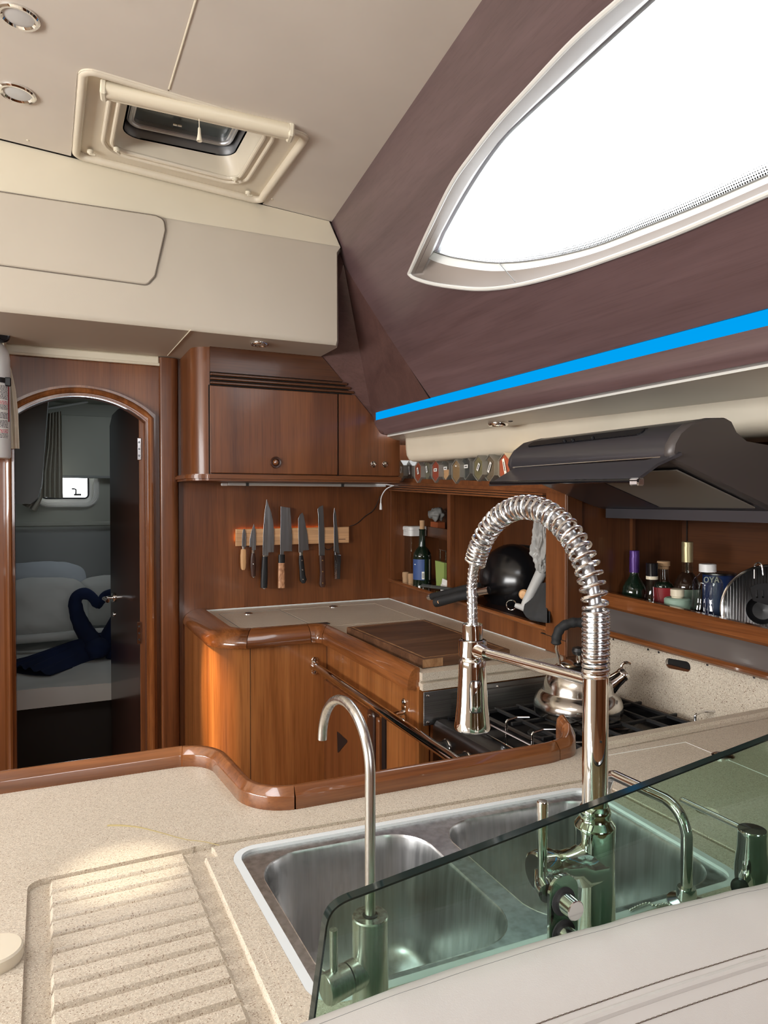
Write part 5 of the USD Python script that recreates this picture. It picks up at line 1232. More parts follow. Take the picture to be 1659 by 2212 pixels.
for P in ([(1481, 1603), (1540, 1626), (1659, 1676), (1800, 1736)], [(1309, 1667), (1347, 1689)], [(1481, 1603), (1310, 1632)]):
    q = [at_z(*p, ZT + .0003) for p in P]; obj('lid_seam', tube([q[0], q[-1]], .0011, 5, flat=.4), 'paper', pc)
lt = at_z(1562, 1634, ZT)
lo_ = obj('lid_latch', lathe([(0, 0), (.019, 0), (.019, .002), (.015, .004), (0, .004)], 24, lt), 'chrome_soft', pc)
obj('latch_grip', cbox(lt[0] - .012, lt[0] + .012, lt[1] - .003, lt[1] + .003, lt[2] + .004, lt[2] + .008, .001), 'chrome', lo_)
ck_ = [at_z(*p, ZT + .0002) for p in ((232, 1783), (262, 1783), (300, 1787), (345, 1798), (400, 1813), (440, 1818), (474, 1826))]
ckp = smooth_path(ck_, 6)
obj('crack_line', tube(ckp, np.interp(np.arange(len(ckp)), [0, 6, 18, 36], [.0030, .0026, .0012, .0009]), 8, flat=.12), 'yellow_line', pc, label='thin yellowish crack line in the counter')
obj('hole_wall', lathe([(0, ZT - .03), (.0150, ZT - .028), (.0156, ZT - .002), (.0158, ZT)], 24, (*hole_c, 0)), 'solid_surface', pc)
# fiddle rail of the counter: joined sections with a pointed end
FP = [(-.001, -.004), (-.0003, .0175), (.0012, .0200), (.0085, .0295), (.0110, .0306), (.0165, .0300), (.0210, .0262), (.0225, .019), (.0225, -.045), (.010, -.045)]
base_path = edge_in
def sub(i0, i1): return base_path[i0:i1 + 1]
n_ = len(base_path)
dist = np.r_[0, np.cumsum(np.linalg.norm(np.diff(base_path, axis=0), axis=1))]
def cut(s0_, s1_, gap=.0007):
    s = np.unique(np.r_[s0_ + gap, dist[(dist > s0_ + gap) & (dist < s1_ - gap)], s1_ - gap]); return np.c_[np.interp(s, dist, base_path[:, 0]), np.interp(s, dist, base_path[:, 1])]
def s_at(px, py):
    p = at_z(px, py, ZT)[:2]; d = np.linalg.norm(base_path - p, axis=1); i = int(np.argmin(d)); return dist[i]
j1 = np.interp(.205, base_path[:12, 0], dist[:12]); j2 = s_at(630, 1742); j3 = s_at(500, 1715); 
tip_s = np.interp(.842, base_path[np.argmin(np.abs(base_path[:, 0] - .78)):, 0], dist[np.argmin(np.abs(base_path[:, 0] - .78)):])
jj = np.interp(.800, base_path[np.argmin(np.abs(base_path[:, 0] - .70)):, 0], dist[np.argmin(np.abs(base_path[:, 0] - .70)):])
for a, b, mt_ in ((0, j1, 'cherry_gloss_x'), (j1, j2 - .001, 'cherry_gloss_x'), (j2, jj, 'cherry_gloss_x')):
    obj('fiddle_rail', sweep(cut(a, b), FP, ZT), mt_, pc, smooth=30)
tipP = round_path([(jj_x, jj_y) for jj_x, jj_y in (cut(jj, jj + .002)[0],)] + [(.846, .976), (.872, 1.030)], .05, 8)
V = []
for i, p in enumerate(tipP):
    t = i / (len(tipP) - 1); d_ = tipP[min(i + 1, len(tipP) - 1)] - tipP[max(i - 1, 0)]; d_ /= np.linalg.norm(d_); nrm = np.array([-d_[1], d_[0]])
    V.append([[*(p + nrm * l * (1 + .15 * t)), ZT + (h * (1 + .75 * t ** 1.2) if h > 0 else h)] for l, h in FP])
V = np.array(V); m = grid(V, close_v=True); kf_ = len(FP)
cp_ = tm(V[-1], [[0, j, j + 1] for j in range(1, kf_ - 1)]); cp0 = tm(V[0], [[0, j + 1, j] for j in range(1, kf_ - 1)])
obj('fiddle_rail', cat(m, cp_, cp0), 'cherry_gloss_x', pc, smooth=50, label='upturned carved end of the rail')
# joinery below
bp = Polygon([tuple(p) for p in edge_in] + [(1.48, .502), (-1.25, .502)]).buffer(-.006)
solo('sink_cabinet', prism(bp.difference(bp.buffer(-.02)), ZT - .046, z=0), 'cherry_warm', 'cherry cabinet carrying the sink counter', 'cabinet')

# ------------------------------------------------------------------ double sink
sk_ = thing('double_sink', 'brushed steel double sink sealed into the speckled counter', 'sink', (.48, .73, .74))
b1 = Polygon(round_path([(.33, .602), (.452, .598), (.456, .858), (.233, .874), (.236, .605), (.331, .602)], .050, 8)).buffer(0)
b2 = Polygon(round_path([(.60, .594), (.738, .588), (.748, .838), (.486, .857), (.481, .598), (.601, .594)], .050, 8)).buffer(0)
zr = ZT - .004
obj('sealant', cat(prism(sink_o.buffer(-.0002).difference(sink_o.buffer(-.0100)), .006, z=ZT - .006)), 'sealant', sk_, label='white sealant band around the sink')
obj('flange', prism(sink_o.buffer(-.0095).difference(b1.buffer(.001)).difference(b2.buffer(.001)), .002, z=zr - .002), 'sink_steel', sk_)
def bowl(poly, depth, nm):
    lay = [(.0012, 0), (.0004, .0006), (-.0015, -.003), (-.004, -.02), (-.008, -depth + .03), (-.013, -depth + .012), (-.024, -depth + .002), (-.040, -depth)]
    base = np.array(poly.exterior.coords)[:-1]; c = base.mean(0); R = []
    for off, h in lay:
        g = poly.buffer(off); q = []
        for p in base:
            d_ = p - c; L = LineString([tuple(c), tuple(c + d_ * 1.4)]).intersection(g.exterior); L = L if L.geom_type == 'Point' else list(L.geoms)[0]
            q.append([L.x, L.y, zr + h])
        R.append(q)
    R.append([[*(c + (np.array(p[:2]) - c) * .25), zr - depth - .003] for p in R[-1]])
    m = grid(np.array(R), close_v=True); k_ = len(base); fl = tm(np.vstack([R[-1], [*c, zr - depth - .003]]), [[j, (j + 1) % k_, k_] for j in range(k_)])
    m = cat(m, fl); 
    b_ = obj(nm, m, 'sink_steel', sk_, smooth=60)
    obj('drain', cat(lathe([(.030, 0), (.030, .002), (.024, .0035), (.020, .001), (0, .001)], 28, (c[0], c[1] - .05, zr - depth - .001))), 'chrome_soft', b_)
bowl(b1, .155, 'bowl'); bowl(b2, .155, 'bowl')

# ------------------------------------------------------------------ tall spring tap
fx, fy = .497, .549
fz = lambda py, d=.7095: CZ - (py - 1080) * d / F
ft = thing('spring_tap', 'tall chrome kitchen tap with coiled spring arch and pull-down spray head', 'tap', (fx, fy, ZT))
o = (fx, fy, 0)
obj('body', lathe([(0, ZT), (.0265, ZT), (.0262, ZT + .004), (.0215, ZT + .010), (.0203, ZT + .03), (.0200, fz(1800)), (.0203, fz(1790)), (.0198, fz(1784)), (.0165, fz(1775)), (.0150, fz(1765)), (.0160, fz(1757)), (.0152, fz(1750)), (.0132, fz(1742)), (.0, fz(1742))], 40, o), 'chrome', ft, smooth=50)
obj('column', lathe([(0, fz(1745)), (.0127, fz(1745)), (.0127, fz(1459)), (.0118, fz(1455)), (0, fz(1455))], 40, o), 'chrome', ft)
zs = fz(1455); RA = .112; zc_ = 1.252; yh = fy + 2 * RA
arc = [np.array([fx, fy, z]) for z in np.linspace(zs - .004, zc_, 14)] + [np.array([fx, fy + RA - RA * math.cos(t), zc_ + RA * math.sin(t) * .98]) for t in np.linspace(0, PI, 60)[1:]]
zend = 1.288
hose_pts = arc + [np.array([fx - .000, yh - .001 - .002 * t, zc_ - t * (zc_ - 1.205)]) for t in np.linspace(0, 1, 8)[1:]]
hose_pts = np.array(hose_pts); hose_pts[:, 0] += np.interp(np.arange(len(hose_pts)), [0, 14, len(hose_pts) - 1], [0, 0, -.004])
hd_ = np.r_[0, np.cumsum(np.linalg.norm(np.diff(hose_pts, axis=0), axis=1))]
obj('hose', tube(hose_pts, .0064, 14), 'braid', ft, label='braided steel hose')
br = []
t_, A_, B_ = frames(hose_pts[60:])
for sgn in (1, -1):
    for ph in range(8):
        a_ = sgn * np.arange(len(hose_pts[60:])) * 1.05 + ph * 2 * PI / 8
        br.append(tube(hose_pts[60:] + .0066 * (np.cos(a_)[:, None] * A_ + np.sin(a_)[:, None] * B_), .0005, 4, caps=False))
obj('braid', cat(*br), 'chrome', ft, kind='stuff', label='woven braid of the hose')
# spring: tight turns at the foot, open turns over the arch, tight turns at the end
dtop = hd_[14 + int(60 * .86)]
turns = [0.0]
while turns[-1] < dtop:
    s = turns[-1]; turns.append(s + (.0052 if s < .066 else .0098 if s < dtop - .03 else .0056))
turns = np.array(turns); nper = 18
s_c = np.interp(np.arange((len(turns) - 1) * nper + 1) / nper, np.arange(len(turns)), turns)
hp_ = np.stack([np.interp(s_c, hd_, hose_pts[:, i]) for i in range(3)], 1)
tt, AA, BB = frames(hp_); an = np.arange(len(s_c)) * 2 * PI / nper
Rs = np.interp(s_c, [0, .07, .1, dtop], [.0118, .0118, .0124, .0124])[:, None]
obj('spring', tube(hp_ + Rs * (np.cos(an)[:, None] * AA + np.sin(an)[:, None] * BB), np.interp(s_c, [0, .06, .075, dtop], [.00245, .00245, .0021, .0021]), 8), 'spring_steel', ft, label='coiled chrome spring')
obj('spring_seat', lathe([(.0118, fz(1460)), (.0132, fz(1456)), (.0132, fz(1450)), (.0118, fz(1448))], 32, o), 'chrome', ft)
hx, hy = hose_pts[-1][0], hose_pts[-1][1]; hz = lambda py: CZ - (py - 1080) * .9075 / F
obj('spray_collar', lathe([(0, hz(1348)), (.0125, hz(1348)), (.0130, hz(1351)), (.0130, hz(1384)), (0, hz(1384))], 32, (hx, hy, 0)), 'chrome', ft)
sh = obj('spray_head', lathe([(0, hz(1383)), (.0148, hz(1383)), (.0150, hz(1415)), (.0140, hz(1420)), (.0150, hz(1424)), (.0172, hz(1428)), (.0174, hz(1440)), (.0185, hz(1480)), (.0200, hz(1525)), (.0222, hz(1558)), (.0232, hz(1572)), (.0222, hz(1577)), (.0160, hz(1578)), (0, hz(1578))], 44, (hx, hy, 0)), 'chrome', ft, smooth=45)
dv = np.array([-hx, -hy, 0]); dv /= np.linalg.norm(dv); dvr = np.array([dv[0] * math.cos(.25) - dv[1] * math.sin(.25), dv[0] * math.sin(.25) + dv[1] * math.cos(.25), 0])
bz = (hz(1467) + hz(1530)) / 2; sd_ = np.cross([0, 0, 1.0], dvr)
V = []
for x in np.linspace(-1, 1, 9):
    row = []
    for zt in np.linspace(-1, 1, 9):
        xx, z_ = x * .0078, bz + zt * .0195; rb_ = np.interp(z_, [hz(1572), hz(1525), hz(1480), hz(1440)], [.0232, .0200, .0185, .0174]) + .0014 * (1 - max(abs(x), abs(zt)) ** 6) + .0001
        row.append(np.array([hx, hy, z_]) + sd_ * xx + dvr * math.sqrt(rb_ ** 2 - xx ** 2))
    V.append(row)
bt_m = grid(np.array(V)); 
if (bt_m.face_normals @ dvr).mean() < 0: bt_m.faces = bt_m.faces[:, ::-1]
obj('button', bt_m, 'nickel', sh, label='long oval spray button')
bo = []
for t in np.linspace(0, 2 * PI, 41):
    c_, s_ = math.cos(t), math.sin(t); xx = .0080 * np.sign(c_) * abs(c_) ** .35; z_ = bz + .0198 * np.sign(s_) * abs(s_) ** .35
    rb_ = np.interp(z_, [hz(1572), hz(1525), hz(1480), hz(1440)], [.0232, .0200, .0185, .0174]) + .0003; bo.append(np.array([hx, hy, z_]) + sd_ * xx + dvr * math.sqrt(rb_ ** 2 - xx ** 2))
obj('button_seam', tube(np.array(bo), .0006, 6, caps=False), 'black', sh)
za = hz(1402)
obj('support_arm', tube([(fx, fy, fz(1475)), (fx, fy + .03, taper(fz(1475), za, .13)), (hx, hy - .016, za)], .0062, 18), 'chrome', ft)
obj('holder_ring', cat(lathe([(.0150, za - .010), (.0178, za - .009), (.0178, za + .011), (.0150, za + .012)], 32, (hx, hy, 0)), tube([(hx, hy - .034, za), (hx, hy - .014, za)], [.0085, .0105], 16)), 'chrome', ft)
# valve barrel and lever
bzv = fz(1880, .69)
obj('valve_barrel', tube([(fx, fy, bzv - .006), (fx - .018, fy, bzv - .004), (fx - .024, fy, bzv), (fx - .040, fy, bzv), (fx - .052, fy, bzv + .001), (fx - .056, fy, bzv + .001), (fx - .068, fy, bzv + .001)], [.021, .0205, .0150, .0140, .0170, .0195, .0195], 28), 'chrome', ft, smooth=50)
obj('valve_cap', tube([(fx - .068, fy, bzv + .001), (fx - .072, fy, bzv + .001), (fx - .0735, fy, bzv + .001)], [.0195, .0188, .0165], 28), 'chrome_soft', ft)
lvx, lvy = fx - .074, fy - .004
lv = obj('lever_hub', tube([(fx - .066, fy - .002, bzv + .0), (lvx - .006, lvy - .018, bzv - .002), (lvx - .0085, lvy - .026, bzv - .002)], [.0090, .0092, .0088], 20), 'chrome', ft)
obj('lever', tube([(lvx - .004, lvy - .012, bzv + .002), (lvx - .004, lvy - .012, fz(1735, .665)), (lvx - .004, lvy - .012, fz(1731, .665))], [.0040, .0053, .0044], 16), 'chrome', lv)
obj('hole', lathe([(0, .0), (.0012, 0), (.0012, .0006), (0, .0006)], 10, (fx + .0127 * -.30, fy - .0127 * .95, fz(1596)), (-.3, -.95, 0)), 'gap', ft)

# ------------------------------------------------------------------ small brushed filter tap
gx, gy_ = .2515, .555
gd = (np.array([gx, gy_]) @ FW[:2]) / math.cos(PITCH) * 1.0
gz = lambda py: CZ - (py - 1080) * gd / F
gt = thing('filter_tap', 'slim brushed steel gooseneck tap behind the glass screen', 'tap', (gx, gy_, ZT))
obj('body', lathe([(0, ZT), (.0185, ZT), (.0185, ZT + .004), (.0158, ZT + .0045), (.0158, gz(1988)), (.0150, gz(1985)), (.0055, gz(1985)), (.0050, gz(1988))], 36, (gx, gy_, 0)), 'brushed', gt)
ra_ = .0505; zt_ = 1.1335
gp_ = [np.array([gx, gy_, z]) for z in np.linspace(gz(1990), zt_, 8)] + [np.array([gx - .006 * (1 - math.cos(t)) / 2, gy_ + ra_ - ra_ * math.cos(t), zt_ + ra_ * math.sin(t)]) for t in np.linspace(0, PI * 1.0, 30)[1:]]
obj('spout', tube(np.array(gp_), .0046, 16), 'brushed', gt)
obj('gasket', lathe([(.0046, gz(1984)), (.0068, gz(1984)), (.0046, gz(1981))], 20, (gx, gy_, 0)), 'black', gt)
bz2 = gz(2098)
obj('valve_barrel', tube([(gx, gy_, bz2), (gx - .020, gy_ - .004, bz2 - .001), (gx - .0225, gy_ - .0045, bz2 - .001)], [.0125, .0125, .012], 28), 'brushed', gt)
obj('handle', tube([(gx - .0235, gy_ - .0047, bz2 - .001), (gx - .043, gy_ - .0086, bz2 - .002), (gx - .045, gy_ - .009, bz2 - .002)], [.0125, .0125, .0115], 28), 'brushed', gt)
obj('lever', rod((gx - .036, gy_ - .006, bz2 + .008), (gx - .0365, gy_ - .006, bz2 + .045), .0035, 12), 'brushed', gt)

# ------------------------------------------------------------------ bent pipe tap, chain, chrome fitting
px_, py_ = .640, .561
pt = thing('pipe_tap', 'bent steel pipe tap arching over the right sink bowl', 'tap', (px_, py_, ZT))
zt2_ = 1.0275
obj('flange', lathe([(0, ZT), (.0215, ZT), (.0205, ZT + .005), (.011, ZT + .008), (.0105, ZT + .018), (.0095, ZT + .020), (.0, ZT + .020)], 32, (px_, py_, 0)), 'chrome_soft', pt)
pp = round_path([(px_, py_, ZT + .008), (px_, py_, zt2_), (px_ + .000, py_ + .118, zt2_ - .002), (px_ + .001, py_ + .128, zt2_ - .026)], [.030, .012], 10)
obj('pipe', tube(pp, .0064, 18), 'nickel', pt)
obj('nozzle', tube([pp[-1] + [0, -.001, .010], pp[-1] + [0, 0, -.006]], [.0078, .0078], 18), 'chrome_soft', pt)
chp = smooth_path([at_z(*p, ZT + .0022) for p in ((1362, 1966), (1380, 1957), (1400, 1951), (1412, 1956), (1425, 1955), (1440, 1952), (1452, 1957))], 5)
cd_ = np.r_[0, np.cumsum(np.linalg.norm(np.diff(chp, axis=0), axis=1))]
ch = thing('plug_chain', 'small bead chain lying at the foot of the bent pipe tap', 'chain', chp[0])
obj('wire', tube(chp, .0005, 5), 'chrome_soft', ch)
obj('beads', cat(*[sphere([np.interp(s, cd_, chp[:, i]) for i in range(3)], .0018, 1) for s in np.arange(0, cd_[-1], .0042)]), 'chrome', ch, kind='stuff')
qx, qy = .7255, .545; qd = qx * math.sin(YAW) + qy * math.cos(YAW); qz = lambda py: CZ - (py - 1080) * qd / F
sd2 = thing('soap_pump', 'chrome fitting with thin straight arm at the right edge of the sink', 'soap dispenser', (qx, qy, ZT))  # slim chrome fitting with a thin straight arm
obj('body', lathe([(0, ZT), (.020, ZT), (.0200, ZT + .004), (.0175, ZT + .012), (.0185, qz(1890)), (.0182, qz(1870)), (.0162, qz(1835)), (.0158, qz(1808)), (.0160, qz(1800)), (.0150, qz(1796)), (0, qz(1795))], 36, (qx, qy, 0)), 'chrome', sd2)
obj('spout', tube([(qx - .002, qy + .010, qz(1803)), (qx - .004, qy + .094, qz(1803) + .001), (qx - .004, qy + .097, qz(1803) + .001)], [.0034, .0036, .0028], 14), 'chrome', sd2)
kk_ = at_d(1598, 1916, .775); obj('thumb_knob', lathe([(0, -.006), (.009, -.005), (.0092, .003), (.007, .005), (0, .006)], 24, kk_, -ray(1598, 1916)), 'black_gloss', sd2)
obj('knob_stem', rod(kk_, (qx, qy, kk_[2] - .004), .004, 10), 'chrome', sd2)
# white round cap at the left edge
cpp = at_z(-14, 2078, ZT)
solo('deck_cap', lathe([(0, 0), (.0255, 0), (.0265, .004), (.0262, .0115), (.0245, .0135), (0, .0138)], 40, cpp), 'moulded_cream', 'round off-white deck cap on the counter at the lower left', 'cap')

# ------------------------------------------------------------------ tinted glass screen and its clamps
YG = .500
gl_px = [(672, 2208), (700, 1996), (705, 1978), (714, 1962), (728, 1949), (748, 1938), (775, 1928), (1000, 1843), (1300, 1729), (1659, 1592), (1760, 1553)]
gl_px = [tuple(p[:2]) for p in smooth_path([(x, y, 0) for x, y in gl_px[1:7]], 6)]; gl_px = [(672, 2208)] + gl_px + [(1000, 1843), (1300, 1729), (1659, 1592), (1760, 1553)]
gP = [at_y(*p, YG) for p in gl_px]; gq = [(p[0], p[2]) for p in gP]
x_end = gq[-1][0] + .28
gq2 = gq + [(x_end, gq[-1][1] + .005), (x_end, ZT + .002), (gq[0][0] - .012, ZT + .002)]
gs_t = thing('glass_screen', 'green tinted glass splash screen standing between the sink and the backrest', 'glass screen', (gq[0][0], YG, ZT))
gfrm = frame((0, YG + .004, 0), (1, 0, 0), (0, 0, 1))
obj('pane', prism(Polygon(gq2), .008, gfrm), 'glass_tinted', gs_t, smooth=False)
ring = Polygon(gq2).buffer(.0004).difference(Polygon(gq2).buffer(-.0012)).difference(sbox(-1, 3, 0, ZT + .004))
obj('edge', prism(ring, .0086, frame((0, YG + .0043, 0), (1, 0, 0), (0, 0, 1))), 'glass_edge', gs_t, label='polished dark green edge of the pane')
cx_ = at_y(1219, 1950, YG + .010)
cl = thing('glass_clamp', 'rounded polished clamp plate with two round bolts gripping the glass', 'clamp', (cx_[0], YG, ZT))
zt3 = at_y(1219, 1890, YG + .01)[2]
cpl = Polygon([(cx_[0] - .0165, ZT + .001), (cx_[0] + .0165, ZT + .001)] + arcc(cx_[0], zt3 - .0165, .0165, 0, 180, 16))
obj('plate', bprism(cpl, .004, .001, frame((0, YG + .0042, 0), (1, 0, 0), (0, 0, 1)) @ trimesh.transformations.translation_matrix([0, 0, -.0095])), 'nickel', cl)
for py in (1946, 2016):
    c = at_y(1216, py, YG - .004)
    obj('bolt', cat(lathe([(0, 0), (.0095, 0), (.0095, .0005), (.0088, .0012), (.0088, .017), (.0080, .0178), (0, .0178)], 30, c, (0, -1, 0))), 'chrome_soft', cl)
    obj('washer', lathe([(.0125, 0), (.0125, .0015), (.0088, .0015)], 28, c, (0, -1, 0)), 'rubber', cl)

# ------------------------------------------------------------------ leather backrest
crest = [at_z(671, 2204, .998), at_z(849, 2124, 1.0), at_z(1150, 2031, 1.0), at_z(1400, 1966, 1.0), at_z(1659, 1900, 1.0)]
cx = np.array([c[0] for c in crest]); cy = np.array([c[1] for c in crest])
cf = np.polyfit(cx, cy, 2)
PR = [(.010, -.30), (.012, -.10), (.0105, -.030), (.006, -.010), (-.002, -.001), (-.012, .0012), (-.026, -.001), (-.045, -.008), (-.062, -.0165), (-.075, -.024), (-.085, -.031), (-.10, -.043), (-.125, -.068), (-.15, -.105), (-.165, -.16), (-.17, -.26), (-.17, -.40)]
PRs = smooth_path(np.array([(a, b, 0) for a, b in PR]), 4)[:, :2]
xs = np.r_[np.linspace(-.05, 1.25, 100)]
def ylin(x): x = np.clip(x, .10, .75); return np.polyval(cf, x)
V = []
for x in xs:
    drop = -.02 * max(0, .12 - x) / .17
    V.append([[x, ylin(x) + l, 1.0 + h + drop] for l, h in PRs])
V = np.array(V); nz = meshkit.fbm(V * np.array([9, 22, 22]), 3, 2) - .5; nz2 = meshkit.noise(V * np.array([34, 10, 10]), 5) - .5
V[:, :, 2] += nz * .0035 + nz2 * .0012 * np.clip((V[:, :, 1] - ylin(.4) + .11) / .1, 0, 1)
bk = thing('settee_backrest', 'padded off-white leather settee backrest with twin stitched seams in the foreground', 'backrest', (.4, .45, .6))
mk = grid(V)
if mk.face_normals[np.argmax(mk.triangles_center[:, 2])][2] < 0: mk.faces = mk.faces[:, ::-1]
e0_, e1_ = V[0], V[-1]
def endcap(E): 
    n = len(E); c = E.mean(0); return tm(np.vstack([E, c]), [[j, j + 1, n] for j in range(n - 1)] + [[n - 1, 0, n]])
obj('cushion', cat(mk, endcap(e0_), endcap(e1_)), 'leather', bk, smooth=70)
from scipy.interpolate import RegularGridInterpolator
li = np.r_[0, np.cumsum(np.linalg.norm(np.diff(PRs, axis=0), axis=1))]
def on_leather(x, l_target, up=0.0):
    i = np.argmin(np.abs(PRs[20:, 0] - l_target)) + 20
    j = np.clip(np.searchsorted(xs, x) - 1, 0, len(xs) - 2); t = (x - xs[j]) / (xs[j + 1] - xs[j])
    return V[j, i] * (1 - t) + V[j + 1, i] * t + np.array([0, -up * .4, up])
xx = np.linspace(.0, 1.15, 150)
for l_, nm in ((-.0700, 'piping'),):
    obj(nm, tube(np.array([on_leather(x, l_, -.0018) for x in xx]), .0042, 10), 'leather', bk)
for l_ in (-.0615, -.0790):
    st = [rod(on_leather(x, l_, .0003), on_leather(x + .0034, l_, .0003), .00045, 5) for x in np.arange(.25, .85, .0052)]
    obj('stitching', cat(*st), 'joint_shadow', bk, kind='stuff', label='row of grey stitches')
    obj('seam', tube(np.array([on_leather(x, l_, -.0002) for x in xx]), .00042, 6), 'rosewood', bk)
obj('top_seam', tube(np.array([on_leather(x, -.0062, -.0002) for x in xx]), .00035, 6), 'plate_grey', bk)
# ------------------------------------------------------------------ the cabin behind the doorway
YC = 4.90
cbn = sthing('wall_cabin_back', 'grey-green lined hull side of the sleeping cabin behind the doorway')
ca, cb2 = at_y(100, 1068, YC), at_y(196, 1030, YC)
pw0, pw1, pz0, pz1 = at_y(84, 1068, YC)[0], at_y(203, 1050, YC)[0], at_y(150, 1086, YC)[2], at_y(150, 1010, YC)[2]
port = Polygon(rrect(pw1 - pw0, pz1 - pz0, .055, 6, (pw0 + pw1) / 2, (pz0 + pz1) / 2))
cfr2 = frame((0, YC + .03, 0), (1, 0, 0), (0, 0, 1))
zled = at_y(150, 1133, YC)[2]
obj('hull_lining', prism(sbox(-1.3, 1.3, zled, 2.05).difference(port), .03, cfr2), 'cabin_liner', cbn)
obj('lower_lining', prism(sbox(-1.3, 1.3, 0, zled - .01), .02, cfr2), 'cabin_grey', cbn)
obj('ledge', cbox(-1.3, 1.3, YC - .035, YC, zled - .012, zled + .018, .008), 'cabin_liner', cbn)
struct('wall_cabin_left', box(-1.32, -1.3, 2.925, YC + .03, 0, 2.05), 'cabin_grey')
struct('wall_cabin_right', box(1.3, 1.32, 2.925, YC + .03, 0, 2.05), 'cabin_grey')
struct('ceiling_cabin', box(-1.32, 1.32, 2.925, YC + .03, 1.98, 2.01), 'cabin_liner')
struct('wall_cabin_front', prism(wf.intersection(sbox(-1.3, 1.3, 0, 2.0)), .004, frame((0, YB + .036, 0), (1, 0, 0), (0, 0, 1))), 'cabin_grey')
w2 = sthing('window_2', 'small cabin portlight with cream frame and black gasket')
cfr3 = frame((0, YC, 0), (1, 0, 0), (0, 0, 1))
obj('frame', bprism(port.buffer(.030).difference(port.buffer(-.001)), .022, .0, cfr3) if False else prism(port.buffer(.030).difference(port.buffer(-.001)), .022, cfr3), 'gelcoat_white', w2)
obj('frame_bead', tube(np.array([[x, YC - .022, z] for x, z in port.buffer(.022).exterior.coords]), .007, 8, caps=False), 'gelcoat_white', w2)
gk = Polygon(rrect(at_y(193, 1050, YC)[0] - pw0 - .01, pz1 - pz0 - .03, .03, 6, (at_y(193, 1050, YC)[0] + pw0 + .01) / 2, (pz0 + pz1) / 2 + .008))
obj('reveal', prism(port.difference(gk), .01, frame((0, YC + .03, 0), (1, 0, 0), (0, 0, 1))), 'gelcoat_white', w2)
obj('gasket', prism(gk.difference(gk.buffer(-.010)), .014, frame((0, YC + .028, 0), (1, 0, 0), (0, 0, 1))), 'black', w2)
obj('pane', prism(gk, .004, frame((0, YC + .045, 0), (1, 0, 0), (0, 0, 1))), 'glass_clear', w2)
p = at_y(168, 1068, YC - .02); obj('latch', cat(cbox(p[0] - .022, p[0] + .02, YC - .04, YC - .015, p[2] - .008, p[2] + .004, .003), tube(smooth_path([p + [-.012, -.015, .004], p + [-.012, -.02, .03], p + [-.035, -.02, .036]], 4), .004, 8)), 'black', w2)
# blind, curtain, locker
q0, q1 = at_y(133, 1031, YC - .05), at_y(250, 1031, YC - .05)
bl = thing('roller_blind', 'pale grey roller blind pulled half down over the cabin portlight', 'blind', (q0[0], YC - .05, q0[2]))
obj('panel', cbox(q0[0], q0[0] + .62, YC - .06, YC - .042, q0[2], 1.90, .004), 'cabin_liner', bl)
obj('hem_bar', cbox(q0[0], q0[0] + .62, YC - .068, YC - .040, q0[2] - .004, q0[2] + .012, .004), 'cabin_grey', bl)
def curtain_sheet(P, n, amp, waves, t=.012, dirv=(0, 1, 0)):
    """P: rows of (left, right) points from top to bottom"""
    rows = []
    for i, (a, b) in enumerate(P):
        rows.append([np.array(a) + (np.array(b) - np.array(a)) * u + np.array(dirv) * amp * math.sin(u * waves * 2 * PI + i * .12) for u in np.linspace(0, 1, n)])
    R = np.array(rows); Bk = R + np.array(dirv) * t
    return grid(np.concatenate([R, Bk[::-1]], 0), close_u=True)
cz = [at_y(*p, YC - .13) for p in ((104, 893), (132, 888), (100, 960), (133, 960), (90, 1020), (135, 1020), (88, 1074), (136, 1076))]
cu = thing('cabin_curtain', 'brownish gathered curtain beside the cabin portlight', 'curtain', cz[6])
obj('fabric', curtain_sheet([(cz[0], cz[1]), (cz[2], cz[3]), (cz[4], cz[5]), (cz[6], cz[7])], 40, .016, 4.5, .01), 'curtain', cu, smooth=70)
obj('rail', rod(at_y(86, 886, YC - .12), at_y(190, 868, YC - .12), .007, 8), 'frost', cu)
cz2 = [at_y(*p, YC - .35) for p in ((84, 940), (98, 920), (80, 1000), (97, 1000), (76, 1060), (92, 1075), (47, 1090), (78, 1105))]
cu2 = thing('cabin_curtain', 'narrow end of a tied curtain behind the rounded locker', 'curtain', cz2[6])
obj('fabric', curtain_sheet([(cz2[0], cz2[1]), (cz2[2], cz2[3]), (cz2[4], cz2[5]), (cz2[6], cz2[7])], 24, .010, 2.5, .01), 'curtain', cu2, smooth=70)
la, lb_ = at_y(-40, 1089, 3.9), at_y(76, 1089, 3.9)
lk = at_y(93, 860, 3.9)
zb3 = la[2]
lp_ = Polygon([(-1.292, zb3), (lb_[0] - .02, zb3), (lb_[0] + .012, zb3 + .03), (lb_[0] + .03, zb3 + .10), (lk[0] + .03, 1.972), (-1.292, 1.972)]).buffer(.03).buffer(-.03)
solo('cabin_locker', bprism(lp_, .80, .02, frame((0, 4.70, 0), (1, 0, 0), (0, 0, 1))), 'cabin_grey', 'rounded grey overhead locker at the left of the cabin', 'locker', smooth=40)
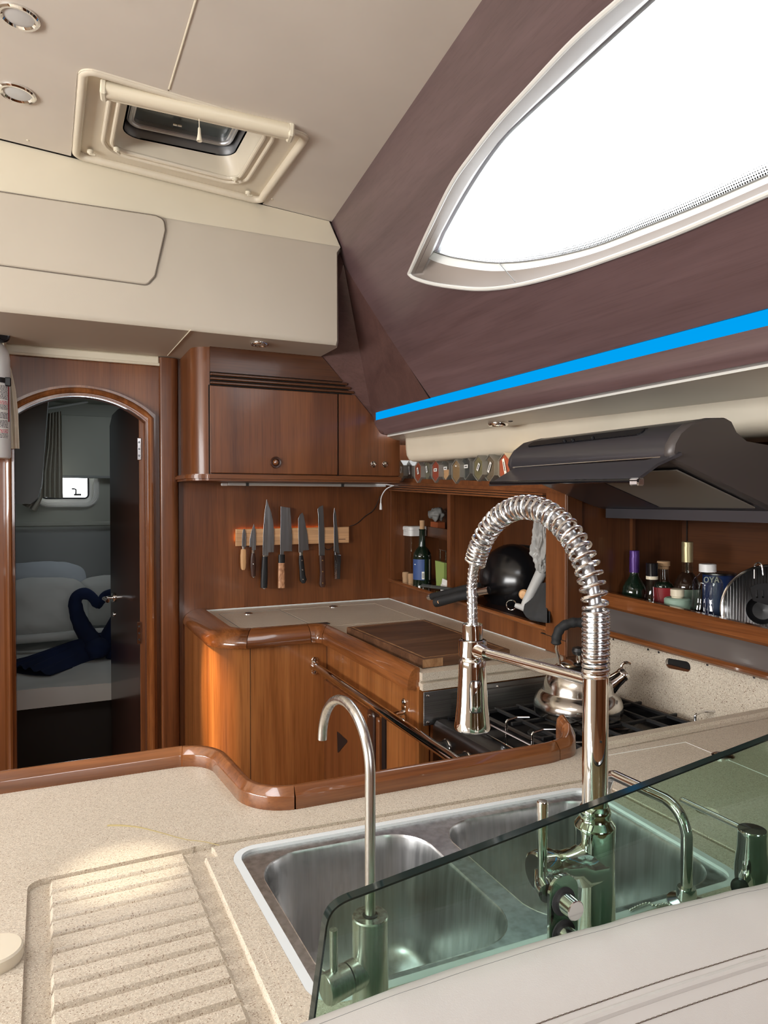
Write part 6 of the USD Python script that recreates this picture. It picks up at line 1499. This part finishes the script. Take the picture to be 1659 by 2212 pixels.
# bed
ZM = .545
bdd = thing('bed', 'cabin berth with white sheet behind the doorway', 'bed', (.1, 4.0, 0))
obj('base', cbox(-1.28, 1.28, 3.52, YC - .04, 0, ZM - .08, .01), 'bed_base_shaded', bdd)
mtv = trimesh.creation.box([2.5, YC - .06 - 3.42, .08]); mtv = mtv.subdivide_to_size(.07); v = mtv.vertices + [0, (YC - .06 + 3.42) / 2, ZM - .04]
v[:, 2] += np.where(v[:, 2] > ZM - .01, (meshkit.fbm(v * [5, 7, 4], 3, 4) - .5) * .03, 0)
obj('sheet', tm(v, mtv.faces), 'linen', bdd, smooth=40)
def pillow(c, w, h, t, rz, rx, seed):
    m = trimesh.creation.icosphere(4, 1.0); v = m.vertices.copy(); s = np.sign(v) * np.abs(v) ** .62
    v = s * [w / 2, t / 2, h / 2]; e = np.maximum(np.abs(s[:, 0]), np.abs(s[:, 2])); v[:, 1] *= (1 - .72 * np.clip(e, 0, 1) ** 5)
    v += (meshkit.fbm(v * 11, 3, seed)[:, None] - .5) * np.array([.018, .034, .018])
    m = tm(v, m.faces); m = rot(m, [1, 0, 0], rx); m = rotz(m, rz); return move(m, c)
GPI = 'pillows on the berth'
solo('pillow', pillow(at_y(95, 1316, 4.42), .46, .36, .17, .05, -.18, 3), 'linen', 'large white pillow propped at the left end of the berth', 'pillow', GPI, smooth=80)
solo('pillow', pillow(at_y(88, 1268, 4.66), .50, .30, .12, -.1, -.15, 8), 'linen_blue', 'bluish pillow behind the large white pillow', 'pillow', GPI, smooth=80)
solo('pillow', pillow(at_y(240, 1296, 4.58), .40, .30, .15, -.05, -.14, 12), 'linen', 'cream cushion at the right, behind the towel swans', 'pillow', GPI, smooth=80)
solo('bolster', tube(smooth_path([at_y(20, 1383, 4.25), at_y(110, 1376, 4.25), at_y(215, 1366, 4.25), at_y(280, 1364, 4.25)], 6), .024, 14), 'linen', 'rolled white edge of the folded bedcover below the pillows', 'cover')
# two towel swans
YS = 3.93
def swan(name, label, neck, fan, body_dir, seed):
    P = smooth_path([at_y(x, y, YS + dy) for x, y, dy in neck], 7); r = np.interp(np.linspace(0, 1, len(P)), [0, .12, .45, .8, .95, 1], [.056, .046, .031, .025, .016, .006])
    t = thing(name, label, 'towel', (P[0][0], YS, ZM), group='towels folded into swans')
    m = tube(P, r, 18); v = np.array(m.vertices); v += (meshkit.fbm(v * 30, 2, seed)[:, None] - .5) * .010
    obj('neck', tm(v, m.faces), 'towel', t, smooth=70)
    # pleated fan tail lying on the bed
    c = at_y(*fan[0][:2], YS); c[2] = ZM + .008; n = 44; rows = []
    for j, u in enumerate(np.linspace(0, 1, 14)):
        row = []
        for i, w in enumerate(np.linspace(-1, 1, n)):
            L_ = .385 * (1 - .12 * abs(w)); ang = body_dir + w * .62
            x, y = c[0] + math.cos(ang) * L_ * u, c[1] + math.sin(ang) * L_ * u
            h = (.105 * (1 - u) ** 1.1 + .030) * (1 - abs(w) ** 2.6) + .010 * math.cos(w * 24) * min(1, u * 3) * (1 - abs(w) ** 4)
            row.append([x, y, ZM + .004 + max(h, -.002)])
        rows.append(row)
    R = np.array(rows); Bk = R.copy(); Bk[:, :, 2] = ZM + .001
    obj('tail', cat(grid(R), grid(Bk[::-1])), 'towel', t, smooth=70)
    bm_ = trimesh.creation.icosphere(3, 1.0); v = bm_.vertices * [.066, .060, .058] + np.array([P[0][0], YS + fan[0][2], ZM + .066]); v += (meshkit.fbm(v * 22, 2, seed + 1)[:, None] - .5) * .02
    obj('breast', tm(v, bm_.faces), 'towel', t, smooth=70)
swan('towel_swan', 'dark blue towel folded into a swan, left one of the heart-shaped pair', [(208, 1404, 0), (190, 1372, 0), (172, 1340, .0), (163, 1312, .0), (166, 1290, 0), (180, 1282, 0), (196, 1287, 0), (206, 1300, 0), (210, 1314, 0)], [(205, 1412, -.02)], math.radians(196), 2)
swan('towel_swan', 'dark blue towel folded into a swan, right one partly behind the cabin door', [(222, 1404, .02), (238, 1372, .02), (254, 1340, .02), (262, 1312, .02), (259, 1292, .02), (245, 1283, .02), (229, 1287, .02), (218, 1299, .02), (212, 1315, .02)], [(228, 1412, .10)], math.radians(-14), 6)
# the open cabin door
d1 = sthing('door_1', 'dark cabin door standing open into the cabin with chrome lever handle')
ha, hb2 = np.array([.336, 2.955, 0]), np.array([.262, 3.40, 0]); hu = (hb2 - ha) / np.linalg.norm(hb2 - ha); LD = np.linalg.norm(hb2 - ha)
dfr = frame(ha, hu, (0, 0, 1))                 # extrudes to hu x z
nd = dfr[:3, 2]
dpoly = Polygon([(0, .02), (LD, .02), (LD, 1.70), (LD * .9, 1.745), (LD * .7, 1.76), (LD * .4, 1.765), (0, 1.72)])
sgn = -1 if nd[0] < 0 else 1
obj('leaf', prism(dpoly, .026, dfr, z=-.026 if nd[0] < 0 else 0), 'door_dark', d1)
obj('leaf_edge', cbox(.3355, .3615, 2.944, 2.956, .02, 1.70, .002), 'cherry_z', d1)
for py in (970, 1367):
    p = at_y(300.5, py, 2.943); h_ = 24 * ppm(p)
    hg = obj('hinge', cbox(p[0] - .008, p[0] + .008, 2.939, 2.9445, p[2] - h_, p[2] + h_, .002), 'chrome_soft', d1)
    for s in (-.6, 0, .6): obj('screw', lathe([(.004, 0), (.003, .0015), (0, .0015)], 10, (p[0], 2.939, p[2] + s * h_), (0, -1, 0)), 'steel_dark', hg)
face_x = lambda s: ha + hu * s + (nd * 1 if nd[0] < 0 else -nd) * .0005
hl = face_x(LD - .055) + np.array([0, 0, at_y(250, 1292, 3.32)[2]]); on_ = (nd if nd[0] < 0 else -nd)
hh = obj('handle', tube(round_path([hl, hl + on_ * .045, hl + on_ * .050 - hu * .10], .015, 6), .008, 12), 'chrome', d1)
obj('rosette', lathe([(.022, 0), (.021, .006), (0, .007)], 22, hl, on_), 'chrome', d1)
obj('keyhole', lathe([(.011, 0), (.010, .004), (0, .004)], 18, hl + [0, 0, -.075], on_), 'chrome_soft', d1)
# ------------------------------------------------------------------ ceiling hatch
ht = sthing('window_3', 'deck hatch in a cream moulded ceiling recess with a blind cassette')
def on_ceil(m):            # a mesh drawn flat at z = 0 is hung on the ceiling plane
    v, f = geo(m); v = v.copy(); v[:, 2] += zc(0) - .061 * v[:, 0]; return tm(v, f)
hy1 = 2.424
rec = Polygon(rrect(HX1 - HX0 - .004, hy1 - HY0 - .004, .040, 6, (HX0 + HX1) / 2, (HY0 + hy1) / 2))
ap_ = [cpx(*p)[:2] for p in ((262, 215), (243, 330), (505, 392), (585, 292))]
ax0, ax1 = (ap_[0][0] + ap_[1][0]) / 2, (ap_[2][0] + ap_[3][0]) / 2; ay0, ay1 = HY0 + .06, (ap_[1][1] + ap_[2][1]) / 2
aper = Polygon(rrect(ax1 - ax0, ay1 - ay0, .045, 6, (ax0 + ax1) / 2, (ay0 + ay1) / 2))
flip = lambda m: tm(geo(m)[0], geo(m)[1])
obj('recess_panel', on_ceil(prism(rec.difference(aper), .006, z=.010)), 'moulded_cream', ht)
ringp = lambda pl, z: np.array([[x, y, z] for x, y in pl.exterior.coords])
obj('outer_bead', on_ceil(tube(ringp(rec.buffer(-.011), .003), .0125, 12, caps=False)), 'moulded_cream', ht, label='raised cream edge of the recess')
obj('outer_wall', on_ceil(prism(rec.buffer(.0005).difference(rec.buffer(-.004)), .022, z=-.004)), 'moulded_cream', ht)
mid = aper.buffer(.028, join_style=1)
obj('inner_ridge', on_ceil(tube(ringp(mid, .009), .0065, 10, caps=False)), 'moulded_cream', ht)
obj('aperture_bead', on_ceil(tube(ringp(aper.buffer(.004), .011), .007, 10, caps=False)), 'moulded_cream', ht)
ZH = 2.480
hx_ = [at_z(*p, ZH)[:2] for p in ((276, 222), (268, 290), (490, 344), (531, 290))]
fx0, fx1 = min(p[0] for p in hx_[:2]), max(p[0] for p in hx_[2:]); fy1 = (hx_[1][1] + hx_[2][1]) / 2; fy0 = fy1 - (fx1 - fx0) * .92
hat = Polygon(rrect(fx1 - fx0, fy1 - fy0, .055, 8, (fx0 + fx1) / 2, (fy0 + fy1) / 2))
def ring_pts(pl, n=120): return np.array([list(pl.exterior.interpolate(t, normalized=True).coords)[0] for t in np.linspace(0, 1, n, endpoint=False)])
ra2 = ring_pts(aper); c_ = ra2.mean(0)
rb2 = ring_pts(hat)
sh_ = np.argmin(((rb2 - c_ - (ra2[0] - c_)) ** 2).sum(1)); rb2 = np.roll(rb2, -sh_, 0)
A_ = np.c_[ra2, zc(0) - .061 * ra2[:, 0] + .008]; B_ = np.c_[rb2, np.full(len(rb2), ZH)]
M1 = A_ * .8 + B_ * .2 + [0, 0, .018]
obj('funnel', grid(np.array([A_, M1, B_]), close_v=True), 'moulded_cream', ht, smooth=50)
obj('hatch_frame', cat(prism(hat.buffer(.010).difference(hat.buffer(-.004)), .003, z=ZH), prism(hat.buffer(.004).difference(hat.buffer(-.004)), .046, z=ZH)), 'aluminium', ht, label='grey aluminium hatch frame')
obj('frame_gap', prism(hat.buffer(-.003).difference(hat.buffer(-.020)), .004, z=ZH + .046), 'gap', ht)
obj('inner_frame', cat(prism(hat.buffer(-.012).difference(hat.buffer(-.032)), .014, z=ZH + .030), tube(ringp(hat.buffer(-.020), ZH + .029), .006, 8, caps=False)), 'aluminium', ht)
obj('acrylic', prism(hat.buffer(-.028), .006, z=ZH + .042), 'hatch_acrylic', ht, label='dark smoked acrylic hatch lid')
obj('hatch_light_seal', prism(sbox(HX0 - .1, HX1 + .1, HY0 - .1, 2.9), .004, z=ZH + .07), 'gap', ht)  # black sheet out of view above the hatch, blocks sky light
for q in ((378, 266), (388, 268)):
    p = at_z(*q, ZH + .036); obj('hinge_pin', rod(p + [-.006, 0, -.004], p + [.006, 0, -.004], .004, 8), 'chrome_soft', ht)
# blind cassette
c0, c1 = at_n(217, 190, CN, CC - .012), at_n(634, 285, CN, CC - .012)
bl2 = thing('blind_cassette', 'cream roller blind cassette across the ceiling hatch with bell-shaped pull cord', 'blind', taper(c0, c1, .5))
cu_ = (c1 - c0) / np.linalg.norm(c1 - c0)
obj('cassette', tube([c0 + cu_ * .014, c1 - cu_ * .014], .0205, 22), 'blind_cream', bl2)
obj('hem', cbox(c0[0] + .02, c1[0] - .015, (c0[1] + c1[1]) / 2 - .010, (c0[1] + c1[1]) / 2 + .022, c0[2] - .022, c0[2] - .016, .002) if False else put(cbox(.012, np.linalg.norm(c1 - c0) - .010, .010, .024, -.016, -.006, .002), frame(c0, cu_, n=(.061, 0, 1))), 'blind_cream', bl2)
for c, s in ((c0, 1), (c1, -1)): obj('end_cap', put(cbox(0, .016, -.020, .026, -.021, .016, .004), frame(c if s > 0 else c - cu_ * .016, cu_, n=(.061, 0, 1))), 'ivory_plastic', bl2)
p0 = at_n(430, 255, CN, CC - .030); p1 = at_n(430.5, 276, CN, CC - .052)
obj('cord', rod(p0, p1, .0012, 6), 'blind_cream', bl2)
pe_ = at_n(432, 306, CN, CC - .075)
obj('bell', lathe([(.0015, 0), (.0035, -.004), (.0045, -.02), (.0075, -.036), (.0068, -.038), (0, -.036)], 18, p1 + [0, 0, .002]), 'ivory_plastic', bl2)
for q, a in (((195, 328), .2), ((252, 323), .9), ((508, 387), .6), ((536, 417), .1)):
    p = cpx(*q); p[2] += .004
    obj('clip', cat(lathe([(.0095, 0), (.0095, -.007), (.007, -.010), (0, -.010)], 16, p), put(cbox(-.004, .016, -.004, .004, -.013, -.006, .002), frame(p, (math.cos(a), math.sin(a), 0), n=(0, 0, 1)))), 'ivory_plastic', ht)

# ------------------------------------------------------------------ lamps
def downlight(name, label, c, r, n, lens, ring='chrome'):
    t = thing(name, label, 'ceiling light', c, group=None)
    n = np.array(n, float); n /= np.linalg.norm(n)
    obj('ring', lathe([(r * .70, .003), (r * .78, .007), (r * .90, .0075), (r * .98, .004), (r, 0), (r * .98, -.004), (r * .70, -.004)], 36, c, n), ring, t)
    obj('lens', lathe([(0, .0045), (r * .45, .0045), (r * .72, .0025)], 30, c, n), lens, t)
    return t
def spot(name, pos, look, power, color, cone, r=.012, soft=.35):
    l = UsdLux.SphereLight.Define(stage, '/World/' + name); l.CreateRadiusAttr(r); l.CreateIntensityAttr(power); l.CreateColorAttr(Gf.Vec3f(*color))
    sh = UsdLux.ShapingAPI.Apply(l.GetPrim()); sh.CreateShapingConeAngleAttr(cone); sh.CreateShapingConeSoftnessAttr(soft)
    z = -(np.array(look, float)); z /= np.linalg.norm(z); x = np.cross([0, 1.0, 0.02], z); x /= np.linalg.norm(x); y = np.cross(z, x)
    m = np.eye(4); m[0, :3], m[1, :3], m[2, :3], m[3, :3] = x, y, z, pos
    l.AddTransformOp().Set(Gf.Matrix4d(m.tolist()))
CD = (-.061, 0, -1)
c = cpx(40, 35); downlight('ceiling_light', 'round chrome-ringed ceiling light in the upper left corner of the picture', c, 44 * ppm(c), CD, 'lamp_lens')
c = cpx(37, 200); downlight('ceiling_light', 'smaller round chrome ceiling light between the corner light and the hatch', c, 39 * ppm(c), CD, 'frost')
c = at_z(561, 742, 1.9275); downlight('ceiling_light', 'small chrome downlight in the soffit above the wall cabinet', c, 20 * ppm(c), (0, 0, -1), 'lamp_lens')
c = at_z(1076, 915, 1.6135); downlight('ceiling_light', 'lit chrome downlight under the white soffit beside the hood', c, 22 * ppm(c), (0, 0, -1), 'lamp_on')
spot('downlight_glow', c + np.array([0, 0, -.014]), (.1, 0, -1), 160.0, (1.0, .74, .42), 62, .010, .6)
c2 = at_z(1103, 910, 1.6135); solo('sensor_eye', lathe([(0, .003), (.006, .002), (.0075, 0), (.0075, -.003)], 18, c2, (0, 0, -1)), 'steel_dark', 'tiny dark sensor eye beside the lit downlight', 'sensor')

# ------------------------------------------------------------------ fire extinguisher and hanging curtain at the left edge
YX = 2.772
fc = at_y(-22, 880, YX); kf = ppm(fc); zx = lambda py: at_y(-10, py, YX)[2]
fe_ = thing('fire_extinguisher', 'white fire extinguisher with black strap and printed label at the left edge', 'fire extinguisher', (fc[0], YX, zx(990)))
R_ = 40 * kf; o = (fc[0], YX, 0)
obj('cylinder', lathe([(0, zx(990)), (R_ * .96, zx(990)), (R_, zx(986)), (R_, zx(775)), (R_ * .95, zx(762)), (R_ * .78, zx(748)), (R_ * .5, zx(738)), (R_ * .4, zx(733)), (0, zx(733))], 44, o), 'white_plastic', fe_)
obj('valve', cat(lathe([(0, zx(735)), (R_ * .45, zx(735)), (R_ * .45, zx(722)), (R_ * .3, zx(718)), (0, zx(718))], 24, o), rod((fc[0] - .02, YX - .01, zx(712)), (fc[0] + R_ * .85, YX - .02, zx(707)), .010, 12)), 'black', fe_)
gg = at_y(3, 724, YX - .045)
obj('hose_fitting', lathe([(0, 0), (.020, 0), (.0215, .004), (.0215, .020), (.017, .026), (.013, .022), (0, .022)], 28, gg + [0, .03, 0], (.25, -1, 0)), 'black_gloss', fe_)
obj('gauge_ring', lathe([(.0065, 0), (.0095, .001), (.0085, .006), (.0065, .006)], 22, at_y(9, 707, YX - .055), (.3, -1, .1)), 'chrome', fe_)
obj('strap', lathe([(R_ * 1.0, zx(830)), (R_ * 1.03, zx(830)), (R_ * 1.03, zx(819)), (R_ * 1.0, zx(819))], 44, o), 'black', fe_)
bk_ = np.array([fc[0] + R_ * .86, YX - R_ * .55, zx(826)]); obj('buckle', cbox(bk_[0] - .008, bk_[0] + .012, bk_[1] - .008, bk_[1] + .008, zx(836), zx(817), .003), 'black', fe_)
va = math.atan2(-YX, -fc[0])
def wrapx(a0, a1, za, zb, r, n=8): return grid(np.array([[[fc[0] + r * math.cos(va + a), YX + r * math.sin(va + a), z] for z in (za, zb)] for a in np.linspace(a0, a1, n)]))
lb2 = obj('label', wrapx(-1.0, 1.12, zx(948), zx(833), R_ + .0004, 24), 'paper', fe_, label='white label printed with lines of small text')
rr = random.Random(3); li_b, li_r = [], []
for i, py in enumerate(np.arange(836, 947, 2.75)):
    blk = (i // 8) % 3
    if i in (11, 19, 20, 26, 33): continue
    a = -.75
    while a < .98:
        b = a + rr.uniform(.05, .18); b = min(b, 1.0 - rr.random() * .12)
        (li_r if i in (12, 13, 14, 34, 35, 36) else li_b).append(wrapx(a, max(b, a + .03), zx(py + 1.15), zx(py), R_ + .0009, 3)); a = b + .025
obj('print_black', cat(*li_b), 'ink', lb2, kind='stuff'); obj('print_red', cat(*li_r), 'ink_red', lb2, kind='stuff')
obj('red_band', wrapx(1.02, 1.13, zx(912), zx(835), R_ + .0012, 4), 'red_dark', lb2)
obj('bracket', cbox(fc[0] - .02, fc[0] + .02, YX + R_ * .9, YB, zx(930), zx(780), .003), 'black', fe_)
cz3 = [at_y(*p, 2.852) for p in ((-6, 696), (19, 712), (-8, 738), (13, 742), (-8, 768), (15, 768), (-4, 800), (25, 800), (2, 845), (34.5, 845), (8, 897), (39.5, 897), (12, 969), (42, 969))]
hc = thing('hanging_curtain', 'cream cloth curtain end hanging behind the fire extinguisher', 'curtain', cz3[-1])
obj('fabric', curtain_sheet([(cz3[i], cz3[i + 1]) for i in range(0, 14, 2)], 26, .005, 2.2, .006), 'cloth_cream', hc, smooth=70)
rect_light('unseen_cabin_light', (.50, 4.15, 1.965), (-.25, .45, -1), .35, .35, 5.0, (.86, .95, 1.0))  # unseen source under the cabin ceiling, placed to light pillows and blind

c = np.array([.075, .865, zc(.075) - .002]); downlight('ceiling_light', 'unseen ceiling downlight placed to brighten the drainer', c, .04, CD, 'lamp_on')
spot('unseen_drainer_spot', c + np.array([0, 0, -.02]), (.005, .028, -1), 12000.0, (1.0, .90, .72), 3.4, .012, .8)  # lamp out of view, aimed to make the bright drainer patch
c = np.array([-.30, 2.60, 1.9265]); downlight('ceiling_light', 'chrome downlight under the deck beam by the doorway', c, .035, (0, 0, -1), 'lamp_on')
spot('unseen_passage_spot', c + np.array([0, 0, -.02]), np.array([.517, 2.42, .66]) - c, 110000.0, (1.0, .66, .30), 7.0, .010, .9)  # lamp out of view, aimed at the cabinet corner for its warm streak
struct('window_4', prism(Polygon(rrect(.44, .44, .05)).difference(Polygon(rrect(.36, .36, .03))), .02, frame((.50, 4.15, 1.962), (1, 0, 0), n=(0, 0, 1))), 'gelcoat_white', 'white frame added around the unseen cabin light')  # added ring around the cabin light, with no hatch behind it
